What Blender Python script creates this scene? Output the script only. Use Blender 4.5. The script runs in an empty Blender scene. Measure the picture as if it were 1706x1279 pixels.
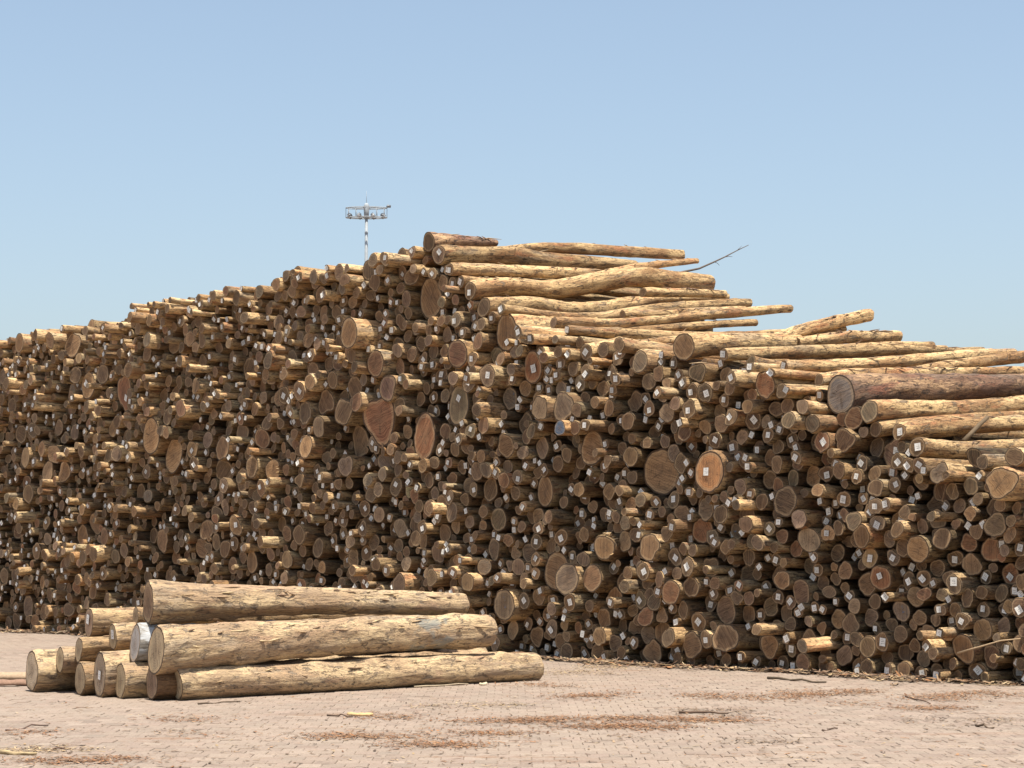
import bpy, math, random
import numpy as np
from mathutils import noise, Vector

random.seed(11); rng = np.random.default_rng(11)
SC = bpy.context.scene

SUN, SKY, EXPOSURE = 5.0, 0.115, 0.66
SUN_CROSS, SUN_FRONT = 0.25, 0.085            # horizontal parts of the direction of the sun: to the side of the logs that faces the camera, to the front of the cut ends
AIR, DUST, OZONE, SKYSAT = 1.0, 2.3, 1.3, 0.86
# ------------------------------------------------------------------ camera, sky, sun, exposure
FPX, YH, CZ = 3580.0, 925.0, 1.6             # focal length and horizon in photo pixels, eye height in metres
PITCH = math.atan((YH - 639.5) / FPX)
cam_d = bpy.data.cameras.new('camera'); cam = bpy.data.objects.new('camera', cam_d)
SC.collection.objects.link(cam); SC.camera = cam
cam_d.sensor_width = 36.0; cam_d.lens = 36.0 * FPX / 1706.0
cam_d.clip_start = 0.5; cam_d.clip_end = 6000.0
cam.location = (0, 0, CZ); cam.rotation_euler = (math.pi / 2 + PITCH, 0, 0)

TH = math.atan2(4000, 3580)                  # direction of the stacked logs, from straight ahead to the right
AX = (math.sin(TH), math.cos(TH)); DX = (-AX[1], AX[0])

sx = SUN_CROSS * -DX[0] - SUN_FRONT * AX[0]; sy = SUN_CROSS * -DX[1] - SUN_FRONT * AX[1]
sun_v = Vector((sx, sy, 1.0)).normalized()
SUN_EL = math.asin(sun_v.z); SUN_AZ = math.atan2(sun_v.x, sun_v.y)
world = bpy.data.worlds.new('World'); SC.world = world; world.use_nodes = True
wn = world.node_tree.nodes; wl = world.node_tree.links; wn.clear()
sky = wn.new('ShaderNodeTexSky'); sky.sky_type = 'NISHITA'; sky.sun_disc = False
sky.sun_elevation = SUN_EL; sky.sun_rotation = SUN_AZ
sky.air_density = AIR; sky.dust_density = DUST; sky.ozone_density = OZONE; sky.altitude = 0
hs = wn.new('ShaderNodeHueSaturation'); hs.inputs['Saturation'].default_value = SKYSAT; hs.inputs['Hue'].default_value = 0.493
bg = wn.new('ShaderNodeBackground'); bg.inputs['Strength'].default_value = SKY
wo = wn.new('ShaderNodeOutputWorld')
wl.new(sky.outputs[0], hs.inputs['Color']); wl.new(hs.outputs[0], bg.inputs[0]); wl.new(bg.outputs[0], wo.inputs[0])
sun_d = bpy.data.lights.new('sun', 'SUN'); sun_d.energy = SUN; sun_d.angle = math.radians(0.53); sun_d.color = (1.0, 0.93, 0.82)
sun = bpy.data.objects.new('sun', sun_d); SC.collection.objects.link(sun)
sun.rotation_euler = (-sun_v).to_track_quat('-Z', 'Y').to_euler(); sun.location = (0, 0, 60)
SC.view_settings.view_transform = 'Standard'; SC.view_settings.look = 'None'
SC.view_settings.gamma = 1.0; SC.view_settings.use_curve_mapping = False
SC.view_settings.exposure = EXPOSURE

# ------------------------------------------------------------------ helpers
def ray(x, y):
    cx = (x - 853) / FPX; cy = (639.5 - y) / FPX; c, s = math.cos(PITCH), math.sin(PITCH)
    return (cx, c - cy * s, s + cy * c)
def ground(x, y, z=0.0):
    d = ray(x, y); t = (z - CZ) / d[2]; return Vector((d[0] * t, d[1] * t, z))
def proj(p):
    z = p[2] - CZ; c, s = math.cos(PITCH), math.sin(PITCH)
    dep = p[1] * c + z * s; up = -p[1] * s + z * c
    return 853 + FPX * p[0] / dep, 639.5 - FPX * up / dep, dep
P0 = ground(1706, 1139)
def on_face(u, v, p=0.0):
    return Vector((P0.x + DX[0] * u - AX[0] * p, P0.y + DX[1] * u - AX[1] * p, v))

def link(o): SC.collection.objects.link(o); return o
def tag(o, label=None, cat=None, group=None, kind=None):
    if label: o['label'] = label
    if cat: o['category'] = cat
    if group: o['group'] = group
    if kind: o['kind'] = kind
    return o

class Geo:
    """Collects vertices and faces (numpy), with local coordinates and a tint for every vertex."""
    def __init__(s): s.v = []; s.f = []; s.m = []; s.lc = []; s.t = []; s.n = 0
    def add(s, v, quads, lc, tint, mat=0):
        v = np.asarray(v, float); k = len(v)
        s.v.append(v); s.lc.append(np.asarray(lc, float))
        t = np.asarray(tint, float)
        s.t.append(np.tile(t, (k, 1)) if t.ndim == 1 else t)
        if len(quads):
            q = np.asarray(quads, int) + s.n
            s.f.append(q); s.m.append(np.full(len(q), mat))
        s.n += k
    def obj(s, name, mats, parent=None, loc=(0, 0, 0), rotz=0.0, smooth=True):
        v = np.concatenate(s.v); me = bpy.data.meshes.new(name)
        sizes = np.concatenate([np.full(len(f), f.shape[1]) for f in s.f]); loops = np.concatenate([f.ravel() for f in s.f])
        me.vertices.add(len(v)); me.vertices.foreach_set('co', v.ravel().astype(np.float32))
        me.loops.add(len(loops)); me.loops.foreach_set('vertex_index', loops.astype(np.int32))
        me.polygons.add(len(sizes)); me.polygons.foreach_set('loop_start', np.concatenate([[0], np.cumsum(sizes)[:-1]]).astype(np.int32))
        me.polygons.foreach_set('material_index', np.concatenate(s.m).astype(np.int32))
        me.polygons.foreach_set('use_smooth', np.full(len(sizes), smooth))
        me.update(calc_edges=True)
        a = me.attributes.new('lc', 'FLOAT_VECTOR', 'POINT'); a.data.foreach_set('vector', np.concatenate(s.lc).ravel().astype(np.float32))
        a = me.attributes.new('tint', 'FLOAT_COLOR', 'POINT'); a.data.foreach_set('color', np.concatenate(s.t).ravel().astype(np.float32))
        for m in (mats if isinstance(mats, (list, tuple)) else [mats]): me.materials.append(m)
        o = link(bpy.data.objects.new(name, me)); o.location = loc; o.rotation_euler = (0, 0, rotz)
        if parent: o.parent = parent
        return o

# ------------------------------------------------------------------ materials
class NT:
    def __init__(s, name):
        s.mat = bpy.data.materials.new(name); s.mat.use_nodes = True; s.t = s.mat.node_tree; s.t.nodes.clear()
        s.out = s.t.nodes.new('ShaderNodeOutputMaterial'); s.b = s.t.nodes.new('ShaderNodeBsdfPrincipled')
        s.t.links.new(s.b.outputs[0], s.out.inputs[0]); s.b.inputs['Specular IOR Level'].default_value = 0.25
    def put(s, sock, v):
        if isinstance(v, bpy.types.NodeSocket): s.t.links.new(v, sock)
        elif isinstance(v, (tuple, list)) and len(v) == 3 and sock.type == 'RGBA': sock.default_value = (*v, 1)
        else: sock.default_value = v
    def attr(s, n, out='Vector'):
        a = s.t.nodes.new('ShaderNodeAttribute'); a.attribute_name = n; return a.outputs[out]
    def mul(s, vec, xyz):
        m = s.t.nodes.new('ShaderNodeVectorMath'); m.operation = 'MULTIPLY'; s.put(m.inputs[0], vec); m.inputs[1].default_value = xyz; return m.outputs[0]
    def noise(s, vec, scale=1, detail=3, rough=0.55, dist=0.0, out=0):
        n = s.t.nodes.new('ShaderNodeTexNoise'); s.put(n.inputs['Vector'], vec); n.inputs['Scale'].default_value = scale
        n.inputs['Detail'].default_value = detail; n.inputs['Roughness'].default_value = rough; n.inputs['Distortion'].default_value = dist; return n.outputs[out]
    def vor(s, vec, scale=1, feature='F1'):
        n = s.t.nodes.new('ShaderNodeTexVoronoi'); n.feature = feature; s.put(n.inputs['Vector'], vec); n.inputs['Scale'].default_value = scale; return n.outputs[0]
    def math(s, op, a, b=0.0, c=0.0, clamp=False):
        m = s.t.nodes.new('ShaderNodeMath'); m.operation = op; m.use_clamp = clamp
        s.put(m.inputs[0], a); s.put(m.inputs[1], b); s.put(m.inputs[2], c); return m.outputs[0]
    def ramp(s, v, lo, hi):
        m = s.t.nodes.new('ShaderNodeMapRange'); m.interpolation_type = 'SMOOTHSTEP'; s.put(m.inputs[0], v)
        m.inputs[1].default_value = lo; m.inputs[2].default_value = hi; return m.outputs[0]
    def mix(s, f, a, b, blend='MIX'):
        m = s.t.nodes.new('ShaderNodeMix'); m.data_type = 'RGBA'; m.blend_type = blend
        s.put(m.inputs[0], f); s.put(m.inputs[6], a); s.put(m.inputs[7], b); return m.outputs[2]
    def sep(s, v):
        n = s.t.nodes.new('ShaderNodeSeparateXYZ'); s.put(n.inputs[0], v); return n.outputs
    def comb(s, x, y, z):
        n = s.t.nodes.new('ShaderNodeCombineXYZ'); s.put(n.inputs[0], x); s.put(n.inputs[1], y); s.put(n.inputs[2], z); return n.outputs[0]
    def done(s, col, rough=0.85, height=None, dist=0.01, strength=1.0):
        s.put(s.b.inputs['Base Color'], col); s.put(s.b.inputs['Roughness'], rough)
        if height is not None:
            b = s.t.nodes.new('ShaderNodeBump'); b.inputs['Distance'].default_value = dist; b.inputs['Strength'].default_value = strength
            s.put(b.inputs['Height'], height); s.t.links.new(b.outputs[0], s.b.inputs['Normal'])
        return s.mat

def bark_material(name, pale=(0.66, 0.46, 0.25), mid=(0.33, 0.195, 0.10), dark=(0.06, 0.038, 0.026), red=(0.42, 0.19, 0.10), grey=(0.30, 0.235, 0.165), amount=0.0, blue=None):
    n = NT(name); lc = n.attr('lc'); tint = n.attr('tint', 'Color')
    big = n.noise(n.mul(lc, (3.2, 0.8, 3.2)), 1, 4, 0.6)
    c = n.mix(n.ramp(big, 0.42 - amount, 0.62 - amount), pale, mid)
    g = n.noise(n.mul(lc, (4.5, 0.7, 4.5)), 1.3, 3, 0.6, out=0)
    c = n.mix(n.math('MULTIPLY', n.ramp(g, 0.54, 0.66), 0.75), c, grey)
    r = n.noise(n.mul(lc, (7, 1.6, 7)), 0.8, 4, 0.65, 0.3)
    c = n.mix(n.math('MULTIPLY', n.ramp(r, 0.57, 0.66), 0.75), c, red)
    fis = n.noise(n.mul(lc, (42, 5.5, 42)), 1, 5, 0.68, 0.4)
    c = n.mix(n.math('MULTIPLY', n.ramp(fis, 0.50, 0.63), 0.72), c, dark)
    fine = n.noise(n.mul(lc, (120, 26, 120)), 1, 3, 0.7)
    c = n.mix(n.ramp(fine, 0.36, 0.64), n.mix(0.35, c, (1, 0.85, 0.6), 'SOFT_LIGHT'), n.mix(0.30, c, dark))
    kn = n.math('ADD', n.vor(n.mul(lc, (3.9, 1.3, 3.9)), 1.5), n.math('MULTIPLY', n.math('SUBTRACT', n.noise(lc, 14, 3, 0.7), 0.5), 0.30))
    c = n.mix(n.math('MULTIPLY', n.ramp(kn, 0.17, 0.06), 0.85), c, dark)
    patch = n.noise(n.mul(lc, (6, 1.9, 6)), 1.1, 6, 0.72, 0.5)
    c = n.mix(n.math('MULTIPLY', n.ramp(patch, 0.53 - amount, 0.60), 0.6), c, n.mix(0.35, mid, dark))
    flake = n.noise(n.mul(lc, (9, 3.4, 9)), 1.7, 5, 0.72, 0.8)
    c = n.mix(n.math('MULTIPLY', n.ramp(flake, 0.575, 0.61), 0.8), c, n.mix(0.5, dark, grey))
    if blue:      # faded blue spray paint round one stretch of the log
        oy = n.sep(n.t.nodes.new('ShaderNodeTexCoord').outputs['Object'])[1]
        bn = n.noise(n.mul(lc, (5, 3, 5)), 1.2, 4, 0.65)
        f = n.math('MULTIPLY', n.ramp(n.math('ABSOLUTE', n.math('SUBTRACT', oy, blue)), 0.42, 0.30), n.ramp(bn, 0.44, 0.58))
        c = n.mix(n.math('MULTIPLY', f, 0.55), c, (0.19, 0.24, 0.24))
    c = n.mix(1.0, c, tint, 'MULTIPLY')
    h = n.math('ADD', n.math('MULTIPLY', fis, -0.7), n.math('MULTIPLY', n.ramp(flake, 0.575, 0.61), 0.8))
    h = n.math('ADD', h, n.math('MULTIPLY', fine, 0.25))
    return n.done(c, 0.9, h, 0.03, 1.0)
M_bark = bark_material('bark')
M_barkdark = bark_material('rotten_bark', (0.50, 0.33, 0.20), (0.20, 0.12, 0.085), (0.04, 0.026, 0.022), (0.28, 0.12, 0.085), (0.19, 0.15, 0.125), 0.05)
M_barkfront = bark_material('smooth_bark', (0.56, 0.42, 0.255), (0.37, 0.26, 0.165), (0.12, 0.085, 0.06), (0.42, 0.27, 0.18), (0.33, 0.265, 0.195), 0.02)

M_barkblue = bark_material('paint_marked_bark', (0.56, 0.42, 0.255), (0.37, 0.26, 0.165), (0.12, 0.085, 0.06), (0.42, 0.27, 0.18), (0.33, 0.265, 0.195), 0.02, 4.0)

def cut_material():
    n = NT('cut_wood'); lc = n.attr('lc'); tint = n.attr('tint', 'Color'); al = n.attr('tint', 'Alpha')
    x, y, z = n.sep(lc)          # x, z: -1..1 across the cut; y: a number of the log's own
    off = n.comb(n.math('MULTIPLY', y, 7.3), n.math('MULTIPLY', y, 3.1), y)
    va = n.t.nodes.new('ShaderNodeVectorMath'); va.operation = 'ADD'; n.put(va.inputs[0], n.comb(x, z, 0.0)); n.put(va.inputs[1], off); p = va.outputs[0]
    w = n.noise(p, 1.6, 3, 0.6)
    rho = n.math('SQRT', n.math('ADD', n.math('MULTIPLY', x, x), n.math('MULTIPLY', z, z)))
    rho2 = n.math('ADD', rho, n.math('MULTIPLY', n.math('SUBTRACT', w, 0.5), 0.30))
    edge = n.ramp(rho2, 0.74, 0.84)
    sap = n.mix(0.55, tint, (0.60, 0.42, 0.23))
    heart = n.mix(n.math('MULTIPLY', n.ramp(rho2, 0.75, 0.15), 0.35), tint, (0.12, 0.065, 0.04))
    c = n.mix(n.math('MULTIPLY', edge, 0.85), heart, sap)
    rings = n.math('SINE', n.math('MULTIPLY', rho2, 62.0))
    c = n.mix(n.ramp(rings, -0.2, 1.0), c, n.mix(0.30, c, (0.05, 0.03, 0.02)))
    ang = n.math('ARCTAN2', z, x)
    cr = n.noise(n.comb(n.math('MULTIPLY', ang, 3.0), n.math('MULTIPLY', rho, 0.7), y), 1.6, 3, 0.7)
    crack = n.math('MULTIPLY', n.ramp(cr, 0.60, 0.65), n.ramp(rho, 0.98, 0.35))
    c = n.mix(n.math('MULTIPLY', crack, 0.75), c, (0.04, 0.025, 0.018))
    pith = n.ramp(rho2, 0.12, 0.04); c = n.mix(n.math('MULTIPLY', pith, 0.4), c, (0.06, 0.035, 0.025))
    # saw streaks run at an angle of the log's own
    ca = n.math('COSINE', n.math('MULTIPLY', y, 5.0)); sa = n.math('SINE', n.math('MULTIPLY', y, 5.0))
    s1 = n.math('ADD', n.math('MULTIPLY', x, ca), n.math('MULTIPLY', z, sa))
    saw = n.noise(n.comb(n.math('MULTIPLY', s1, 24.0), n.math('MULTIPLY', x, 1.2), y), 1, 3, 0.7)
    c = n.mix(n.ramp(saw, 0.35, 0.68), n.mix(0.26, c, (0.62, 0.40, 0.21)), n.mix(0.40, c, (0.05, 0.032, 0.022)))
    dirt = n.noise(p, 2.6, 5, 0.7); c = n.mix(n.math('MULTIPLY', n.ramp(dirt, 0.48, 0.66), 0.35), c, (0.085, 0.058, 0.04))
    rim = n.ramp(rho, 0.90, 0.94); c = n.mix(n.math('MULTIPLY', rim, 0.9), c, (0.06, 0.04, 0.028))
    bl = n.math('ADD', n.noise(p, 2.0, 4, 0.65), n.math('MULTIPLY', rho, -0.12))
    blue = n.math('MULTIPLY', n.ramp(n.math('ADD', bl, n.math('MULTIPLY', n.math('SUBTRACT', 1.0, al), 0.30)), 0.66, 0.70), n.ramp(al, 0.95, 0.85))
    c = n.mix(n.math('MULTIPLY', blue, 0.85), c, (0.045, 0.16, 0.30))
    h = n.math('ADD', n.math('MULTIPLY', crack, -1.0), n.math('ADD', n.math('MULTIPLY', saw, 0.5), n.math('MULTIPLY', dirt, 0.5)))
    return n.done(c, 0.88, h, 0.008, 0.8)
M_cut = cut_material()

def tag_material():
    n = NT('printed_paper'); lc = n.attr('lc'); x, y, z = n.sep(lc)
    inx = n.ramp(n.math('ABSOLUTE', x), 0.62, 0.56); inz = n.ramp(n.math('ABSOLUTE', n.math('SUBTRACT', z, 0.05)), 0.55, 0.50)
    row = n.ramp(n.math('SINE', n.math('MULTIPLY', z, 13.0)), 0.05, 0.35)
    ch = n.noise(n.comb(n.math('MULTIPLY', x, 6.0), y, n.math('MULTIPLY', z, 4.0)), 1.5, 1, 0.5)
    ink = n.math('MULTIPLY', n.math('MULTIPLY', inx, inz), n.math('MULTIPLY', row, n.ramp(ch, 0.47, 0.52)))
    dirt = n.noise(n.comb(x, y, z), 1.3, 4, 0.6)
    c = n.mix(n.ramp(dirt, 0.45, 0.75), (0.82, 0.79, 0.74), (0.58, 0.53, 0.46))
    c = n.mix(n.math('MULTIPLY', ink, 0.8), c, (0.05, 0.05, 0.07)); c = n.mix(1.0, c, n.attr('tint', 'Color'), 'MULTIPLY')
    return n.done(c, 0.6)
M_tag = tag_material()

def plain(name, col, rough=0.7, metal=0.0, var=0.15, scale=8.0):
    n = NT(name); g = n.t.nodes.new('ShaderNodeTexCoord').outputs['Object']
    v = n.noise(g, scale, 4, 0.6); c = n.mix(n.ramp(v, 0.3, 0.7), tuple(k * (1 - var) for k in col), tuple(min(1, k * (1 + var)) for k in col))
    n.b.inputs['Metallic'].default_value = metal; return n.done(c, rough)

def tinted(name, rough=0.9, scale=(30, 30, 30), d=0.006):
    n = NT(name); t = n.attr('tint', 'Color'); lc = n.attr('lc')
    v = n.noise(n.mul(lc, scale), 1, 3, 0.6); c = n.mix(n.ramp(v, 0.3, 0.7), n.mix(0.28, t, (0.04, 0.03, 0.02)), t)
    return n.done(c, rough, v, d, 0.7)
M_litter = tinted('bark_litter')
M_stick = tinted('dry_twig', 0.9, (60, 8, 60))

def paver_material(name, tintmix=True):
    n = NT(name); pos = n.t.nodes.new('ShaderNodeNewGeometry').outputs['Position']; t = n.attr('tint', 'Color')
    d1 = n.noise(pos, 0.35, 4, 0.6); d2 = n.noise(n.mul(pos, (1.0, 1.6, 1.0)), 1.9, 5, 0.65); d3 = n.noise(pos, 38, 3, 0.7)
    base = t if tintmix else (0.265, 0.207, 0.165)
    c = n.mix(n.math('MULTIPLY', n.ramp(d2, 0.40, 0.62), 0.55), base, (0.295, 0.233, 0.180))
    c = n.mix(n.math('MULTIPLY', n.ramp(d1, 0.42, 0.62), 0.45), c, (0.315, 0.252, 0.196))
    st = n.noise(n.mul(pos, (0.8, 2.6, 1)), 2.2, 6, 0.75)
    c = n.mix(n.math('MULTIPLY', n.ramp(st, 0.54, 0.68), 0.55), c, (0.20, 0.145, 0.11))
    oc = n.noise(n.mul(pos, (0.30, 1.15, 1)), 1.25, 6, 0.72, 0.3); oc2 = n.noise(pos, 11, 4, 0.75)
    c = n.mix(n.math('MULTIPLY', n.ramp(n.math('ADD', oc, n.math('MULTIPLY', oc2, 0.35)), 0.76, 0.85), 0.6), c, (0.215, 0.125, 0.072))
    c = n.mix(n.ramp(d3, 0.35, 0.70), c, n.mix(0.40, c, (0.12, 0.08, 0.06)))
    return n.done(c, 0.92, d3, 0.004, 0.7)
M_paver = paver_material('paver_concrete'); M_sand = plain('joint_sand', (0.26, 0.203, 0.16), 0.95, 0, 0.25, 3.0)

# ------------------------------------------------------------------ ground and paving
def box_geo(g, w, d, h, c, rz, tint, bev=0.005, lcoff=0.0):
    a, b = w / 2, d / 2
    v = []
    for (ww, dd, z) in ((a, b, -h), (a, b, -bev), (a - bev, b - bev, 0)):
        v += [(-ww, -dd, z), (ww, -dd, z), (ww, dd, z), (-ww, dd, z)]
    q = [(8, 9, 10, 11)]
    for k in (0, 4):
        for i in range(4): j = (i + 1) % 4; q.append((k + i, k + j, k + 4 + j, k + 4 + i))
    v = np.array(v); cr, sr = math.cos(rz), math.sin(rz)
    w2 = np.stack([v[:, 0] * cr - v[:, 1] * sr + c[0], v[:, 0] * sr + v[:, 1] * cr + c[1], v[:, 2] + c[2]], 1)
    g.add(w2, q, v + lcoff, (*tint, 1))

gm = bpy.data.meshes.new('ground')
gm.from_pydata([(-2500, -60, -0.007), (2500, -60, -0.012), (2500, 5000, -0.007), (-2500, 5000, -0.007)], [], [(0, 1, 2, 3)])
gm.materials.append(M_sand); ground_o = link(bpy.data.objects.new('ground', gm)); tag(ground_o, kind='structure')
far = bpy.data.meshes.new('yard_surface')
apron = link(bpy.data.objects.new('yard_surface', far)); tag(apron, kind='structure')
# yard beyond and beside the modelled paving: four sheets in one surface, level with it
X0, X1, Y0, Y1 = -13.0, 13.0, 12.5, 62.0
far.from_pydata([(-2500, -60, -0.004), (2500, -60, -0.004), (2500, Y0, -0.004), (-2500, Y0, -0.004), (-2500, Y1, -0.004), (2500, Y1, -0.004), (2500, 5000, -0.004), (-2500, 5000, -0.004),
                 (X0, Y0, -0.004), (X0, Y1, -0.004), (X1, Y0, -0.004), (X1, Y1, -0.004)], [],
                [(0, 1, 2, 10, 8, 3), (4, 9, 11, 5, 6, 7), (3, 8, 9, 4), (10, 2, 5, 11)])
M_yard = paver_material('yard_concrete', False); far.materials.append(M_yard)

PW, PD, J = 0.175, 0.262, 0.004
rp = math.radians(2.0); cells = []
nrow = int((Y1 - Y0) / (PD + J)); ncol = int((X1 - X0) / (PW + J))
for j in range(nrow):
    for i in range(ncol):
        x = X0 + PW / 2 + i * (PW + J); y = Y0 + PD / 2 + j * (PD + J)
        if j % 2: x += (PW + J) / 2
        if x + PW / 2 > X1: continue
        # leave out what lies under the pile and well outside the picture
        du = (x - P0.x) * AX[0] + (y - P0.y) * AX[1]
        if du > 1.2 or y > 50: continue
        if abs(x) > 0.238 * y + 2.2: continue
        cells.append((x, y))
def ptint():
    k = random.gauss(1, 0.09); w = random.random()
    return (0.266 * k, (0.203 + 0.015 * w) * k, (0.162 + 0.012 * w) * k)
ranked = []
for (x, y) in cells:
    q = proj((x, y, 0)); inside = 0 < q[0] < 1706 and q[1] < 1285
    ranked.append((0 if inside else 1, q[2], x, y))
ranked.sort(); near = set((r[2], r[3]) for r in ranked[:300])
gp = Geo()
shared = []
for k in range(12):
    g = Geo(); box_geo(g, PW, PD, 0.05, (0, 0, 0), 0, ptint(), lcoff=k * 3.7); o = g.obj('paver', M_paver, ground_o, smooth=False); shared.append(o)
k = 0
for (x, y) in cells:
    z = random.gauss(0, 0.0022); rz = random.gauss(0, 0.008)
    if (x, y) in near:
        o = shared[k] if k < 12 else shared[k % 12].copy()
        if k >= 12: link(o); o.parent = ground_o
        o.location = (x, y, z); o.rotation_euler = (random.gauss(0, 0.006), random.gauss(0, 0.006), rz); k += 1
    else:
        box_geo(gp, PW, PD, 0.03, (x, y, z), rz, ptint())
pf = gp.obj('paver', M_paver, ground_o, smooth=False); tag(pf, kind='stuff')

# ------------------------------------------------------------------ logs
CUT = dict(b=(.285, .148, .064), r=(.33, .125, .055), o=(.44, .25, .11), g=(.185, .155, .092), d=(.115, .085, .062), p=(.20, .11, .09),
           B=(.25, .135, .062), W=(.34, .20, .10), C=(.62, .27, .10), R=(.30, .115, .06), u=(.25, .20, .15), U=(.04, .16, .30), V=(.20, .15, .10), O=(.55, .31, .14), D=(.26, .25, .24), G=(.46, .40, .20), E=(.30, .26, .22))
WORD = dict(b='brown', r='reddish', o='tan', g='greenish-grey', d='dark', p='purplish', B='brown', W='brown', C='orange', R='red-brown', u='blue-smudged', U='blue', V='brown', O='tan', D='grey', G='yellowish', E='grey')

def cross(th, s, irr):
    """cross-section outline factor at angles th; s: random state"""
    f = np.ones_like(th)
    for k, a in ((1, .02), (2, .055), (3, .035), (4, .018), (5, .014), (7, .012), (9, .008)):
        f += irr * a * s.normal() * np.cos(k * th + s.uniform(0, 6.28))
    return f
def smooth_noise(n, s, k):
    """n samples of a smooth random curve with k knots"""
    return np.interp(np.linspace(0, k - 1, n), np.arange(k), s.normal(size=k))

def log_arrays(path, rad, nseg, s, irr=1.0, tilt=None, rough=0.0, seed=0.0, shape=None):
    """path Nx3 (local, y along the log), rad N -> body vertices/quads, cap vertices/quads"""
    path = np.asarray(path, float); rad = np.asarray(rad, float); N = len(path)
    th = np.linspace(0, 2 * math.pi, nseg, endpoint=False)
    f0 = (shape(th) if shape else cross(th, s, irr)) + s.normal(0, .011, nseg); f1 = cross(th, s, irr)
    w = np.clip(np.linspace(0, 1, N) * 1.4, 0, 1)[:, None]
    F = f0[None, :] * (1 - w) + f1[None, :] * w
    ln = 1 + 0.025 * irr * smooth_noise(N, s, max(4, int(N / 3)))[:, None]
    R = rad[:, None] * F * ln
    ct, sn = np.cos(th), np.sin(th)
    X = path[:, 0:1] + R * ct; Z = path[:, 2:3] + R * sn; Y = np.repeat(path[:, 1:2], nseg, 1)
    if tilt is None: tilt = (s.normal(0, .07), s.normal(0, .07))
    fade = np.exp(-np.abs(path[:, 1:2] - path[0, 1]) / 0.12)
    dx, dz = X - path[:, 0:1], Z - path[:, 2:3]
    Y = Y + fade * (dx * tilt[0] + dz * tilt[1])
    if rough > 0:
        off = seed * 13.7
        for _ in range(int(2.5 * path[-1, 1])):
            ky, kt, ka, kw = s.uniform(.1, path[-1, 1]), s.uniform(0, 6.28), s.uniform(.06, .22) * rough, s.uniform(.03, .09)
            da = np.abs((th[None, :] - kt + math.pi) % (2 * math.pi) - math.pi) * rad[:, None]
            b = 1 + ka * np.exp(-(da ** 2 + ((path[:, 1:2] - ky) * .7) ** 2) / (2 * kw * kw))
            dx = dx * b; dz = dz * b
        X = path[:, 0:1] + dx; Z = path[:, 2:3] + dz
        for i in range(N):
            for j in range(nseg):
                p = Vector((dx[i, j] * 5 + off, Y[i, j] * 1.6, dz[i, j] * 5))
                q = Vector((dx[i, j] * 14 + off, Y[i, j] * 3.2, dz[i, j] * 14))
                a = noise.noise(p) * 0.10 + noise.noise(q) * 0.05
                vfl = noise.noise(q * 0.6 + Vector((3, 9, 1)))
                if vfl > 0.18: a += 0.035
                k = 1 + a * rough * (0.35 if i < 2 else 1)
                X[i, j] = path[i, 0] + dx[i, j] * k; Z[i, j] = path[i, 2] + dz[i, j] * k
    V = np.stack([X, Y, Z], 2).reshape(-1, 3)
    idx = np.arange(N * nseg).reshape(N, nseg); nx = np.roll(idx, -1, 1)
    Q = np.stack([idx[:-1], nx[:-1], nx[1:], idx[1:]], 2).reshape(-1, 4)
    # body local coordinates: metres round the axis
    lc = np.stack([(X - path[:, 0:1]), Y + off_(seed), (Z - path[:, 2:3])], 2).reshape(-1, 3) + np.array([seed * 3.3, 0, seed * 1.7])
    # front cap: rings 1.0, .62, .25 and centre
    c0 = path[0]; ring = np.stack([X[0], Y[0], Z[0]], 1); cv = [ring + [0, -0.002, 0]]; cl = [np.stack([ct, np.full(nseg, seed), sn], 1)]
    for fr in (.62, .25):
        q = c0 + (ring - c0) * fr; q[:, 1] += s.normal(0, .0025) - 0.002; cv.append(q); cl.append(np.stack([ct * fr, np.full(nseg, seed), sn * fr], 1))
    cen = c0.copy()[None, :]; cen[0, 1] -= 0.002; cv.append(cen); cl.append(np.array([[0, seed, 0]]))
    CV = np.concatenate(cv); CL = np.concatenate(cl)
    ii = np.arange(nseg); jj = (ii + 1) % nseg; CQ = []
    for k in range(2): CQ.append(np.stack([k * nseg + ii, (k + 1) * nseg + ii, (k + 1) * nseg + jj, k * nseg + jj], 1))
    CT = np.stack([2 * nseg + ii, np.full(nseg, 3 * nseg), 2 * nseg + jj], 1)
    # rear cap fan
    RV = np.concatenate([V[-nseg:], path[-1:]]); RT = np.stack([ii, jj, np.full(nseg, nseg)], 1)
    RL = np.concatenate([np.stack([ct, np.full(nseg, seed + 1), sn], 1), [[0, seed + 1, 0]]])
    return dict(V=V, Q=Q, lc=lc, CV=CV, CQ=np.concatenate(CQ), CT=CT, CL=CL, RV=RV, RT=RT, RL=RL, tilt=tilt, r=float(R[0].mean()))
def off_(seed): return (seed * 7.9) % 50.0

def add_tag_geo(g, s, A, seed, size=0.038):
    r = A['r']; m = max(0.0, r - 0.055); a = s.uniform(0, 6.28); ox, oz = m * 0.45 * math.cos(a) * s.random(), m * 0.45 * math.sin(a) * s.random()
    rot = s.choice([0, .78, .2, -.25, .6, -.6]) + s.normal(0, .15); w = size * s.uniform(.9, 1.08); h = w * s.uniform(1.0, 1.2); c, sn = math.cos(rot), math.sin(rot)
    v, lc = [], []
    curl = s.normal(0, .008)
    for dep in (0.0, 0.0018):
        for (ix, iz) in ((-1, -1), (1, -1), (1, 1), (-1, 1), (0, -1), (0, 1)):
            lx, lz = ix * w, iz * h; X = ox + lx * c - lz * sn; Z = oz + lx * sn + lz * c
            v.append((X, -0.011 + dep + X * A['tilt'][0] + Z * A['tilt'][1] + (abs(ix) * -abs(curl)), Z)); lc.append((ix, seed, iz))
    q = [(0, 4, 5, 3), (4, 1, 2, 5), (6, 9, 11, 10), (10, 11, 8, 7), (0, 3, 9, 6), (1, 7, 8, 2)]
    return np.array(v), q, np.array(lc)

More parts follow.
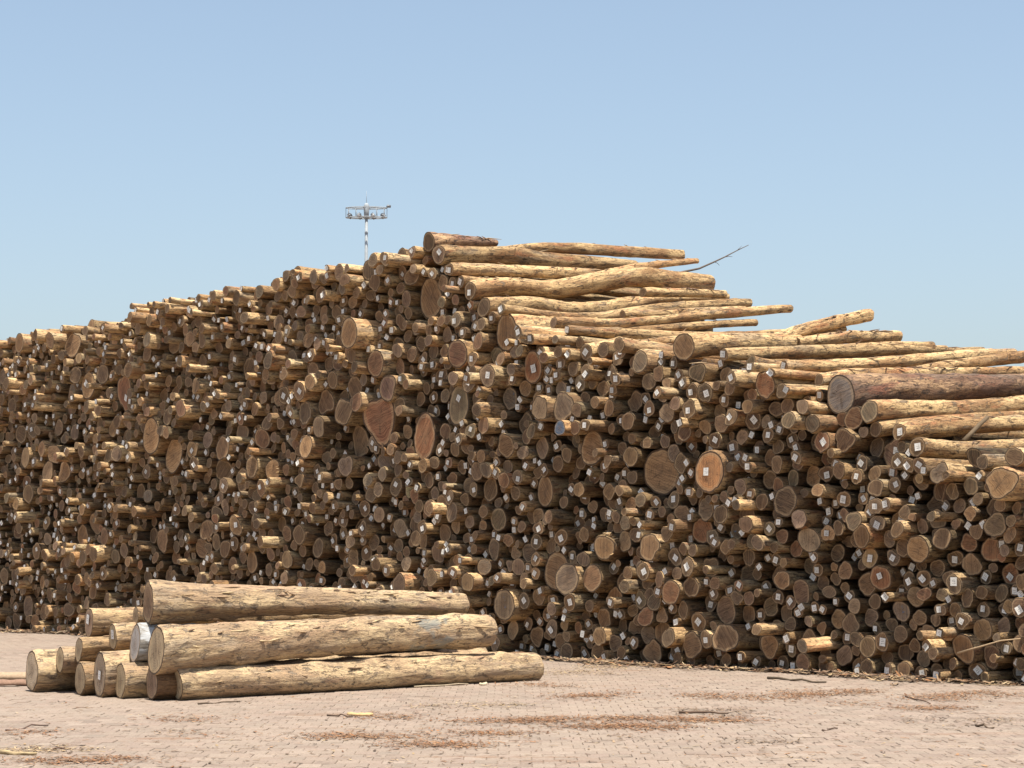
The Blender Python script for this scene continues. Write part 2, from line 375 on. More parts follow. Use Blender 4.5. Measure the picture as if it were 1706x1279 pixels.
def jitter(c, s, k=.26):
    f = s.normal(.66, k); f = min(1.5, max(.26, f)); gm_ = min(.75, abs(s.normal(0, .38))); m_ = sum(c) / 3; c = tuple(a * (1 - gm_) + m_ * (1.12, 1.0, .84)[j] * gm_ for j, a in enumerate(c)); return tuple(min(.6, max(.02, a * f * s.normal(1, .03))) for a in c)

ROT = -TH
def to_world(v, loc):
    c, s_ = math.cos(ROT), math.sin(ROT)
    return np.stack([v[:, 0] * c - v[:, 1] * s_ + loc[0], v[:, 0] * s_ + v[:, 1] * c + loc[1], v[:, 2] + loc[2]], 1)

CODES = 'brogdpBWCRuUVOD'
# every log of the pile: place along the face in cm, height in cm, radius in mm, how far it juts out in cm, kind of cut end * 2 + paper tag
PACK = [
1175,685,165,-5,8,1180,682,92,-160,4,1144,661,164,-1,3,1086,642,78,-300,4,1105,631,101,7,1,1061,592,160,1,1,1090,610,101,-3,1,1034,563,173,-5,0,981,555,92,4,7,851,522,89,10,0,
848,510,71,-70,0,838,511,64,-7,1,587,466,210,-6,12,1032,568,97,-200,4,940,508,91,1,1,983,518,303,-10,0,789,472,132,-1,1,772,454,94,-7,1,587,486,85,-190,4,570,487,79,-240,4,
595,506,60,-300,0,511,465,83,-200,0,502,448,86,0,5,392,424,84,-4,1,336,427,68,-230,0,321,400,82,5,0,296,379,248,-10,28,240,353,155,-2,6,194,324,119,-6,1,161,302,126,-1,1,
235,329,109,-8,0,256,346,82,-100,4,222,323,100,-150,4,140,289,98,-120,4,981,608,77,-320,4,579,463,72,-240,4,930,558,75,-220,4,399,407,63,-260,4,798,492,77,-120,4,644,284,356,-17,14,
507,279,318,27,17,1286,391,371,10,18,1183,592,350,-17,12,1172,357,327,5,2,855,136,294,0,12,1082,405,306,7,7,1987,391,355,22,26,-7,250,227,50,4,2117,484,356,2,19,767,323,255,8,0,
960,82,261,16,24,1935,353,316,3,26,482,44,218,24,0,1374,358,264,-17,0,1082,490,248,10,2,75,42,192,21,0,806,124,226,25,0,814,388,226,24,0,1322,539,251,50,0,398,397,202,29,2,
623,173,211,31,12,763,126,219,13,0,500,82,206,1,0,879,260,224,2,12,1378,408,248,18,0,150,168,184,15,4,735,172,211,14,4,1285,486,239,21,2,1258,443,236,16,10,898,455,218,11,3,
375,235,190,15,0,227,130,183,-4,3,545,32,192,25,0,1440,428,236,9,2,856,387,205,35,4,2256,507,269,4,5,341,181,180,6,4,713,121,196,-11,2,1762,360,237,8,0,1979,190,246,-2,0,
962,409,202,1,20,50,167,160,-8,2,415,34,174,6,0,1363,451,217,4,0,1714,506,233,-21,0,582,107,179,30,2,625,45,182,0,0,2311,594,252,9,12,1471,351,214,30,4,276,316,164,7,2,
23,198,152,22,4,241,185,161,17,0,259,121,163,-17,0,53,66,153,11,0,41,33,153,9,2,647,18,176,1,0,741,94,182,-14,0,947,333,189,24,0,545,196,173,1,2,1009,266,192,2,0,
1412,502,210,2,3,1717,385,220,-5,0,1701,299,219,4,0,2222,224,240,1,0,1791,319,223,-15,0,1640,321,215,26,0,114,182,151,11,4,31,136,149,-20,3,1369,314,200,19,0,1644,373,212,1,2,
2361,492,236,-23,6,2487,366,238,16,4,2374,370,234,12,4,1823,208,213,0,0,2261,200,229,8,0,2560,218,242,-18,2,2329,140,232,5,2,2492,51,238,0,2,698,392,170,-17,0,988,217,178,3,6,
981,446,178,33,5,81,148,143,-7,4,362,109,153,-1,2,426,88,156,-10,6,349,44,152,-2,4,295,25,151,-10,0,267,345,150,-2,2,1437,385,194,27,4,1593,313,200,13,4,883,327,170,4,0,
551,114,154,20,0,922,33,169,-19,0,1478,411,189,27,0,1255,276,181,-1,1,1029,295,172,14,0,1501,196,189,21,0,1375,155,185,-4,0,1128,163,176,12,0,993,170,171,8,8,1123,197,176,1,0,
2338,332,221,8,4,2530,419,229,3,0,1667,147,196,5,0,518,393,153,23,7,443,351,151,4,1,1014,481,172,-18,6,-19,282,131,38,0,84,286,135,-23,6,350,270,145,-15,0,306,314,142,18,3,
351,210,144,16,4,196,206,139,-7,5,246,156,141,-6,5,308,74,143,-15,0,237,39,139,12,0,62,13,133,11,1,1216,631,175,-2,0,1333,653,180,-1,8,920,165,163,-2,8,967,42,164,-9,4,
756,65,156,-5,0,554,143,148,24,1,538,64,148,18,1,2157,555,208,-10,0,847,491,159,-18,1,543,424,148,12,6,418,266,142,-2,0,130,207,131,-2,4,471,133,144,-17,6,91,124,129,19,1,
385,126,139,12,0,167,106,132,-2,4,188,87,133,1,20,-9,95,126,19,1,16,13,127,-16,1,701,181,149,4,4,663,44,147,-6,0,669,94,147,4,7,526,143,142,5,0,2208,527,200,-1,4,
2401,334,206,11,4,1697,214,181,22,1,2480,291,208,12,0,2368,102,204,-6,0,2132,295,197,2,0,1874,439,188,29,2,2095,137,195,-13,2,1843,174,187,-4,0,1752,173,183,6,0,1235,412,166,8,4,
1546,446,176,23,1,1484,450,173,36,5,1221,273,165,-7,6,1025,117,156,37,4,1008,142,157,16,6,1466,173,173,5,0,1408,465,171,19,4,1039,239,159,-16,0,1662,217,180,1,0,540,370,141,34,5,
1774,619,184,-27,7,249,306,132,-29,8,167,257,128,-17,0,78,249,125,-4,6,289,139,131,-7,0,4,73,122,-4,2,213,46,128,12,5,190,57,128,2,0,191,32,128,-10,0,399,364,134,5,0,
315,339,130,28,6,564,338,139,18,2,841,188,148,4,1,1309,630,165,4,0,2295,530,193,11,0,895,96,145,1,4,874,46,145,-7,5,697,53,139,-16,0,448,157,131,10,8,762,15,141,2,0,
798,89,141,27,1,1146,457,155,-10,1,1608,281,168,29,1,692,361,139,6,0,588,221,135,-2,0,652,418,137,2,0,509,420,133,-13,4,284,236,123,0,1,221,250,121,11,0,154,227,120,-30,0,
375,169,126,-7,2,221,203,121,8,1,310,163,124,-17,0,189,125,120,-18,0,135,143,118,-7,0,111,156,118,-13,1,75,106,116,12,0,155,79,118,6,0,468,77,129,-11,0,27,71,114,2,2,
-11,51,113,21,4,237,12,121,15,0,361,13,125,-1,2,428,203,126,39,4,1833,378,171,-6,4,1966,240,175,-24,1,2020,199,176,-8,0,2168,197,180,14,2,1728,141,167,5,0,458,382,127,-5,0,
349,368,124,-1,1,470,356,127,21,5,1039,412,145,2,0,1325,351,154,-6,5,1545,153,159,15,4,1345,241,154,-4,1,1154,238,148,10,2,2502,610,190,27,0,450,256,124,24,0,982,366,139,41,4,
850,302,136,2,0,1610,585,161,-9,0,1461,622,156,7,0,1246,479,149,-2,0,1167,500,147,-10,0,1503,546,157,1,0,750,38,131,11,0,659,122,129,-3,0,490,156,124,-12,0,515,41,123,26,1,
726,29,130,1,0,567,81,125,20,0,537,91,125,-7,1,823,13,133,10,0,937,142,137,6,0,749,438,131,-15,1,801,424,132,1,7,927,424,136,0,0,761,415,131,-10,0,1214,212,144,-9,2,
1164,128,142,-3,0,191,284,112,2,1,377,320,118,-2,1,199,254,113,-2,1,416,235,118,18,0,340,233,118,-30,0,1,186,106,22,4,313,190,116,0,5,212,182,113,-6,0,153,130,111,-1,1,
6,151,107,-9,2,-7,127,106,10,0,59,91,108,0,1,31,92,107,-6,9,401,79,118,-15,0,253,77,114,-16,0,76,77,108,22,1,156,26,111,-2,0,113,21,109,-2,0,180,11,111,9,0,
340,123,117,-21,0,393,286,118,12,0,217,24,112,-5,0,1948,564,164,-3,0,1780,522,160,-23,0,2557,480,181,11,0,2471,424,179,9,1,2220,155,170,31,4,1860,361,160,11,5,1736,289,156,22,5,
2062,285,167,-4,0,2571,278,182,-13,8,2122,92,168,-15,5,2154,412,170,6,4,1890,401,162,-17,2,1775,432,159,-6,0,1985,471,165,-6,0,2099,431,168,8,0,1908,221,163,-27,1,1949,271,164,-22,0,
2164,163,168,41,0,2595,115,182,1,0,2434,169,177,15,5,2406,43,176,10,0,2536,20,180,2,0,2258,38,171,6,2,1702,157,156,1,0,1783,185,158,5,4,738,257,126,1,4,770,222,127,-22,0,
527,345,120,13,4,893,221,130,5,4,468,194,117,14,20,1549,516,150,3,6,1214,498,140,-1,0,730,54,125,-20,0,891,68,129,-17,1,922,89,130,8,7,677,191,123,5,0,629,428,121,5,0,
729,382,123,9,0,440,408,115,53,1,1092,546,134,5,7,1106,462,135,-14,0,370,342,113,1,9,292,345,110,-8,0,449,311,115,-15,2,236,270,109,-6,0,401,218,113,0,0,365,145,112,-23,6,
247,98,109,-17,0,383,95,112,-3,1,221,68,108,-19,0,292,50,110,-15,1,256,24,108,-9,0,1404,435,141,-4,6,1557,199,144,7,0,1405,222,140,-4,1,1514,291,143,1,1,1450,207,141,-6,8,
1296,229,137,3,4,1227,368,136,-3,0,1375,260,139,-9,0,1288,204,137,-24,1,1319,182,138,-5,0,1344,164,138,-8,1,1638,178,146,4,1,1634,150,147,-22,1,1290,132,137,-28,6,1417,108,140,-11,0,
1212,146,134,11,4,1957,626,156,22,1,2007,553,157,21,0,1838,529,153,3,0,807,303,123,-7,0,848,275,125,-30,0,654,378,119,-1,1,828,211,124,-23,1,791,192,122,3,4,695,277,120,-6,0,
693,234,120,-1,0,2320,413,165,-4,0,1464,589,142,-2,0,1412,585,140,7,0,1128,525,132,-7,0,1045,478,130,10,5,1239,506,135,11,0,1756,250,147,4,4,2089,170,156,16,0,2411,382,165,21,4,
2392,427,165,-8,0,2129,158,157,11,6,2620,164,171,-21,2,2559,116,169,-5,0,2296,49,161,17,0,1960,156,153,-22,0,1920,136,152,-18,0,2629,48,171,-22,0,987,22,124,12,5,512,163,113,-7,0,
470,100,111,12,0,869,174,122,-1,0,607,146,115,-1,0,474,172,111,29,0,615,72,115,14,0,892,181,122,9,1,942,483,123,8,0,728,426,118,-19,0,838,419,120,6,0,36,277,97,29,8,
171,278,101,5,1,147,277,101,13,1,251,283,103,1,9,105,243,99,-1,4,100,224,99,-9,0,72,213,98,7,0,14,223,96,24,0,388,187,106,8,2,406,197,107,14,7,290,197,104,5,0,
201,156,102,0,9,55,113,98,9,0,106,59,99,12,4,130,31,99,6,0,132,11,99,2,0,402,11,107,-7,9,296,262,105,-18,9,414,177,107,31,2,383,65,106,-2,0,398,311,107,3,0,
820,337,119,-10,6,715,320,116,-6,0,796,261,117,9,4,620,348,114,-23,7,628,328,113,-8,0,590,191,111,30,4,484,314,110,2,1,827,315,118,5,0,815,249,119,-23,1,695,475,115,21,0,
1499,628,137,-13,6,1292,664,131,23,0,1990,578,148,33,6,1856,572,145,21,0,1818,566,144,19,0,1775,551,144,-30,0,2139,616,151,-5,0,2566,524,161,20,0,2589,545,162,17,0,1061,214,122,1,0,
1168,423,125,-11,1,1649,449,138,-4,4,1097,333,123,2,0,1092,304,123,-9,0,1246,305,127,2,0,1444,331,132,4,6,1353,281,130,-16,1,1123,247,123,9,0,1330,205,128,12,1,1493,161,133,-30,0,
491,381,107,12,5,409,328,104,12,1,2030,276,144,0,4,503,120,103,22,0,707,15,108,7,0,821,157,111,-2,7,735,141,110,-6,7,603,125,105,32,0,577,134,104,22,0,646,103,107,8,0,
684,31,107,3,1,678,11,108,-15,0,735,203,110,-15,0,849,219,111,23,4,745,295,109,3,1,925,282,113,19,1,910,321,113,21,0,955,301,114,13,0,643,239,106,-3,1,661,221,107,-7,0,
1227,570,122,-4,0,1374,600,125,2,0,1435,539,127,3,6,1525,665,129,13,0,1032,534,117,3,4,1359,510,124,22,0,782,381,109,26,4,1190,488,120,-6,1,945,440,113,12,1,894,487,113,-3,0,
1094,208,117,2,4,1132,424,118,-6,6,1164,308,118,16,0,1276,297,121,12,0,1063,251,116,10,0,1435,186,125,-7,1,1376,124,124,-7,4,1455,139,125,4,4,150,198,92,4,0,296,179,97,-23,0,
435,115,99,-11,7,323,110,97,-14,0,118,109,91,7,6,133,94,92,-24,7,328,61,96,-3,0,239,62,94,-10,7,140,61,92,6,0,383,30,98,-3,7,12,44,88,19,7,329,251,97,-14,1,
257,265,95,6,1,242,219,95,-2,1,423,60,99,-19,1,-4,219,88,14,0,347,294,97,25,5,170,147,93,-19,0,333,26,97,-17,0,372,199,98,-18,0,2223,460,143,27,4,2112,587,141,6,0,
2172,590,142,-3,8,1951,300,136,-6,4,1890,244,135,-11,1,2491,193,150,-30,0,2432,228,148,-6,5,2392,78,146,7,0,2112,396,140,0,4,2291,403,145,-17,0,2607,413,153,-9,0,1873,295,135,-10,0,
1834,262,133,-1,2,2025,323,138,7,1,2152,124,140,25,1,2195,85,141,22,0,2444,23,147,10,0,2378,27,146,-4,0,1981,120,137,-19,0,2577,16,151,-1,8,828,73,108,7,5,1380,285,118,3,0,
1552,418,122,-5,0,1726,430,127,-22,1,1132,334,112,5,1,1143,312,112,8,0,1122,224,111,17,5,1416,199,119,-13,1,1439,162,120,-30,0,1614,134,123,5,0,1248,134,114,25,5,1061,132,109,38,1,
1835,603,128,16,0,1783,589,128,-16,0,1917,554,131,-8,0,805,354,103,20,22,885,353,104,27,6,831,289,104,-20,0,454,291,95,13,0,717,265,101,-7,0,748,238,102,-17,0,469,267,96,-15,7,
1637,611,123,-6,0,1687,581,124,-4,0,1714,541,125,-30,0,1678,545,124,-20,0,1671,643,125,-4,0,1694,635,124,27,0,1584,651,122,16,0,128,77,86,8,0,669,142,98,3,0,801,10,101,-8,1,
941,52,105,-18,1,969,116,105,-10,1,894,132,103,9,5,923,124,104,7,4,595,84,96,12,1,772,84,100,10,0,517,20,95,-1,1,490,13,93,13,0,472,9,94,-2,0,935,108,104,-9,4,
627,206,98,-21,1,2285,631,135,-17,4,2435,467,139,-29,1,2247,597,135,-9,1,2602,497,142,11,0,2377,530,138,-19,0,835,457,101,10,1,623,375,97,-5,0,-6,203,81,30,4,206,9,85,9,1,
330,9,88,-9,0,194,227,85,24,5,398,154,90,9,1,341,89,89,-4,1,330,140,88,1,5,389,336,89,10,9,812,275,99,-28,8,718,218,96,7,4,481,242,90,25,0,857,330,100,-4,1,
748,356,96,42,5,756,373,97,-6,1,730,351,97,3,0,649,353,95,-16,9,733,278,97,-14,1,555,234,93,-11,1,1684,612,118,-8,0,1307,571,110,-4,0,1397,604,112,4,1,1430,646,112,24,0,
1519,596,115,7,0,1525,523,115,-15,2,1588,555,116,6,0,1169,535,107,0,0,1647,643,118,9,6,2018,603,124,36,0,1570,397,113,14,0,1577,354,113,1,0,1402,284,109,10,0,1300,253,107,-30,0,
1140,130,103,24,4,1572,126,112,-4,0,1536,178,111,6,0,835,54,95,2,4,823,36,95,10,4,951,124,97,38,5,563,169,89,23,0,575,12,89,24,0,558,9,89,14,0,929,205,98,7,0,
734,9,93,16,1,532,9,89,1,0,1854,334,118,10,1,2097,325,123,1,1,2166,70,124,-25,0,2142,72,123,21,0,2238,110,125,32,0,1130,477,102,-10,0,1205,472,103,-20,1,928,452,97,31,0,
865,418,96,7,1,485,424,88,-24,1,695,450,93,-9,0,717,409,92,13,1,972,290,96,24,1,691,335,91,-1,0,658,327,90,0,0,504,227,87,16,1,907,274,95,0,1,859,236,95,-30,0,
622,224,89,6,0,659,202,90,-5,0,1328,609,105,-2,0,1565,665,110,8,8,1554,617,110,-4,1,1521,617,109,-5,1,1567,600,110,-9,0,1392,532,106,18,0,1376,623,105,24,0,1507,498,109,-6,1,
35,247,77,-16,1,329,157,82,10,1,441,11,85,4,1,300,215,83,-13,1,255,236,82,-5,1,266,250,82,-20,1,278,163,82,-24,1,15,166,76,15,0,11,116,76,0,9,105,76,78,4,1,
292,284,82,6,5,311,8,82,1,0,162,8,79,-1,0,452,434,85,-3,6,253,326,81,-5,4,601,411,88,16,4,566,410,87,19,1,1801,506,112,0,4,1937,589,115,14,5,545,167,83,23,0,
493,135,82,-3,5,631,114,85,1,1,716,72,87,-2,5,786,55,88,-2,1,798,67,88,-8,0,800,32,89,-12,1,982,147,92,4,1,766,191,88,-24,1,783,9,88,-14,1,964,17,92,-26,5,
1158,478,95,0,1,1006,433,92,-6,4,840,439,89,14,1,770,435,87,20,5,733,402,87,-2,1,1284,173,97,-14,1,1322,143,98,-7,1,299,116,77,-19,0,306,231,77,-9,1,288,86,77,-30,0,
371,46,77,21,5,382,302,79,-13,0,430,283,79,30,1,434,246,79,22,1,51,144,72,-11,2,2460,627,120,-3,2,2183,451,113,24,4,2583,456,122,-4,4,2214,419,114,-2,0,2633,417,123,-7,6,
2492,511,120,21,0,2269,563,115,19,4,2478,592,120,4,1,2426,405,119,-14,1,2224,566,115,-16,0,2330,546,117,13,0,2453,449,119,15,0,2059,414,111,9,8,2162,438,114,-12,1,2187,488,114,-3,0,
2543,347,120,5,1,2192,395,113,23,4,2015,245,109,41,4,1760,135,104,25,4,1840,137,107,-3,4,717,339,85,-17,0,469,284,79,26,6,581,272,82,4,5,557,251,81,16,5,764,270,85,-12,1,
953,257,89,-1,1,497,199,80,14,1,451,237,78,34,1,1556,564,101,11,5,1150,565,93,-16,1,1283,629,96,-4,1,1490,597,100,-6,0,1289,518,96,8,1,1593,631,102,5,0,1515,645,100,25,2,
1769,646,104,28,0,1810,607,104,-3,1,1799,552,104,-7,0,1839,554,104,20,4,1310,122,91,10,4,1661,119,98,0,1,1592,126,96,4,1,519,437,77,-12,1,875,105,80,17,5,2376,617,108,60,0,
2060,434,102,0,0,2244,558,105,14,4,2488,489,110,9,0,2424,488,108,30,1,2390,510,108,-4,1,984,341,81,22,0,684,254,77,-14,1,913,251,80,0,1,559,215,74,12,1,933,231,81,10,4,
1187,540,85,14,4,1326,571,89,-25,1,1290,547,88,6,1,855,447,79,18,1,626,393,76,-1,0,607,397,75,0,1,809,469,78,19,1,1822,634,97,21,9,1784,658,96,-15,0,1919,600,98,16,0,
1809,587,96,26,0,1762,587,95,12,5,1795,571,96,10,5,1740,524,95,-4,5,1972,532,99,9,0,2056,619,101,-17,1,2041,595,101,-23,0,1927,522,98,-16,0,2072,586,101,-2,1,427,7,71,-13,0,
181,233,67,-16,1,418,157,71,3,1,325,86,69,-2,1,310,97,69,-12,1,85,198,65,-7,1,46,199,64,16,1,137,46,65,5,1,986,320,76,17,0,559,294,69,19,5,977,252,76,-4,1,
939,191,76,-14,0,1210,656,81,60,1,1570,549,87,2,1,1113,548,79,6,0,2534,516,100,23,0,2449,527,99,28,0,2278,589,97,-12,6,2423,508,99,13,4,2468,554,99,16,4,2529,558,100,21,0,
2252,618,96,15,0,2091,600,93,7,1,2503,571,100,27,1,2413,472,98,42,1,2476,463,100,-12,0,2373,444,98,-11,0,2045,399,92,20,0,406,421,65,52,1,377,412,65,40,1,1801,534,88,12,1,
664,74,67,4,1,898,16,71,-20,7,870,25,71,-19,1,460,60,64,-1,1,710,241,67,5,1,778,205,68,-6,1,642,205,66,32,1,1735,541,84,-23,0,1266,543,76,1,1,167,238,59,-10,1,
356,89,61,6,1,1707,596,79,5,4,1971,590,83,2,0,1984,557,83,-9,0,1944,539,82,-9,1,1731,557,79,-16,1,1690,560,78,0,1,1718,582,79,-5,1,1812,521,80,-22,1,2615,590,92,25,0,
2365,461,88,-19,2,2232,435,86,1,1,593,137,60,29,5,1450,561,71,10,1,1415,558,70,11,1,1399,637,70,2,0,1905,651,73,-8,8,2069,630,75,6,4,2440,599,80,-24,1,2455,583,80,0,0,
2309,437,78,-9,0,1960,648,69,-12,8,2074,643,67,-12,4,1889,541,65,-2,0,2559,617,71,-6,8,2422,551,69,23,4,2476,540,70,1,4,1252,10,95,6,1,1820,10,81,-8,0,-6,10,88,1,2,
2652,8,69,-7,0,1802,10,87,13,6,940,12,102,-26,1,273,11,110,-14,5,380,8,73,-3,1,1786,8,70,9,5,841,6,60,-16,0,102,8,66,42,1,272,32,78,-6,0,1954,6,55,4,8,
854,8,79,0,5,2672,16,151,46,0,1482,10,87,16,6,-312,8,73,-12,0,34,8,63,35,6,1236,8,67,2,0,979,6,60,2,0,-298,8,61,-3,6,2696,10,91,-32,0,-250,8,79,8,0,
2512,10,83,-23,2,-46,20,202,27,0,1862,8,77,31,8,318,38,96,50,6,1846,8,81,6,4,1300,8,71,-6,1,88,8,73,16,0,1022,8,76,4,1,1646,10,103,39,0,1878,8,70,2,5,
2188,6,52,26,5,1774,6,50,3,0,1268,6,58,31,0,170,42,94,-2,0,618,12,103,-12,1,262,48,105,5,0,278,68,134,-3,0,-14,26,85,25,6,1900,10,92,22,0,-126,11,106,-8,0,
-148,12,112,4,6,-166,8,61,-18,1,2938,12,103,4,3,1224,6,54,21,5,392,44,67,-11,7,-184,12,118,-8,1,2428,8,69,19,7,1758,14,121,6,0,1210,10,90,10,0,92,22,74,22,0,
-104,10,99,14,0,2920,8,68,50,0,1624,12,117,25,0,1600,13,127,-29,0,-82,12,121,14,0,1942,8,70,-8,2,360,66,98,-24,0,-96,32,128,1,6,102,36,79,50,0,999,7,71,-5,0,
1360,10,103,-10,0,2636,10,92,-18,0,2906,8,68,1,9,1928,8,72,38,8,1468,6,53,12,6,1502,12,107,33,0,2460,8,75,-9,0,504,8,62,6,0,2416,6,53,15,0,886,8,74,-31,2,
414,130,157,-17,0,1040,12,105,3,4,2710,6,53,-13,0,2726,14,127,-29,0,596,22,135,2,1,1966,6,55,22,0,2198,6,49,-9,0,1064,12,117,7,0,1084,8,71,4,4,1730,8,70,10,1,
456,18,80,20,1,848,28,130,0,4,576,42,142,42,0,594,62,118,1,0,1980,8,73,1,0,1284,10,92,-2,0,2174,10,92,11,1,148,8,62,11,1,446,38,133,-21,1,-32,46,88,39,2,
2106,8,84,28,0,-24,68,101,29,0,1562,10,101,-33,0,214,90,131,-30,4,2002,14,137,13,0,404,58,88,46,0,1520,6,61,3,1,2390,8,81,43,0,-232,8,78,-26,4,1010,24,111,-16,4,
922,8,70,-14,6,-166,26,97,8,0,1190,12,112,40,6,2602,10,102,-13,0,-72,38,101,18,0,2706,28,117,-11,0,644,70,141,19,2,1916,6,52,22,0,1954,20,82,12,4,2808,8,78,9,2,
1534,8,73,20,1,776,34,78,1,5,896,36,92,-19,0,2476,10,87,-2,2,1102,10,95,4,3,2154,12,109,-3,4,2124,10,99,0,2,562,60,84,-17,0,446,60,76,-14,2,1036,34,112,1,0,
2022,8,61,-11,2,270,92,106,-2,4,2494,10,88,-19,0,1338,12,114,-25,1,696,78,108,-7,4,452,214,143,7,0,1716,8,67,22,0,2748,10,94,-17,1,2036,8,63,2,0,806,50,98,1,2,
-46,60,102,7,1,1834,16,60,28,1,1704,6,50,8,3,1678,10,97,2,3,94,90,108,12,0,1316,10,85,25,2,2620,8,65,7,8,1120,8,81,7,5,2212,10,89,11,8,854,60,94,-17,0,
1130,26,122,15,0,-130,30,101,23,1,1080,22,74,10,0,2890,10,89,20,6,2228,8,64,15,4,2774,8,82,-13,2,868,6,64,-20,0,2650,22,68,14,0,-146,44,109,3,4,2372,8,64,29,1,
160,58,93,-8,0,-212,12,114,-24,6,2824,8,75,20,0,2598,34,130,16,4,910,56,88,-15,3,1696,16,71,22,0,2242,8,75,20,0,1174,6,56,2,0,1154,6,54,-5,0,2620,24,90,24,9,
1580,8,71,7,1,1400,12,123,-1,4,-86,52,96,-3,0,676,64,92,2,0,626,93,132,18,6,144,110,102,10,2,482,218,151,31,0,2360,6,56,14,3,114,130,111,-5,0,2468,26,93,13,4,
2842,10,86,43,0,630,136,134,38,1,2560,36,105,-34,0,-242,24,94,23,2,712,90,81,25,1,2456,44,101,0,8,1662,20,79,23,0,1780,24,106,0,2,1856,26,114,5,3,1454,10,84,-3,0,
1886,18,59,-6,0,2050,8,69,1,2,1546,22,100,4,2,926,66,90,-23,0,2268,12,111,-12,1,2090,8,81,25,0,1468,20,82,4,6,116,44,84,44,1,2286,8,77,24,8,1524,24,112,43,4,
2348,10,70,-5,0,-198,28,87,-22,7,1914,18,60,9,5,2758,26,99,18,2,2554,6,52,-22,8,447,76,83,-13,5,1722,24,102,28,1,2728,38,114,-14,0,1000,42,88,-12,1,2068,10,104,3,0,
955,6,56,-7,1,436,180,124,17,6,2198,20,85,7,0,884,22,63,-24,1,1134,6,59,-1,0,2334,8,65,16,0,404,102,102,-1,1,520,105,104,6,1,2024,22,80,-11,0,-220,34,119,-26,0,
2318,10,90,26,2,908,8,65,-19,8,696,98,87,-11,7,174,70,82,-5,4,2300,20,103,-28,1,1936,20,66,-1,2,2354,26,99,7,1,2686,34,81,1,0,2866,16,144,-1,0,286,104,97,-12,1,
-66,58,101,17,0,1812,24,73,19,1,2404,16,83,24,0,2050,30,148,-32,0,870,70,80,-12,1,948,28,73,-19,6,2420,20,73,-4,0,2798,22,94,12,8,516,60,76,11,0,2332,24,94,2,3,
1422,10,101,-8,1,2238,22,73,6,5,2904,22,69,35,1,-182,34,80,-2,1,2100,22,73,18,4,1738,20,61,15,1,182,170,140,3,0,2538,50,118,4,1,1378,8,77,21,1,2816,22,77,8,2,
1440,6,53,21,3,1164,16,73,10,0,1224,22,98,23,1,1266,22,91,0,6,314,128,97,-17,0,1574,26,104,-14,1,848,78,93,18,0,1970,18,67,1,3,2340,44,115,22,0,318,20,65,8,0,
342,70,72,8,0,771,49,72,0,6,2790,8,62,-3,4,2224,20,61,14,1,610,107,89,28,1,368,82,80,-2,1,1294,24,86,-2,1,2084,24,89,-1,3,1488,26,81,9,2,-114,46,96,4,7,
2484,22,56,-20,6,600,44,70,22,0,1446,24,71,-13,1,2778,26,100,-25,0,2316,34,81,2,2,-60,80,128,18,4,270,182,130,-11,0,1204,30,121,24,3,-170,44,77,35,0,832,96,132,-9,1,
2922,24,96,11,1,-126,70,177,29,0,2130,28,92,5,1,1108,28,91,-2,2,-164,60,89,-4,7,222,158,105,-26,1,2832,20,50,31,4,1062,32,83,-9,3,2282,24,73,3,4,2844,30,99,21,1,
1150,22,74,-9,8,448,100,100,11,0,1176,34,138,23,6,1874,22,64,-15,0,2182,28,92,-3,6,2890,26,63,15,0,1018,44,90,-14,1,988,60,102,-9,0,2808,38,99,-7,6,1050,48,82,5,3,
1032,52,70,-11,8,-88,76,143,12,0,1676,28,78,18,2,1904,30,96,1,0,1242,32,114,-1,1,2214,32,91,42,5,454,118,92,25,3,2164,28,72,20,0,701,32,62,-1,0,-202,48,101,16,1,
2660,34,68,-12,0,206,112,94,-23,9,1374,30,138,-14,4,174,194,120,26,4,2942,30,76,13,0,1430,24,56,3,0,1636,30,97,7,4,2148,38,117,8,6,2742,26,59,-13,1,2874,38,86,24,1,
2114,24,63,-21,5,444,134,93,-2,0,486,110,89,8,1,2138,16,51,21,1,1982,24,66,-4,0,310,52,66,-7,0,1150,42,124,2,1,260,206,132,10,4,1416,28,82,-4,1,1614,30,83,28,0,
-222,56,96,-23,0,2578,40,78,-22,2,2432,42,80,10,0,2828,36,71,14,8,268,148,92,-18,0,1924,24,51,-3,0,2910,34,56,14,0,1092,34,72,-5,9,2672,44,78,-7,0,1352,26,79,8,0,
530,226,159,10,6,2234,36,71,0,9,1970,32,71,-9,1,684,114,105,24,6,2894,42,98,14,7,1948,40,129,22,0,2786,44,98,-2,2,-184,52,83,-14,1,2196,38,70,22,1,514,186,124,14,7,
1008,60,97,1,7,650,152,122,0,1,2748,40,76,11,0,1594,36,126,6,8,786,154,135,9,0,86,176,132,-9,2,1026,68,98,2,3,2070,26,51,-1,6,813,65,67,24,5,1316,28,91,-4,0,
1506,34,94,-17,0,1662,6,52,18,8,346,150,86,-18,1,1458,38,111,-29,2,2362,46,96,30,4,-196,66,86,3,7,-36,86,116,13,0,688,134,95,12,0,328,206,90,-16,5,1696,34,109,9,8,
1828,32,104,4,0,280,214,83,3,2,2014,32,57,-9,0,2648,36,53,-2,2,732,72,66,-7,1,584,158,140,18,1,132,244,168,-21,2,174,216,106,10,4,1752,36,107,16,7,704,148,79,-15,1,
1798,30,76,0,2,1998,38,101,20,0,1000,78,97,-11,4,2858,42,77,13,0,1886,30,48,-2,4,2,26,66,10,3,1734,36,69,18,0,1558,34,72,-2,5,2764,42,75,0,3,494,178,79,31,1,
2928,40,74,7,1,2380,50,80,-6,1,864,90,110,0,1,2942,46,81,21,0,572,184,84,-2,3,1078,42,82,0,5,992,100,115,-16,0,2168,42,73,-4,0,2504,22,58,-11,2,530,122,74,9,5,
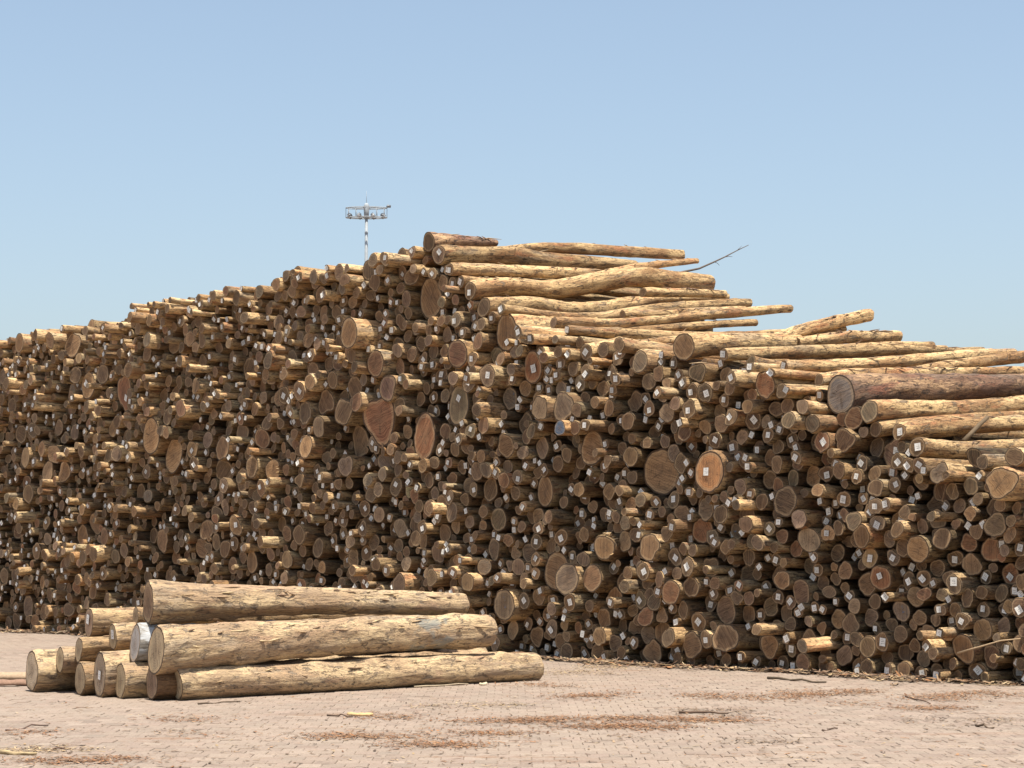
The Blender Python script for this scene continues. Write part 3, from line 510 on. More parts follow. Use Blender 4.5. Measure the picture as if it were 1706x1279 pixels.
911,140,98,9,1,-178,76,116,-13,8,2108,40,107,-40,0,1116,44,80,35,1,1336,38,118,-19,5,1656,34,72,4,4,1436,36,75,-11,3,1876,36,67,8,1,1398,34,97,12,0,1262,44,114,-8,0,
1280,34,81,-3,5,686,152,85,-5,2,502,22,65,4,2,218,225,102,16,5,906,116,82,24,0,-212,74,95,-1,0,1812,38,63,-8,0,2320,48,62,18,2,2076,38,66,-5,0,670,164,106,1,0,
1924,40,99,16,4,2568,52,77,-15,4,1302,40,95,13,1,987,120,85,18,6,1224,40,84,30,0,1768,36,54,12,0,1484,44,103,-10,5,767,170,115,-6,4,1414,50,123,-15,2,974,133,77,4,1,
-152,78,101,4,0,150,44,72,-9,2,36,112,105,-7,6,654,178,90,-3,0,1780,44,89,15,0,572,202,93,37,1,1094,52,102,-3,4,114,90,82,17,1,2438,58,88,-1,0,1714,40,74,19,5,
1844,40,66,-26,3,1066,56,89,13,1,2026,40,86,-12,1,1318,44,57,13,3,1536,36,52,-13,0,-196,88,104,23,2,2656,48,77,-10,1,1130,46,59,-4,0,1354,40,53,-18,3,396,171,81,17,0,
804,170,104,-29,9,960,144,99,3,4,1176,60,116,-3,4,2460,64,103,-10,8,1678,52,150,12,4,780,70,63,-13,5,2274,58,76,-5,4,1892,46,104,-3,0,1548,42,59,18,1,2838,44,51,12,1,
2130,46,77,-19,4,1574,48,110,-11,4,112,266,135,17,4,2514,28,50,3,1,2252,16,57,31,1,1524,44,77,6,2,2222,46,64,-11,9,2330,62,83,-23,8,-110,92,99,40,0,1204,56,135,8,0,
1978,44,74,-12,1,1610,50,84,13,0,1628,46,81,-11,1,320,272,128,-7,3,2090,38,58,-18,5,1048,66,98,7,0,-164,92,80,1,1,204,72,66,-24,0,1864,48,103,-3,8,-138,96,114,-13,3,
606,242,144,-3,1,394,258,104,9,2,1284,52,102,10,2,1646,46,81,-1,0,-78,100,110,28,4,12,96,88,13,4,2184,54,121,23,8,610,198,74,-5,5,1364,56,133,0,0,1390,50,79,-10,4,
2062,52,97,-10,0,1798,46,78,23,0,2706,48,85,11,0,-180,108,149,-13,4,814,188,97,-11,0,1240,50,70,2,0,374,266,105,0,6,-54,104,114,-7,6,1764,46,50,29,2,2914,50,97,35,0,
1442,54,107,-22,2,1500,48,53,-8,4,-30,106,92,-9,0,1540,56,106,-2,5,530,172,69,-4,4,2206,48,70,-4,3,-154,108,86,5,0,1834,52,88,14,1,1308,60,121,-1,0,2238,52,78,28,4,
1124,60,94,7,1,2822,52,98,18,8,548,268,117,-11,1,2084,50,72,-20,1,-120,114,145,-7,0,234,80,64,-25,4,2354,62,80,-26,8,1742,50,67,21,1,716,200,85,-17,2,-96,118,104,-2,4,
2042,52,76,-24,0,219,296,197,-30,3,1726,52,91,10,0,1034,86,98,30,0,2218,64,121,22,4,1336,62,112,-8,4,1704,48,52,43,2,62,132,99,-11,7,696,208,114,9,6,2098,54,63,20,1,
2880,54,83,18,3,1512,54,74,10,5,66,190,111,3,0,122,58,65,50,6,-114,24,62,-1,6,2152,56,63,-11,1,2012,50,79,-12,1,1468,60,121,11,2,1910,50,72,7,1,1818,50,60,3,0,
891,154,118,12,5,2252,62,79,9,4,1230,68,137,-1,6,748,218,93,-9,5,2518,38,50,-27,8,2686,48,61,-9,1,230,104,77,-18,1,1556,50,54,-8,2,2636,26,62,-23,0,804,208,75,-20,0,
1964,52,72,17,8,512,208,85,5,0,2800,56,84,28,0,1594,58,90,-4,4,-70,120,100,13,6,2370,64,83,2,0,2116,54,51,-35,0,786,24,61,-4,0,754,202,72,-18,6,574,242,102,-10,0,
1250,58,55,39,0,-142,122,85,14,0,600,266,101,-9,1,542,312,163,-15,5,1144,64,94,18,9,1754,56,66,46,0,582,294,135,7,4,790,234,98,-15,0,2590,52,68,-16,0,950,164,125,1,0,
1266,62,68,-2,1,2026,58,77,-10,0,911,189,95,-8,6,2666,62,94,5,0,1934,52,57,3,4,1494,58,58,-9,0,864,193,81,2,9,1078,70,86,22,5,1768,58,74,13,1,-162,124,88,10,0,
1704,62,85,-11,0,416,296,116,-1,0,1104,70,97,7,1,-44,120,71,16,7,-18,148,136,-8,0,340,104,62,-6,0,2604,54,71,-20,0,1628,64,102,20,4,1278,70,73,17,1,1792,64,110,5,2,
1654,68,138,14,2,-54,140,151,24,9,276,274,107,20,0,1254,76,111,32,0,1160,72,76,7,5,1398,66,95,-15,1,-108,136,107,15,6,1814,64,82,-6,5,1558,64,85,7,1,1294,74,82,50,0,
1848,52,49,16,1,2684,64,85,13,0,1738,66,86,33,8,690,308,163,3,0,668,242,114,4,6,2522,62,80,-26,0,604,310,120,-1,0,2738,56,91,-9,0,-28,126,95,3,4,1190,74,77,13,1,
910,72,60,-29,4,-130,136,100,-3,0,2710,68,115,18,0,776,99,60,-8,1,2556,58,56,-21,5,840,242,112,-1,0,880,202,96,16,1,1922,60,85,9,5,788,41,58,9,1,2238,66,63,7,5,
1848,66,85,10,9,1132,80,103,44,1,1428,68,89,-13,0,456,176,77,38,2,1062,82,100,13,1,26,50,70,11,0,1204,78,66,-12,2,1090,80,62,47,0,1098,98,128,0,1,1380,70,77,-10,0,
2846,54,79,13,0,-284,8,66,-1,1,1994,58,103,-3,0,1520,68,91,13,0,2424,56,50,21,4,2314,60,50,5,0,1882,66,123,-9,0,1504,66,63,23,1,336,316,158,-12,1,2772,54,64,7,0,
2752,52,49,-9,4,1448,76,112,-13,8,368,288,112,-4,2,2932,60,92,9,0,2860,56,63,50,1,1488,70,77,3,4,-150,146,120,-2,8,676,210,72,12,4,506,140,64,38,0,506,324,121,16,3,
608,214,80,2,0,770,248,138,-31,1,1352,74,75,-8,0,1414,76,74,-8,8,1948,60,72,-13,8,1610,64,53,-5,1,2308,74,101,9,0,2416,64,65,11,5,868,216,85,12,0,46,220,148,-12,0,
1580,68,84,5,2,-84,138,118,-3,9,430,324,103,-19,0,582,320,114,-17,3,2578,64,84,-9,0,784,282,125,-14,3,1832,68,75,-2,2,962,184,105,6,0,1016,86,76,-1,0,1598,78,109,-14,4,
968,158,62,-25,1,2428,72,79,-10,0,-38,162,105,8,0,726,238,103,-9,4,2284,70,76,20,2,2596,70,111,-22,4,1760,78,136,26,2,2898,58,66,21,2,1322,72,55,13,0,132,124,72,7,1,
2650,62,60,-2,7,2832,66,70,14,0,1902,62,72,-5,0,2758,66,100,-2,0,1546,74,73,16,0,-6,168,95,11,1,-122,154,95,-1,0,2130,60,60,-11,4,-100,154,89,-7,1,1970,74,164,13,5,
1566,78,77,-13,4,2786,60,56,-31,0,2108,60,48,0,2,466,328,123,2,4,1076,96,79,36,1,642,220,82,11,5,2012,76,152,-4,0,1720,76,110,35,0,90,62,63,50,9,-72,156,86,-11,8,
-112,174,121,39,4,2546,70,96,-13,1,1368,76,61,0,0,2088,70,129,-9,0,1616,76,56,-19,5,2720,54,50,1,1,472,154,67,22,0,1336,84,106,44,0,2050,68,103,5,1,1038,138,94,2,0,
1022,162,79,0,5,310,248,97,24,0,1476,82,96,2,1,2200,62,52,1,8,104,104,62,11,3,716,284,96,-13,1,2340,78,110,25,1,2068,74,78,-11,9,2564,72,81,-7,0,1690,70,62,20,8,
340,344,126,48,6,2908,64,49,5,1,-88,168,92,14,0,2118,66,64,-15,0,1310,80,83,5,5,2034,70,57,-12,2,602,334,112,-10,0,2852,68,75,2,1,318,220,83,-10,1,810,224,91,-13,7,
536,250,83,17,8,1176,80,74,10,1,1936,72,93,6,1,-270,8,75,-15,1,2268,72,70,2,0,2614,68,72,-1,3,-58,170,104,40,1,2216,84,73,4,1,1676,86,142,10,4,1532,76,53,13,4,
374,366,112,11,0,1806,78,72,-3,6,2870,70,100,26,6,-102,58,62,14,0,494,348,134,15,4,1148,80,59,-21,4,418,348,108,6,0,2444,74,77,-9,0,2252,76,60,-15,3,1914,72,58,-29,5,
586,348,94,15,8,2888,66,62,-7,0,1116,80,55,8,9,1270,82,56,-12,0,2236,82,93,-19,1,-98,196,119,-4,8,1160,90,103,1,0,-24,178,98,7,9,1218,88,92,15,4,2810,70,89,1,7,
2414,82,83,10,5,898,200,75,-14,0,2944,70,61,16,0,1502,78,61,5,0,2514,76,80,-14,0,1636,78,60,9,3,1862,74,70,-17,0,1832,86,105,17,0,564,280,84,5,3,2474,80,98,-10,0,
1388,88,124,-12,0,758,154,61,-28,1,2324,74,49,4,1,-74,184,106,-6,8,1196,90,71,14,6,1518,86,91,-9,6,1430,88,102,-10,0,-42,182,85,9,1,-56,198,124,3,4,-28,208,153,12,4,
670,344,118,-29,0,100,200,75,0,4,1018,178,85,-14,0,-138,164,81,19,5,2778,76,114,10,0,2730,70,73,14,0,1700,78,63,2,2,1004,194,92,-2,1,2918,74,89,21,0,1284,86,73,21,1,
564,362,98,21,0,1360,88,86,5,1,2530,82,92,-18,2,2040,86,100,-5,0,1048,100,96,50,3,2456,82,68,-27,1,1738,86,89,18,8,2638,72,80,-17,6,2106,70,51,-15,3,1206,112,173,31,0,
600,368,149,17,4,2898,80,110,19,0,2292,84,80,2,4,1898,80,91,-19,1,2264,96,157,18,2,1784,80,65,24,0,2744,80,96,-9,5,894,290,109,2,4,872,292,98,11,1,2824,80,81,-14,0,
2102,82,58,4,0,514,366,119,-4,4,2624,76,55,-33,0,932,258,120,17,0,2796,76,59,-4,0,2932,76,50,9,0,1580,88,86,8,0,2656,78,86,-20,0,1646,86,60,0,1,2692,84,121,18,0,
1238,90,96,21,1,-76,204,88,25,1,824,174,65,-20,0,2438,88,72,7,0,426,368,96,35,4,-56,222,122,32,0,2494,86,101,12,0,576,380,111,25,2,2322,92,112,2,0,1874,86,95,-21,8,
2840,78,71,22,4,54,250,114,-15,2,1624,86,67,-6,0,-38,234,99,-15,3,2362,76,59,9,4,1122,100,105,11,3,244,250,98,-11,0,2856,80,53,25,4,548,396,133,18,1,908,346,128,15,2,
1920,84,75,22,9,1852,86,81,8,0,2580,80,79,-10,0,2722,86,95,14,0,2940,84,64,28,0,1992,82,54,-24,4,1948,84,72,-3,3,2622,94,126,0,0,308,292,86,-4,0,1552,86,63,23,0,
2674,76,57,13,3,756,392,98,13,0,2670,92,104,1,1,1064,106,75,-6,4,670,394,103,-11,1,726,302,98,16,0,1496,92,93,0,2,2556,86,80,-8,0,1264,98,119,27,6,1796,92,95,-9,4,
2510,92,64,-25,2,664,448,182,8,6,1814,88,51,-7,0,2606,84,52,-10,9,1458,96,105,-4,0,360,308,87,9,3,916,220,102,-3,0,2058,86,69,-6,8,1534,88,65,0,0,118,224,74,-4,9,
436,230,73,50,6,1050,118,72,29,0,2808,90,103,17,4,1704,92,84,12,1,1608,96,96,-8,0,1778,92,64,2,0,1298,88,55,12,1,1144,104,103,-14,3,1636,98,97,-11,0,2760,84,66,6,7,
466,234,72,32,1,1720,94,64,19,1,1564,92,64,-1,3,1082,114,88,18,0,2640,86,56,0,1,644,396,95,-26,2,844,352,163,-26,4,470,300,82,6,3,1656,96,81,12,1,2594,90,73,6,1,
1314,98,101,3,6,2424,104,140,6,0,1752,102,114,25,2,1478,102,99,9,9,944,214,82,9,5,2570,90,61,-25,5,2304,92,62,-7,1,832,262,90,-10,1,1408,90,61,13,1,1862,98,77,-40,1,
1548,100,82,-3,4,1108,124,138,42,4,1518,108,133,2,3,1180,98,100,4,4,2790,90,66,3,0,784,354,112,28,2,1346,100,77,-4,8,2160,88,58,-14,1,1370,98,55,-31,3,2878,86,77,22,4,
700,256,86,17,0,364,386,107,33,0,1068,152,97,22,0,286,120,65,-37,0,2848,90,75,22,1,1590,102,84,8,7,1812,100,69,-5,0,2400,102,97,9,4,1844,108,125,-9,0,2650,94,71,17,1,
2464,94,70,4,0,2524,100,91,-1,8,1572,100,52,18,1,2542,90,49,-6,9,2864,90,72,30,4,1286,104,111,9,0,2748,98,89,-8,7,444,276,74,3,6,1694,110,123,-13,0,1908,94,80,-18,2,
1360,106,71,3,1,476,398,110,16,0,1092,146,134,10,0,802,324,93,-3,0,2926,86,49,18,0,1770,104,67,21,2,1934,88,57,-8,0,2450,94,55,7,0,2174,86,53,3,4,1186,128,78,-10,1,
836,168,59,2,1,234,234,72,0,9,784,174,61,-11,5,2708,92,51,-1,0,930,306,132,-5,0,2914,96,109,17,0,1732,106,87,49,6,2502,108,115,1,6,2146,94,68,-3,1,2480,100,88,34,9,
1150,148,94,-9,8,958,232,147,-30,0,590,396,92,47,1,1238,108,87,18,1,2288,100,82,-2,1,2834,90,54,25,0,950,200,67,3,5,2460,110,92,13,0,1010,98,58,2,5,1440,106,86,-14,0,
1332,114,120,5,3,1268,120,111,-18,1,2338,106,88,-1,3,436,386,98,13,2,1786,106,78,-7,0,888,376,127,1,4,2224,96,66,19,0,2730,104,95,-2,1,210,270,82,-12,3,1562,104,54,17,4,
2074,86,51,0,0,2700,108,128,29,0,2084,88,50,-24,0,1826,102,54,0,0,2168,100,84,27,1,1352,120,86,-2,0,1186,144,77,-5,3,1888,92,61,-2,0,2776,94,60,2,4,1494,118,118,-17,2,
2890,100,110,13,0,2640,106,73,-13,4,856,204,59,13,0,1982,96,89,-33,0,2764,102,74,1,1,644,190,63,32,5,994,296,137,26,8,2784,106,82,33,0,2098,96,79,19,6,1048,154,94,14,0,
2824,100,84,-18,0,1622,110,84,-7,4,2066,98,77,-40,1,934,368,184,-7,0,2842,104,80,1,0,328,292,87,-16,2,2660,106,64,-6,0,1170,152,96,6,1,2936,98,78,-11,2,1074,170,88,35,9,
1230,124,87,-15,1,1548,120,116,18,4,1188,162,100,-12,6,1038,170,90,12,0,1002,116,67,13,3,2212,96,54,13,0,462,414,96,19,0,1998,94,71,30,0,1674,108,75,6,6,186,144,72,-21,9,
1958,92,51,-5,1,790,214,70,-19,1,1130,116,70,36,0,2184,106,92,38,4,1156,164,75,18,5,2052,98,59,-3,0,2872,102,75,5,3,2026,96,75,6,2,2678,112,93,13,5,2540,102,64,11,2,
1398,104,53,6,3,2858,104,67,22,4,326,362,100,35,0,1464,116,97,-2,1,2082,98,50,-23,5,2798,104,56,10,6,1400,128,112,-16,0,1160,106,54,2,2,1714,106,67,9,0,1606,112,64,-1,1,
1100,166,87,23,1,2812,106,48,5,0,1804,116,105,18,2,1182,114,60,0,6,1922,98,65,-6,7,948,278,127,27,2,2926,112,83,28,0,1056,170,80,4,1,1162,184,133,15,0,2742,112,49,9,3,
1642,114,71,2,4,1234,150,89,-5,0,1770,118,69,11,0,1006,318,114,25,0,1968,96,48,-2,1,1440,124,86,-34,1,1386,108,65,-18,1,680,416,131,-28,1,82,228,81,-14,1,1080,130,65,43,9,
1046,186,92,9,3,2304,104,57,-19,1,270,292,83,-19,3,2830,114,67,3,0,2212,114,122,26,4,580,422,95,12,3,2756,114,63,22,4,1112,146,66,5,0,1268,144,112,31,0,1786,124,90,14,0,
1944,102,110,-26,0,2624,118,110,0,4,2082,112,86,-10,0,1026,192,74,20,0,1528,126,76,0,0,1422,130,84,-9,8,1302,110,52,22,1,1880,104,82,-15,5,2530,114,55,4,1,2718,118,72,3,6,
2320,110,68,29,0,1896,100,54,-15,9,1742,120,76,-5,4,1090,178,68,25,1,2286,116,83,-2,7,310,144,63,-9,0,2908,114,81,23,0,2012,104,90,-2,4,2036,116,152,-7,8,2308,116,66,17,1,
716,364,100,-4,1,1576,110,52,3,3,1022,208,90,6,0,1478,130,83,-22,0,2484,116,79,-1,0,584,256,69,7,0,1082,230,141,21,0,1962,106,68,-15,1,622,408,82,-15,1,1414,150,129,-22,1,
1908,110,79,-25,0,1866,112,69,-19,1,898,402,153,0,4,1512,126,54,6,0,1510,144,120,-9,0,964,206,82,-10,0,2804,118,91,23,1,1706,128,85,5,4,1824,118,94,15,0,702,424,104,23,5,
908,236,81,23,3,1892,118,107,-33,0,2392,120,97,-3,7,678,224,61,29,0,786,402,98,4,0,918,108,60,-13,6,1340,134,93,26,0,602,428,85,-23,0,566,434,84,-22,4,612,444,98,-10,5,
1928,108,48,5,1,1302,152,97,8,7,1014,230,111,13,0,2650,120,99,-2,6,388,206,71,15,1,568,262,80,-13,4,1812,134,89,-5,4,192,304,84,-9,4,2942,116,79,50,0,1720,118,65,0,2,
716,444,112,-39,0,1250,158,86,-6,0,2882,118,91,-5,0,1678,122,63,-6,0,1856,122,54,-30,0,2862,118,78,8,1,2444,112,66,5,1,1252,112,57,1,3,66,232,86,-2,0,2516,124,97,7,0,
1586,146,111,-3,0,2064,116,93,-2,0,1188,188,136,11,0,636,448,91,-9,7,1630,124,64,-10,0,2348,118,61,-1,0,1068,188,99,1,0,2774,128,160,50,6,1126,138,68,29,0,1794,142,101,1,0,
1644,128,65,0,9,1516,168,111,1,0,432,144,64,7,3,28,174,74,1,3,22,238,76,8,0,1606,162,137,7,2,1688,128,53,-1,4,1870,130,109,-10,0,2412,126,107,-1,6,1570,158,81,8,8,
1952,122,101,-12,0,2264,128,162,-4,5,1150,204,94,26,3,1964,134,72,-11,0,2740,128,118,46,0,2844,124,94,23,1,826,230,68,-14,2,2820,126,83,25,0,1224,166,92,1,0,186,266,73,-7,1,
1358,134,66,-16,1,2668,124,62,16,8,382,150,70,13,4,2470,126,89,40,8,2582,94,50,-18,0,1824,146,84,4,1,600,284,65,-13,9,1490,140,75,-14,0,2692,128,83,27,0,356,162,64,-17,3,
10,130,61,-9,0,2008,122,93,-6,1,332,380,82,-9,5,28,158,67,3,2,1994,106,49,9,2,1436,138,55,-26,0,2900,132,106,20,0,1564,142,66,22,2,1936,118,66,-4,6,1476,146,74,1,0,
2154,104,52,-11,1,2712,134,98,16,0,1694,138,52,28,4,2436,124,79,9,1,2926,130,94,11,4,268,224,67,-13,4,1402,170,99,-12,5,1584,166,80,7,8,2104,110,68,-19,6,2498,128,85,6,1,
736,460,131,-17,1,1044,266,116,8,5,2636,132,74,-6,1,1680,174,103,17,9,2536,124,57,-15,1,2796,130,49,1,8,322,234,63,4,5,1722,182,142,7,1,1900,132,60,-6,6,1040,204,94,-9,0,
2022,132,54,2,1,1756,118,52,12,2,1104,236,90,50,0,1284,154,67,10,2,450,192,64,21,1,1324,160,64,-18,6,2872,132,77,24,0,1262,176,126,-13,0,2452,126,77,3,4,1352,146,58,-7,4,
1886,142,94,-13,0,1562,172,76,6,2,1364,184,127,12,4,1578,184,109,50,0,2130,116,93,-7,8,1662,174,73,26,4,2174,120,82,37,0,2192,122,85,20,8,22,258,73,31,0,2942,134,70,28,4,
2298,126,70,18,0,2124,134,86,4,0,1090,254,112,20,1,1388,184,97,-6,0,1208,166,66,-21,0,2808,132,52,1,0,1420,172,78,-3,5,1596,180,63,13,1,1376,210,154,-22,1,1302,170,72,-4,0,
2358,126,64,13,1,760,474,131,-9,8,992,244,95,0,0,922,394,99,-11,1,352,246,64,3,2,1698,184,103,-7,8,2056,132,80,4,0,988,390,115,50,8,2230,128,72,24,0,1100,188,70,2,8,
2370,128,58,24,0,1528,140,54,-11,3,1238,182,113,-32,2,2174,136,82,7,1,2534,140,101,-2,4,1612,184,82,2,0,1214,182,88,-3,0,2204,130,53,10,0,1776,142,67,2,0,1254,206,179,-11,6,
1668,188,81,13,0,2614,136,91,-16,0,2674,142,123,25,0,1172,208,119,10,0,280,256,67,3,0,2386,138,89,29,0,2576,134,90,-4,4,2114,120,63,-7,2,1858,144,76,-26,1,1998,136,73,-5,0,
978,188,60,11,1,912,204,61,-13,5,884,422,86,9,7,752,278,64,2,8,2042,142,94,8,2,2286,130,52,38,7,1532,196,82,-7,1,1350,216,105,-9,0,2192,138,74,21,2,2286,148,132,28,0,
1192,224,107,3,0,358,326,74,-2,0,1782,158,99,15,5,546,286,69,-10,5,1942,136,62,-24,0,2428,140,97,-9,4,2070,132,58,22,0,1750,148,55,13,0,1138,216,67,11,5,2018,150,130,-22,0,
2064,148,97,23,0,1084,190,59,-18,0,148,260,63,12,4,876,230,69,-18,0,1236,230,117,-25,2,2144,106,49,-29,1,2576,102,50,-5,1,1982,142,83,-2,0,2652,140,92,8,0,2858,132,58,16,2,
1310,212,85,-18,3,2830,142,104,43,1,218,322,64,-49,7,2802,146,102,15,0,2484,136,66,12,3,764,286,72,16,1,1600,198,107,11,0,2146,144,67,17,4,1258,234,99,-24,3,2244,144,95,26,2,
1762,150,53,1,6,438,296,72,27,1,512,240,63,24,8,1340,186,83,3,5,2446,140,76,-10,4,1938,150,71,-16,0,1740,198,90,-1,7,2726,138,48,31,6,2512,142,85,5,1,1810,154,77,6,1,
1864,158,71,-25,0,814,448,126,3,4,1324,224,79,-3,3,496,402,76,23,0,2550,136,48,13,0,2882,148,109,8,8,1624,200,114,13,4,1902,150,75,-14,0,2754,150,138,17,0,2364,142,95,-10,4,
1920,116,51,6,1,1654,192,58,5,1,1208,236,89,-8,0,1886,160,86,-13,4,966,266,71,13,0,714,466,93,-1,3,982,268,83,-12,0,1760,198,69,7,0,1994,156,103,4,0,1274,162,58,-3,2,
2262,156,112,31,4,2850,144,77,1,0,1110,264,97,11,3,788,444,102,2,0,1180,242,106,10,4,1406,186,53,-24,0,1872,148,55,30,4,2462,142,83,10,2,2190,154,82,1,0,2914,140,48,38,0,
2410,144,77,9,8,2562,140,60,-1,0,1580,216,138,0,0,2930,146,67,7,1,2302,168,119,37,9,1470,198,82,-35,1,2050,158,74,8,1,1076,202,59,-14,1,1924,160,88,-23,2,2592,144,98,-22,2,
2384,160,126,25,0,2864,144,55,-7,0,1904,168,103,-26,0,1076,274,132,-10,4,2244,166,92,4,4,2278,168,77,42,4,1430,220,86,-8,3,2496,144,64,34,0,66,264,64,-15,0,2362,160,91,8,2,
870,436,92,6,5,1274,224,79,-3,5,2478,148,64,-8,7,2698,140,52,19,6,1730,164,51,-11,0,2716,152,90,17,1,2550,148,69,-3,1,2214,132,49,11,1,1798,162,62,5,3,566,306,71,-9,0,
1446,228,80,0,1,2566,152,58,-6,5,2692,154,79,15,0,88,210,61,-20,1,2786,146,51,-2,3,1050,316,131,4,1,2522,156,82,25,6,1296,184,60,-18,0,2410,160,74,12,2,1278,240,75,-30,0,
1528,216,119,-7,1,1476,214,88,-26,0,734,328,70,11,1,1684,190,51,15,6,974,308,79,20,1,806,488,95,-3,0,1026,320,81,27,0,1810,174,116,4,4,1320,240,84,-8,5,2504,160,107,12,0,
1386,232,83,12,0,1644,198,52,16,5,2578,152,59,-3,1,910,300,76,15,1,2778,164,149,2,4,1606,216,87,39,8,1940,176,128,-9,6,1144,262,118,6,8,1874,174,94,8,1,2036,156,50,-13,1,
2198,172,110,33,0,1822,160,59,-9,4,2462,158,70,1,0,1632,224,134,22,4,2008,168,73,-1,6,1506,224,96,-17,2,2658,164,146,-1,0,2036,170,88,22,0,2818,156,78,25,0,2066,166,74,-2,0,
2052,178,95,1,0,2114,178,91,-8,2,1724,204,76,2,0,1126,274,90,7,0,1196,260,134,7,2,1108,286,119,-1,2,546,350,66,46,1,2230,176,63,44,1,2538,158,78,-4,8,2142,178,87,5,7,
2860,160,108,-12,9,922,240,60,-2,4,854,466,101,29,2,1548,222,83,-1,1,765,356,78,14,1,2908,154,104,-6,4,1894,184,88,9,0,1462,224,77,28,2,2346,166,74,7,5,2592,164,101,11,0,
828,474,94,22,0,1756,212,76,23,3,2182,178,59,8,0,674,374,85,-16,1,1920,180,75,-21,0,2214,180,70,9,1,1866,192,97,17,7,2944,146,52,-11,5,1406,246,105,14,1,1158,284,134,7,2,
1926,200,123,-9,8,2068,184,72,12,1,1036,332,71,21,2,1774,204,51,-3,0,2100,192,99,-7,4,2128,188,82,10,2,1884,198,82,-8,6,2048,196,95,17,4,2324,170,70,13,0,2160,142,49,9,0,
110,210,67,38,6,1910,190,61,-1,0,972,324,70,17,0,2398,148,50,-1,0,1054,282,67,0,0,2194,192,92,8,4,2938,158,74,3,0,956,460,118,-9,1,1490,218,54,-12,5,2634,146,55,-8,8,
2108,158,49,-3,0,2368,184,163,4,0,2404,174,84,-24,7,868,360,83,22,1,2336,180,82,28,2,1852,202,78,-22,0,1788,210,99,6,0,1166,258,88,-5,4,964,354,70,12,7,2838,156,49,31,0,
1738,218,98,-9,4,2082,192,80,28,0,1230,198,66,-8,1,2484,160,69,5,1,1176,272,84,18,9,1016,338,104,-1,8,1134,290,84,7,1,2142,196,73,-3,9,1946,194,62,-11,3,2734,168,132,12,0,
2474,168,58,0,0,1324,264,148,-2,6,1070,336,152,-2,0,496,240,63,28,0,2068,200,76,-2,2,2118,202,84,28,5,1804,190,51,8,0,2288,180,59,33,8,2554,164,89,19,1,1792,236,161,-3,8,
1872,218,143,-1,0,1240,252,100,-10,2,634,362,72,-9,9,2734,146,56,8,1,2220,192,64,16,1,1222,244,72,15,0,2088,208,96,4,6,2318,182,61,20,0,870,308,64,-8,1,1486,232,87,16,1,
1950,208,79,8,0,1288,272,133,12,8,422,410,72,0,4,1366,231,83,8,2,2022,174,58,22,0,1068,292,63,-8,4,974,474,109,11,0,1054,296,65,4,3,2298,186,59,10,3,910,380,76,-8,1,
2924,162,66,11,1,2260,172,51,12,3,2038,184,56,35,4,92,262,66,31,4,132,270,66,23,1,2236,186,51,23,2,2134,206,54,11,0,2522,170,57,-12,1,2680,160,48,17,0,1266,250,72,-10,3,
2572,166,90,0,1,1196,282,84,19,7,2702,176,158,14,0,841,326,65,-2,6,1310,288,126,17,6,1112,312,96,3,3,2892,168,109,21,0,1180,292,101,-2,0,2830,162,52,2,1,1334,296,108,-22,4,
1044,346,91,40,1,1770,214,52,13,4,2804,164,81,-10,1,2756,172,79,21,2,1072,306,70,-1,1,1898,198,52,-3,4,1350,198,73,21,1,2000,216,92,-11,3,1562,230,72,-10,4,2056,212,83,25,0,
2146,210,73,7,0,2840,168,65,27,4,1210,294,79,14,0,872,476,105,18,1,2104,210,67,-7,1,2190,214,88,8,2,1196,302,79,-7,2,1766,228,91,20,2,2944,170,58,10,4,2072,214,64,9,8,
1424,238,88,8,0,1520,236,78,11,0,2540,172,59,18,0,1116,344,77,12,1,2460,178,92,-9,0,2820,180,139,27,1,1722,232,107,-5,0,1938,218,72,-8,3,1292,319,161,-8,6,1224,304,88,-5,0,
2678,174,72,-3,1,2038,218,84,2,0,1598,230,73,18,1,2416,194,129,0,4,1540,238,88,22,7,1962,216,60,4,1,872,496,85,40,7,2874,174,77,1,8,2346,194,80,16,9,2858,178,69,-14,2,
2592,186,122,-8,0,998,348,76,35,1,1850,216,64,4,0,2640,174,51,-12,0,2022,226,92,-10,2,2328,194,79,11,1,2912,178,112,13,0,1984,222,75,-7,2,446,330,61,4,3,1680,236,79,13,0,
1586,238,74,30,2,1614,236,82,12,0,1088,352,82,1,1,1034,218,60,-6,0,2512,178,66,5,2,1026,360,129,30,7,1460,242,105,23,0,2554,180,68,-16,0,2790,192,156,-14,0,1002,362,70,22,2,
1652,246,129,14,0,2128,220,99,13,2,1850,232,95,18,4,2492,170,50,17,7,1502,244,106,7,8,1740,236,67,-8,0,1928,230,61,11,1,2930,174,60,-10,0,1440,248,100,15,0,2390,178,56,9,8,
1010,378,104,11,0,2396,188,59,-11,4,1104,354,76,2,4,2766,182,65,23,1,1318,306,70,-27,0,2082,230,126,-9,0,1208,312,75,3,6,1478,246,66,36,5,2310,192,65,17,4,590,438,70,-30,1,
2652,186,78,-5,0,2528,180,60,-14,2,2294,200,86,-11,8,1752,226,51,-7,0,1276,188,58,9,0,2570,182,67,5,5,2632,186,83,-15,0,2156,222,82,-23,0,2110,224,88,19,1,2380,204,74,-3,0,
918,482,104,21,6,1942,232,73,-13,1,2478,178,49,-20,0,1824,236,69,-3,0,1998,234,87,-17,4,1396,304,84,13,0,2748,190,120,36,2,1952,222,50,-10,1,1488,264,134,-14,7,2668,182,55,18,1,
1570,244,82,21,5,1526,252,90,-4,5,2050,232,96,-5,4,1424,260,95,21,8,2208,196,52,9,6,2542,186,60,-18,5,1922,248,131,4,1,1264,320,115,-4,9,2316,206,81,-3,2,2394,202,69,-4,1,
1632,244,65,21,1,1696,242,93,10,0,2448,188,53,-8,2,898,308,60,6,1,1600,248,101,14,0,1058,358,99,-4,0,2724,186,71,14,2,1460,260,75,20,8,2142,230,68,13,0,2360,210,110,-13,4,
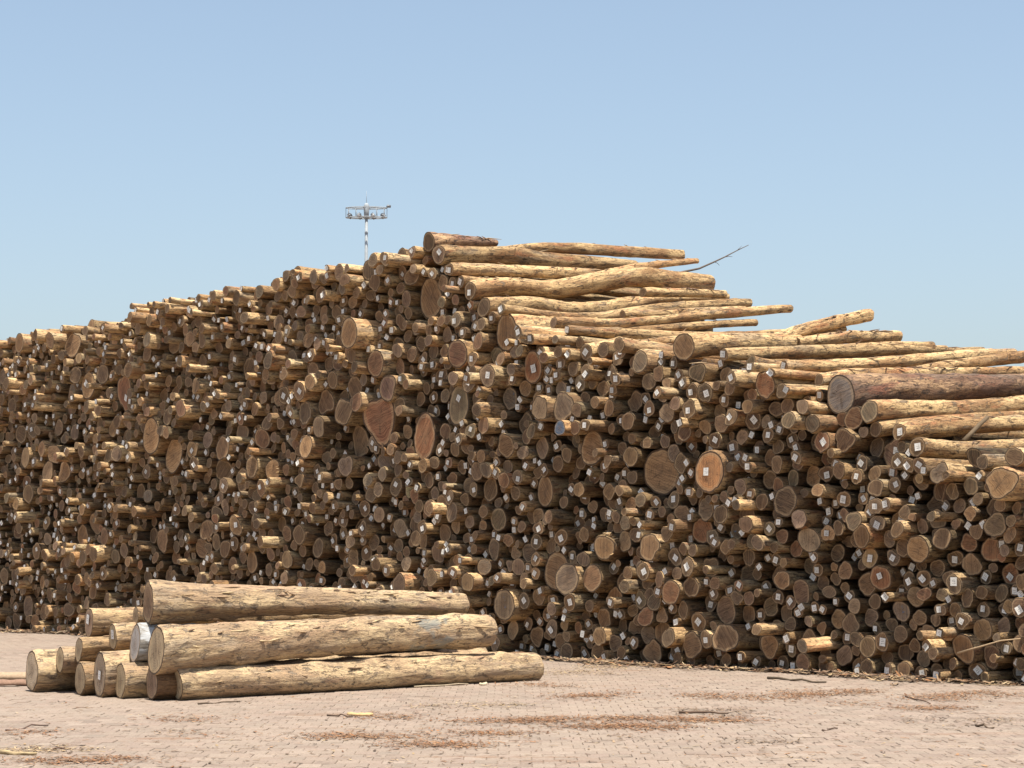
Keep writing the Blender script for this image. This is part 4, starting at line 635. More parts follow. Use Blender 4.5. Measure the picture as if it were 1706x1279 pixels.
646,336,68,-23,3,2616,188,69,-1,3,2844,180,56,22,2,2514,192,77,-18,1,1398,198,65,-18,8,1124,364,135,0,2,2680,194,115,6,6,2528,194,69,-3,0,1712,248,78,-6,2,1550,256,122,10,2,
1866,244,100,22,0,884,304,58,9,1,2174,224,80,5,5,1582,254,70,13,1,1512,262,82,11,8,1730,246,53,7,2,1184,310,69,26,1,2334,210,92,12,0,2164,238,87,-3,1,2710,200,94,32,3,
1674,254,99,18,0,2468,194,83,-21,2,2302,214,70,33,0,2940,182,65,-22,4,960,368,68,21,7,2288,214,58,7,1,1620,252,77,30,4,1116,328,63,5,0,1330,314,66,-3,1,1442,268,93,20,4,
1230,324,118,15,0,1814,246,77,-9,4,2190,230,66,25,6,1466,278,110,11,0,1988,256,92,5,0,2322,220,62,1,0,1421,280,97,8,3,1208,332,112,6,2,1692,258,75,14,0,2866,190,73,-27,0,
2438,194,57,-17,0,2662,196,61,7,7,1430,296,95,29,5,1486,292,124,32,4,1804,258,79,-8,0,1854,256,70,-19,6,2032,238,65,20,1,2450,202,84,-3,0,996,408,81,14,8,2408,214,82,-16,1,
1192,322,78,33,4,1784,266,141,-1,1,2122,240,102,17,4,2886,186,81,-11,0,1248,338,100,17,0,1530,272,99,8,9,2432,204,54,-19,4,1076,366,95,2,0,1338,380,151,-15,0,2624,202,92,-2,9,
1136,390,150,-25,1,1728,258,69,6,6,1044,372,83,-23,1,2928,192,88,-11,4,2840,190,48,20,4,2102,240,92,-6,4,1342,326,98,-23,1,2766,198,75,2,0,1450,292,103,5,1,1028,382,77,10,1,
1376,242,56,7,1,2064,242,71,-10,2,1638,268,131,16,6,1876,258,77,-15,0,2900,200,118,-30,4,1568,258,53,9,6,1706,266,87,14,0,2850,190,51,1,4,906,424,80,-8,6,2184,244,85,5,0,
2880,200,76,22,0,1576,272,110,-16,8,1096,366,70,1,1,2050,252,99,5,0,914,504,118,11,7,1666,276,128,6,0,2830,200,80,-4,1,2148,242,62,9,0,1402,264,79,7,5,1762,272,84,-9,1,
780,422,74,-4,0,2064,224,59,0,0,1556,278,99,6,4,1540,288,81,-10,0,1194,206,57,-18,3,2856,204,96,-7,4,1648,288,80,31,4,2076,252,85,45,4,2200,244,69,14,0,2136,254,89,23,6,
2388,218,89,-12,6,2344,222,61,-9,1,1414,304,91,2,0,956,382,76,20,4,1016,400,120,18,1,1052,440,156,11,1,2278,224,61,-7,2,866,344,65,-3,0,2644,198,67,-25,1,1904,258,67,4,2,
2730,202,96,-16,9,2510,204,50,-4,7,1632,288,74,5,0,1022,426,83,15,5,1570,290,81,40,5,1836,242,62,-16,2,1466,308,126,8,1,2032,252,71,0,0,2812,208,108,4,1,2606,202,85,-24,3,
2094,254,66,28,0,1890,266,84,0,4,2942,194,48,2,0,1942,246,63,-13,4,1280,254,60,-17,1,2694,210,94,-2,4,1556,296,69,-3,1,1740,264,62,10,2,2464,210,74,13,1,1798,198,50,-11,1,
2668,214,114,-25,0,1816,264,52,14,4,1354,260,61,11,8,1008,454,102,-9,0,1444,308,65,15,6,2522,218,131,9,0,2162,254,69,8,9,2592,204,57,0,0,1860,272,104,-9,0,2480,214,80,-7,0,
2006,266,113,-32,1,2258,234,106,18,0,1492,312,87,20,1,2498,222,111,-5,1,1408,322,105,-16,2,886,506,91,53,9,2372,224,66,8,0,2934,208,85,-7,0,2292,226,69,43,1,2112,256,83,36,1,
2916,214,89,-15,8,1204,384,92,-8,0,2282,238,85,-14,1,2468,228,100,-4,2,2310,228,79,24,0,2750,212,103,15,0,1218,348,74,-1,2,2616,218,86,-30,0,1920,268,71,-8,0,2320,244,112,-12,0,
2244,252,112,21,0,2332,228,62,18,0,2772,210,56,-2,0,2594,218,83,-33,0,2298,240,72,12,5,1432,316,73,9,0,2654,204,51,-2,9,2402,228,68,-12,3,2642,210,56,5,2,1264,348,83,6,0,
1592,264,57,22,1,2214,252,64,-29,0,824,492,75,32,6,1078,448,122,23,0,1186,400,126,-21,0,2064,260,55,18,5,1534,310,135,-11,1,2450,216,54,-31,2,1562,314,115,6,0,2790,214,55,28,0,
1666,300,101,36,6,2358,236,118,-31,0,2716,222,133,9,1,1248,358,99,10,0,1972,264,67,3,4,1162,400,114,-12,5,1328,422,162,28,2,1508,312,73,0,3,1318,320,61,-8,0,2590,240,125,-8,0,
1112,434,107,-8,8,2082,268,80,5,0,2452,226,50,-29,0,1988,272,64,-23,0,2390,234,61,-6,0,2636,222,81,9,0,794,338,60,13,6,2406,246,120,-16,0,1026,444,97,38,1,2484,240,100,38,1,
1690,272,64,19,1,2378,246,101,4,2,2872,212,70,0,1,1720,272,60,9,1,1770,286,70,-37,2,2534,232,53,0,5,2690,228,92,-4,1,2842,210,53,2,0,1516,326,87,13,4,2764,222,65,17,0,
1276,336,75,11,0,2266,254,95,-10,1,2652,224,73,-13,4,2606,230,58,3,3,1420,338,94,8,0,1302,342,97,5,9,2340,252,99,-2,0,1498,328,85,17,0,2286,256,97,0,1,1744,312,86,-31,0,
1904,272,65,1,6,2426,252,82,-36,1,2304,252,61,14,9,2884,212,52,-29,4,1756,286,52,-8,4,2150,266,92,-10,0,2192,260,95,-3,9,1808,276,89,-20,0,1034,506,145,7,2,1046,388,81,1,6,
2126,268,83,7,0,1480,322,68,40,1,2828,218,81,0,1,2226,260,76,17,3,1676,322,130,-11,0,1726,316,80,9,1,1126,304,63,-3,1,2848,222,85,9,0,1032,152,59,46,5,1546,328,75,2,1,
1242,382,71,-17,4,2362,262,119,-1,2,2312,268,115,-21,8,1408,352,85,-22,0,2386,262,77,-21,7,2102,268,75,1,4,1106,376,75,-17,1,1432,352,86,-12,8,2900,218,55,-6,1,2802,222,65,3,6,
1532,336,79,13,0,2734,216,48,-2,1,2170,270,109,0,0,1412,368,81,2,0,1974,282,99,-16,1,2210,266,78,-13,1,2114,274,50,13,0,1834,284,94,-15,7,2780,218,49,12,4,1920,284,83,8,6,
2252,270,82,-17,0,1212,402,94,28,0,2626,232,60,-15,0,2642,240,110,5,8,2886,230,120,9,0,1584,288,61,6,8,1202,422,133,-11,0,1708,328,87,9,0,2940,224,85,-3,0,2510,234,49,0,1,
2238,268,56,-38,8,1300,436,99,0,5,2402,266,86,-27,3,1572,332,92,-7,5,1876,272,55,-17,1,1610,338,105,-17,0,2738,226,56,14,1,1896,288,103,4,0,2096,286,115,13,8,2862,220,58,-15,4,
2790,226,61,16,8,1510,344,104,16,0,1794,284,63,-31,2,1738,328,85,-18,0,1392,330,62,5,0,2522,244,111,-10,0,2674,236,90,-9,1,2908,232,94,-14,0,2614,238,59,-17,1,2452,240,86,-24,1,
1528,356,117,9,2,1556,342,94,6,0,2814,224,52,-15,2,2500,240,62,-6,8,1222,436,99,-28,0,1616,356,89,-5,0,998,334,61,8,2,1184,440,110,-9,0,2222,274,63,-7,0,2332,268,73,-17,4,
926,186,59,-1,1,1062,462,82,3,5,940,394,73,4,1,1120,496,124,6,0,1170,454,86,-14,3,1822,276,52,-13,0,2778,230,62,24,8,2540,242,60,-20,0,1690,348,169,-4,1,2272,270,69,38,1,
1816,294,107,-10,0,1224,390,72,-4,1,2750,228,58,0,2,1662,346,109,7,0,1346,402,77,-12,2,1852,290,83,9,0,2468,244,49,-3,4,2000,282,60,-20,0,2828,234,80,3,1,1756,298,66,-26,0,
868,456,76,-1,1,2048,268,49,20,0,1618,302,63,-4,2,2440,248,55,-17,3,2496,254,86,-8,1,2662,248,83,-7,0,2460,254,74,-12,0,2442,262,90,-22,1,1930,296,66,-17,8,1840,306,117,-11,0,
2764,242,121,21,0,1204,446,92,20,0,2570,246,57,-2,1,2924,226,49,-13,0,822,358,58,-6,3,1500,362,96,15,1,1222,456,101,14,7,1862,314,86,21,1,2858,234,72,29,2,2188,280,98,-14,0,
2012,290,83,-18,3,1036,458,72,17,0,2660,234,51,-3,5,2290,278,116,1,4,2624,246,63,4,0,2156,280,58,19,7,2234,278,52,-11,5,2802,236,74,21,0,2930,234,48,-5,3,1484,380,106,10,0,
2480,258,80,-24,5,1120,406,74,-7,1,1012,544,92,-3,1,2210,282,77,11,1,2844,238,73,1,1,2376,278,88,12,5,2738,240,87,18,4,1822,316,84,-5,0,1062,374,65,17,1,1722,342,102,-6,0,
2552,252,89,0,4,1058,514,90,-7,7,2346,274,71,-6,2,2702,240,78,0,0,1402,382,86,-7,5,1912,302,106,14,0,1410,396,74,-17,1,2266,282,66,-20,9,1318,446,105,-10,6,2784,244,79,7,6,
2722,244,81,3,0,1456,464,142,33,4,1762,312,73,-14,0,2872,246,85,-6,0,1548,364,93,5,4,1290,452,84,-6,1,906,366,61,17,0,1096,272,61,25,0,1990,294,93,2,0,1332,462,113,10,0,
2324,288,116,4,6,2040,296,81,-8,0,1974,312,137,-7,0,1380,480,120,-3,0,1598,354,89,-28,2,1518,376,104,21,0,970,382,61,5,1,1346,480,109,18,0,1758,326,66,-14,0,2424,268,79,-26,1,
2340,236,50,8,7,1351,424,78,19,0,1188,460,99,-30,1,1822,334,91,-3,0,1894,306,78,-6,0,1146,410,72,-29,0,2534,260,89,-29,2,1566,372,94,-1,7,2168,286,55,-8,2,2816,252,131,25,0,
2178,292,51,28,4,876,406,68,-1,1,1150,434,82,-40,0,2688,244,67,-10,6,2228,296,145,-10,4,2082,296,50,6,1,2606,248,50,-13,1,2070,312,109,-11,2,2254,296,111,-23,2,2006,306,79,-13,2,
2346,292,104,13,3,2614,256,61,-15,3,2468,266,63,-35,3,1674,368,80,2,1,1114,388,63,2,3,1588,370,79,6,4,1322,482,108,38,0,2940,244,87,14,2,2920,248,103,-21,0,2854,248,60,16,0,
2898,246,76,5,0,1412,412,73,-8,1,2152,320,124,0,8,2634,256,63,-5,0,2454,274,76,3,0,664,362,63,-4,1,854,432,69,11,1,1806,348,96,-40,1,1478,486,170,9,0,2026,302,71,-25,7,
1590,340,71,-9,0,2678,250,49,-4,4,2244,282,52,-31,0,2158,294,64,27,0,1334,502,119,35,0,2840,254,86,23,2,1608,374,110,1,2,1538,380,95,-19,0,2436,278,78,6,2,1190,514,128,-2,8,
1102,516,82,0,1,1590,388,102,-8,8,2698,256,83,-6,0,1682,388,129,-14,1,2306,286,54,-8,1,2886,260,103,24,3,1074,524,98,6,1,1836,344,74,-23,4,1782,292,64,-20,0,2792,258,77,27,1,
1176,474,86,9,1,2734,258,97,12,5,1630,348,67,41,4,2772,266,132,32,2,1932,312,85,-5,2,2596,260,79,12,0,1128,444,70,7,1,2934,262,99,8,0,2904,258,59,-15,1,1770,300,61,-26,0,
1306,460,81,9,3,2512,268,128,23,4,1056,534,96,-6,5,1880,320,99,-5,0,1712,356,58,7,1,1068,550,100,-15,1,1108,178,58,31,0,2046,312,93,27,5,1502,378,55,10,8,1896,320,52,-9,8,
1224,474,79,-9,0,1388,246,57,24,4,2860,262,92,5,2,1614,400,158,11,0,2198,302,131,0,2,1916,318,55,-6,1,2716,268,101,-5,2,2392,278,64,-27,2,2650,266,120,6,0,1834,324,60,18,0,
1262,518,138,-11,6,1144,492,98,-16,6,2682,266,102,5,0,2104,302,55,36,4,1796,364,91,-28,0,1314,500,72,1,0,2412,284,119,-1,8,2276,292,68,-3,5,1382,502,92,31,1,1232,344,65,3,0,
1824,354,77,2,9,1972,334,89,14,1,1150,516,99,16,0,2916,272,107,13,0,2624,270,102,14,2,1500,394,102,13,2,2750,254,60,-13,0,1994,312,52,-6,1,1214,522,104,-19,9,2830,266,63,21,4,
1362,490,76,27,0,1464,380,81,27,1,2118,320,87,27,1,2296,294,50,2,2,2750,268,75,22,1,2532,282,113,34,6,1104,564,84,-18,0,1238,532,130,-12,0,2604,276,95,15,2,1902,332,78,-1,6,
1732,358,71,1,0,2514,290,85,-27,2,1082,568,111,-23,2,1110,582,104,-9,2,1694,326,54,-4,4,2360,282,68,-3,0,2700,278,87,13,0,1520,396,82,10,2,1538,400,98,6,9,1992,328,104,-11,2,
2804,272,95,13,0,2668,280,92,-5,9,1008,418,59,31,2,1806,378,75,-17,0,1370,530,105,11,0,2092,306,68,11,6,2054,328,86,-18,1,1888,338,74,13,1,1790,380,78,-22,1,2386,294,97,37,0,
2308,300,74,-22,0,1096,442,66,9,2,2548,268,60,15,0,1554,384,72,-8,4,2450,290,84,-28,2,2170,300,55,28,0,2640,282,70,15,6,1754,394,113,-1,0,2286,304,79,-21,2,1662,394,61,-4,0,
2430,294,83,-15,5,2732,274,62,24,0,2366,298,103,-2,0,1148,536,86,-1,1,2790,280,67,36,1,1208,544,126,-7,0,2844,274,104,38,2,2268,316,120,-10,4,1888,354,89,0,0,2900,270,52,-10,3,
988,420,63,8,0,1410,530,76,37,1,1356,544,89,19,1,2178,310,71,0,0,1286,346,61,7,0,1448,498,149,-4,0,1640,406,109,-13,0,1660,408,80,-23,5,1954,320,67,13,0,2686,288,87,17,1,
2134,326,60,35,0,2006,320,53,-13,1,2320,306,60,-12,0,2822,278,79,22,0,1132,548,99,4,2,2880,278,84,40,0,2380,310,71,38,8,1250,556,137,-7,0,1276,556,87,9,3,1124,566,95,-21,7,
2450,314,163,-18,4,2750,282,62,10,0,1278,532,69,1,1,2404,300,58,6,1,1108,532,69,-11,0,1138,580,99,-2,6,2508,314,164,0,3,2172,322,57,3,8,1088,588,93,-26,4,2246,312,62,4,4,
1590,408,93,24,0,2418,306,78,5,2,1512,412,95,34,1,2862,282,92,6,1,2902,284,77,-2,0,2624,288,79,2,0,2530,300,59,9,0,2598,292,77,31,1,1126,594,88,-7,3,2652,290,77,31,2,
2300,312,65,-4,6,1140,614,133,-7,0,2716,286,74,11,5,2334,304,59,-1,2,2940,278,66,-12,0,2012,344,107,-6,0,1502,426,75,25,4,2214,312,51,3,2,1114,610,115,-6,1,1404,546,83,9,7,
2578,254,54,-3,8,1872,334,55,-20,0,1436,282,52,16,1,2074,336,112,4,0,2040,342,99,8,0,1898,368,78,4,0,992,468,74,1,1,2770,286,68,33,3,2928,286,68,10,1,2186,324,76,19,1,
1402,338,62,-6,3,1530,422,103,24,2,1158,630,106,1,5,2226,320,87,4,2,2738,284,49,17,1,2366,316,76,15,2,1126,634,102,-7,1,2124,336,78,24,1,2312,318,69,-5,4,1158,550,76,4,0,
2550,294,86,-20,1,2290,326,105,-5,0,2204,322,69,14,2,1576,416,69,0,5,2702,296,78,-5,4,2800,286,50,36,0,1382,548,84,0,1,2142,338,75,43,0,2810,286,52,-4,0,2250,328,89,4,3,
1060,568,81,1,3,2426,318,66,-2,7,794,368,59,23,1,2474,322,90,-14,0,1584,428,78,0,0,2374,328,70,10,0,1778,396,125,-21,5,2542,308,78,-8,0,2214,332,70,20,0,1860,388,103,15,0,
2108,342,76,0,0,2166,336,78,29,0,2668,300,103,-7,1,1568,430,68,-2,2,2182,338,65,-13,0,1176,634,73,5,1,1434,460,76,14,1,1508,460,85,17,0,2198,338,86,17,0,1984,344,66,27,2,
1602,420,72,1,0,1694,412,139,16,3,922,332,58,25,4,2838,292,93,15,5,2088,360,158,37,0,1802,392,69,1,0,1444,360,52,-8,5,2756,292,51,17,6,1292,292,56,-30,0,938,464,61,8,7,
1234,594,131,-5,2,2028,356,78,5,0,2058,352,109,29,5,2308,338,91,8,3,2782,290,59,-4,0,1516,434,70,34,9,2490,332,95,-3,1,1228,550,72,3,0,926,518,69,9,1,1364,562,109,9,9,
2114,356,79,29,0,2212,346,71,10,1,1674,412,61,17,1,1816,396,75,-7,0,1626,418,60,-16,0,1920,394,119,31,0,1664,428,123,5,0,1882,370,80,-12,0,1245,640,132,-6,1,2532,324,97,11,3,
2888,292,73,8,9,2940,292,69,-6,0,2612,298,70,14,5,2730,290,49,7,0,2566,304,82,28,8,2822,294,68,40,1,2916,294,74,-6,3,1172,552,63,-21,0,2638,296,68,21,6,1942,400,104,29,4,
1840,404,92,-12,1,1738,404,61,7,6,1172,226,54,4,2,2042,362,69,-5,0,2232,334,61,0,8,1526,466,95,5,2,1438,476,77,29,6,2742,300,103,16,0,1262,576,95,-10,4,2064,376,126,-2,8,
1864,406,74,-15,2,978,238,56,-5,8,2156,350,89,19,4,1644,426,73,-10,0,1192,640,83,15,4,1248,614,110,-3,2,2264,334,59,5,1,1876,344,50,12,0,2354,308,52,19,0,2430,332,83,-11,7,
2396,308,49,-8,2,1168,648,87,-34,0,1614,426,61,-4,0,2870,300,99,10,0,2276,344,101,1,0,2720,304,110,5,6,2584,302,82,36,0,1758,414,86,-14,0,1796,408,87,-28,6,1822,416,116,-7,6,
1602,446,178,-7,4,2028,372,85,50,1,1912,414,94,19,0,2256,344,73,-15,5,2600,310,90,-1,4,1574,444,83,-2,0,2930,306,106,-33,2,1904,382,71,9,0,1384,568,98,23,1,2794,304,124,3,8,
1738,342,56,9,7,820,416,62,6,7,822,430,63,-1,1,2902,304,102,-24,4,2852,302,75,13,2,2450,340,84,-13,6,1852,418,85,-3,1,2236,350,105,-7,2,2366,338,54,-4,4,2774,300,67,7,3,
2556,318,80,12,9,1934,426,160,19,0,1628,430,65,0,0,1684,438,97,13,1,1346,560,67,1,0,2136,358,125,26,6,1812,364,67,-21,1,2076,396,104,17,6,1626,444,68,-10,4,2760,306,82,46,7,
1996,348,54,2,8,2650,306,85,11,1,1460,394,53,4,8,1802,426,107,1,4,2294,350,87,-8,8,2516,338,89,16,0,2174,350,76,7,4,2028,410,105,13,0,1314,332,58,-23,5,1246,578,67,-3,0,
990,482,62,-9,0,1580,466,130,0,4,1284,572,89,0,1,2424,348,68,2,2,1350,578,97,3,1,1692,372,55,42,3,2832,310,97,28,8,2628,312,118,10,0,2688,308,104,13,1,1704,432,85,4,5,
1748,438,105,5,4,1522,448,66,18,4,2776,326,164,1,0,2886,306,60,-21,4,2814,310,84,23,6,1670,452,80,0,4,1898,426,78,20,0,1556,470,84,12,0,2160,364,58,39,4,1742,418,72,25,3,
1324,589,91,-21,0,1432,562,96,-20,2,2704,310,59,13,2,1504,476,81,-6,0,2524,354,83,3,6,2190,354,85,27,6,1292,592,129,-22,0,2576,318,91,10,6,1270,592,76,0,3,2862,316,77,19,4,
2734,318,91,3,4,2312,356,95,8,4,1310,602,76,-4,9,1344,310,56,1,0,1840,430,83,-23,0,2892,318,72,12,8,1630,460,76,-32,4,2042,382,87,7,1,2916,318,76,-3,4,2938,326,103,-22,2,
1346,596,81,-3,0,1490,508,71,14,2,2672,322,105,0,0,1554,400,51,-1,7,2714,322,80,-23,0,2078,416,89,15,4,1256,497,64,7,0,1748,272,48,-28,1,1716,414,64,-6,0,1900,346,51,-9,4,
2016,362,53,8,0,1270,608,84,0,0,2610,328,108,32,0,2590,328,79,28,0,1818,440,111,15,6,2750,318,71,11,3,2440,356,103,22,1,2204,356,49,29,0,1790,348,56,11,0,1428,602,95,7,0,
2262,356,63,-8,0,1956,420,61,-2,1,2218,362,97,5,2,2108,372,68,15,6,1972,432,89,13,4,1350,614,99,13,0,1264,628,100,12,5,2848,316,60,3,0,2150,372,58,16,1,2806,328,115,4,4,
2650,322,74,28,1,1346,342,59,-8,0,1700,448,81,10,0,1540,484,119,29,0,2086,382,57,22,5,2330,362,91,35,2,1288,612,75,-20,0,2414,358,74,-10,0,1274,646,102,22,0,2696,326,92,33,5,
1606,470,71,-9,0,2566,332,83,19,0,2876,316,63,-11,3,2838,328,91,-9,0,2492,268,53,-26,5,1564,488,109,14,3,1800,444,75,16,9,1912,438,85,27,0,2276,362,75,4,0,2904,326,65,20,1,
2178,366,84,7,3,1528,502,85,28,2,2248,370,129,23,0,2198,372,113,20,0,1848,444,74,-4,0,2636,328,54,24,0,2292,370,98,30,0,1232,666,135,7,0,1470,514,112,21,3,1732,452,101,-10,0,
2656,336,77,44,0,1358,636,120,33,0,1186,656,87,-7,4,2042,422,75,13,4,2858,332,86,49,8,1686,460,94,5,8,2628,338,74,9,6,2466,336,70,-20,6,1640,470,64,-19,0,962,488,65,-14,1,
1712,462,105,-6,0,2580,340,71,8,0,2344,372,71,-6,0,2376,342,50,-16,8,1990,438,99,30,2,946,522,68,-14,9,2122,376,75,7,4,1258,662,115,24,0,2550,330,53,-7,1,2012,426,82,35,0,
2874,330,73,12,0,1954,436,57,17,0,2642,338,60,18,0,1594,486,109,30,0,2566,256,51,-4,4,1762,452,76,0,1,1436,518,84,0,1,2268,374,66,7,6,1380,652,147,28,2,1834,450,76,4,0,
1748,456,65,29,0,2822,322,50,20,5,1662,470,111,-12,2,1200,670,101,11,1,1136,506,59,-18,3,2890,332,71,2,1,2450,374,100,-14,1,2744,334,98,29,0,1786,452,66,28,0,1810,456,66,-9,8,
1622,484,138,-1,4,2230,372,50,-25,3,2348,358,57,-16,0,1458,532,103,16,0,2168,380,95,9,5,2092,406,83,-6,1,2138,378,71,36,0,2918,332,64,12,0,1942,450,93,-3,4,1968,450,94,8,0,
1414,614,88,37,3,1900,452,102,-20,0,2458,354,68,4,0,1732,470,75,-13,7,1848,460,83,6,5,1924,450,81,4,4,2726,332,71,23,0,2710,342,117,5,2,2600,346,90,5,0,1774,462,81,18,1,
2128,426,128,13,0,1580,510,164,35,8,2150,384,62,9,0,2218,386,126,5,2,1648,482,67,-6,0,2134,392,73,2,0,2678,344,117,17,0,1758,472,108,2,6,1884,464,87,-8,5,2820,340,61,32,0,
2310,374,83,22,1,1972,348,51,-7,2,1826,462,73,5,2,952,498,57,17,1,2098,380,51,5,5,1796,466,103,9,0,2278,384,79,16,4,1956,460,61,3,1,2872,350,132,-6,2,2330,380,78,-16,0,
1698,476,91,-6,0,688,434,62,2,0,2810,296,51,35,0,2182,412,83,22,0,2026,440,111,8,2,1504,516,76,9,1,2006,448,83,26,0,2758,344,70,-23,0,2906,342,91,5,3,1914,464,86,21,4,
2074,454,135,13,0,2030,392,63,-2,6,2300,384,60,-4,1,1520,482,71,-12,8,2834,346,88,9,6,2344,388,80,-34,6,1932,462,65,-4,1,2142,442,78,-26,1,1814,474,90,-15,1,2562,346,62,-10,0,
1680,480,87,-1,4,2044,436,64,14,6,2796,344,75,-12,0,1546,542,112,-5,0,2184,380,50,22,1,1476,544,109,4,5,2574,352,61,-1,0,2732,350,108,7,0,2432,372,67,-18,8,1662,488,62,24,4,
1866,466,88,-20,0,1444,576,90,10,4,2018,460,84,29,4,1720,216,50,43,6,2258,392,105,-8,6,1778,476,60,-10,5,2314,388,63,-10,0,2044,450,75,28,5,1946,476,127,-7,0,1742,480,61,-18,1,
2360,404,130,-5,8,1876,382,52,-11,0,2092,392,59,1,4,1254,590,65,-2,1,2618,348,65,2,0,2650,352,93,9,0,2194,428,107,12,4,2464,386,63,1,0,1382,518,62,50,0,1790,482,58,16,3,
2238,396,85,18,4,1836,480,138,20,0,1680,498,92,-18,1,2632,352,74,10,1,1434,620,95,21,2,2436,386,81,25,6,2928,338,51,-25,0,2172,396,69,26,0,2750,360,98,-28,6,2250,412,105,-15,4,
1880,480,76,-23,0,1490,522,68,2,0,2326,392,50,-40,1,2130,406,67,9,5,2586,352,51,4,4,2940,346,87,-22,1,2848,342,49,31,0,1326,330,55,-26,3,1900,472,76,-1,0,2210,440,94,22,4,
2060,394,52,1,0,1090,524,56,-2,8,2922,352,94,-17,1,2390,396,61,-6,6,2162,460,110,-3,0,2054,462,72,28,1,2012,476,85,15,1,1332,400,56,6,4,1644,496,82,-25,8,1766,488,72,10,2,
2034,460,65,-11,1,2772,352,84,-20,0,2696,354,68,46,0,2814,354,90,1,8,2066,478,110,23,0,1748,494,89,2,9,1926,474,70,-30,0,2788,358,80,-6,0,1606,502,83,-11,2,2270,412,91,2,1,
1470,562,78,-10,0,2174,424,61,15,2,1528,554,92,2,4,1590,534,91,26,3,2342,422,83,-15,0,1858,482,83,8,0,1914,480,63,-10,0,1334,626,73,8,9,1304,512,66,21,1,2200,464,97,8,0,
2852,356,75,7,9,2560,364,112,0,8,1486,562,82,16,0,2610,360,75,26,1,2590,368,111,-1,0,2896,356,83,-13,0,2426,362,51,10,1,1658,502,67,6,0,2032,478,112,-5,0,1514,572,127,-9,2,
1402,564,74,1,5,1506,442,58,34,3,1894,492,110,-2,0,1762,502,67,-11,1,2666,362,86,24,0,1336,444,62,-2,3,1804,487,87,-34,0,1622,506,75,-8,4,1926,494,127,-2,0,2628,370,119,21,0,
2828,362,71,43,5,2940,360,54,1,1,1872,494,82,-10,0,1966,484,61,-3,2,1728,410,52,2,5,2380,406,72,-20,0,1956,498,115,3,0,2708,362,78,21,4,2452,396,92,9,0,2912,370,110,-10,8,
2684,362,70,-8,2,2284,426,93,-23,4,1780,492,72,-17,1,2802,368,86,6,3,2884,370,95,-24,7,2004,492,95,22,0,1820,496,85,0,1,2538,368,102,16,0,1714,444,53,-4,2,1638,510,68,-13,7,
1852,498,86,-15,1,1482,578,73,3,1,2516,366,56,0,2,2050,488,71,19,0,2166,480,96,2,1,1670,514,90,-2,1,1608,522,111,9,4,2228,408,67,5,1,2076,430,49,35,2,1984,492,50,33,8,
2022,496,86,30,2,2364,424,74,-16,1,2480,394,53,6,2,2340,402,67,2,0,2064,500,105,-7,2,2208,402,55,28,0,2522,380,91,-21,0,2040,502,92,12,1,2508,388,62,-9,7,2264,430,101,-3,2,
2724,368,90,15,1,1652,524,117,4,2,2442,422,109,14,0,1630,526,102,-14,1,1370,580,80,4,2,1388,586,74,10,5,1446,602,78,-12,0,2772,370,88,16,8,1686,522,80,-17,3,1676,198,50,6,1,
2650,374,103,37,6,1836,502,80,-9,0,2240,476,81,-16,6,2844,368,66,-8,1,1568,530,67,30,0,2860,370,83,-6,2,2696,368,49,0,0,2930,368,66,-27,0,1538,572,91,7,8,1974,498,66,-18,4,
1752,512,75,-2,0,2818,374,76,6,4,2942,378,79,-21,0,2836,382,95,-18,0,1720,476,51,6,1,1986,504,69,41,2,1618,546,133,-10,2,2330,436,92,-40,4,2400,404,60,5,0,2250,444,98,-22,0,
2572,384,111,-5,2,1552,582,82,-14,0,1908,510,111,-11,0,2496,394,61,6,1,2788,374,60,-10,8,1080,318,58,-21,4,1884,512,114,-12,8,2178,468,66,31,5,2610,374,63,13,3,1142,636,58,-8,1,
2196,412,54,30,2,2742,380,115,-19,4,2416,436,98,-11,1,2166,500,105,-15,0,2678,374,57,-6,2,2354,438,100,-22,0,2082,510,84,4,0,2898,386,97,-9,6,2434,440,80,-3,1,2708,378,80,2,1,
2552,382,76,10,0,2690,386,103,19,6,2292,444,98,-8,0,1398,622,69,15,4,2668,384,82,36,2,2648,398,122,4,0,2050,474,49,12,1,2538,384,60,11,1,2010,508,75,8,0,1450,518,53,-2,1,
2602,384,58,13,0,1866,508,65,4,8,1822,512,68,47,0,1756,534,105,-7,0,2772,390,110,-9,0,1854,514,69,-22,1,1940,510,75,-18,4,1640,542,85,6,3,2620,390,96,26,0,2798,384,74,-14,1,
2724,388,79,-7,0,2120,442,51,-13,2,1974,510,51,18,1,2926,380,60,-3,5,2870,382,77,-10,1,1574,570,88,-8,0,1350,526,54,1,5,1658,544,80,6,1,1750,556,102,5,0,2552,398,71,-5,6,
1650,558,80,-15,0,2486,444,75,8,2,1478,642,105,6,0,2052,524,157,36,0,1868,528,112,36,6,2814,388,72,22,2,2024,512,66,-3,0,2856,388,79,-6,2,2210,476,62,3,0,1962,516,76,-19,4,
2590,388,67,18,2,1418,546,54,-7,7,1454,650,125,28,0,1358,656,65,28,0,2488,406,72,3,0,2752,402,121,8,0,1458,550,68,-4,9,2236,420,51,9,7,2676,396,62,4,1,2916,388,61,-2,2,
2224,486,103,-12,0,1698,532,59,-9,0,1666,560,66,-32,8,2934,392,81,-38,9,2878,400,126,1,6,2710,394,67,0,4,2580,400,58,-1,6,2566,400,50,25,0,2792,398,80,-22,5,2272,448,97,-27,0,
2300,424,49,0,7,2244,428,54,-12,2,1996,514,71,-7,0,2316,450,70,-40,0,2342,448,54,-10,1,2732,402,73,-5,1,1818,540,70,4,0,1874,550,116,-5,6,1416,632,82,11,6,2330,456,82,-21,0,
2830,400,87,-12,0,2848,400,69,-5,3,2466,398,48,-1,1,2406,452,91,-4,7,1898,526,70,-4,0,2890,344,50,-16,8,2810,406,107,1,0,1706,560,85,-10,8,2506,400,55,-10,3,2698,400,52,14,2,
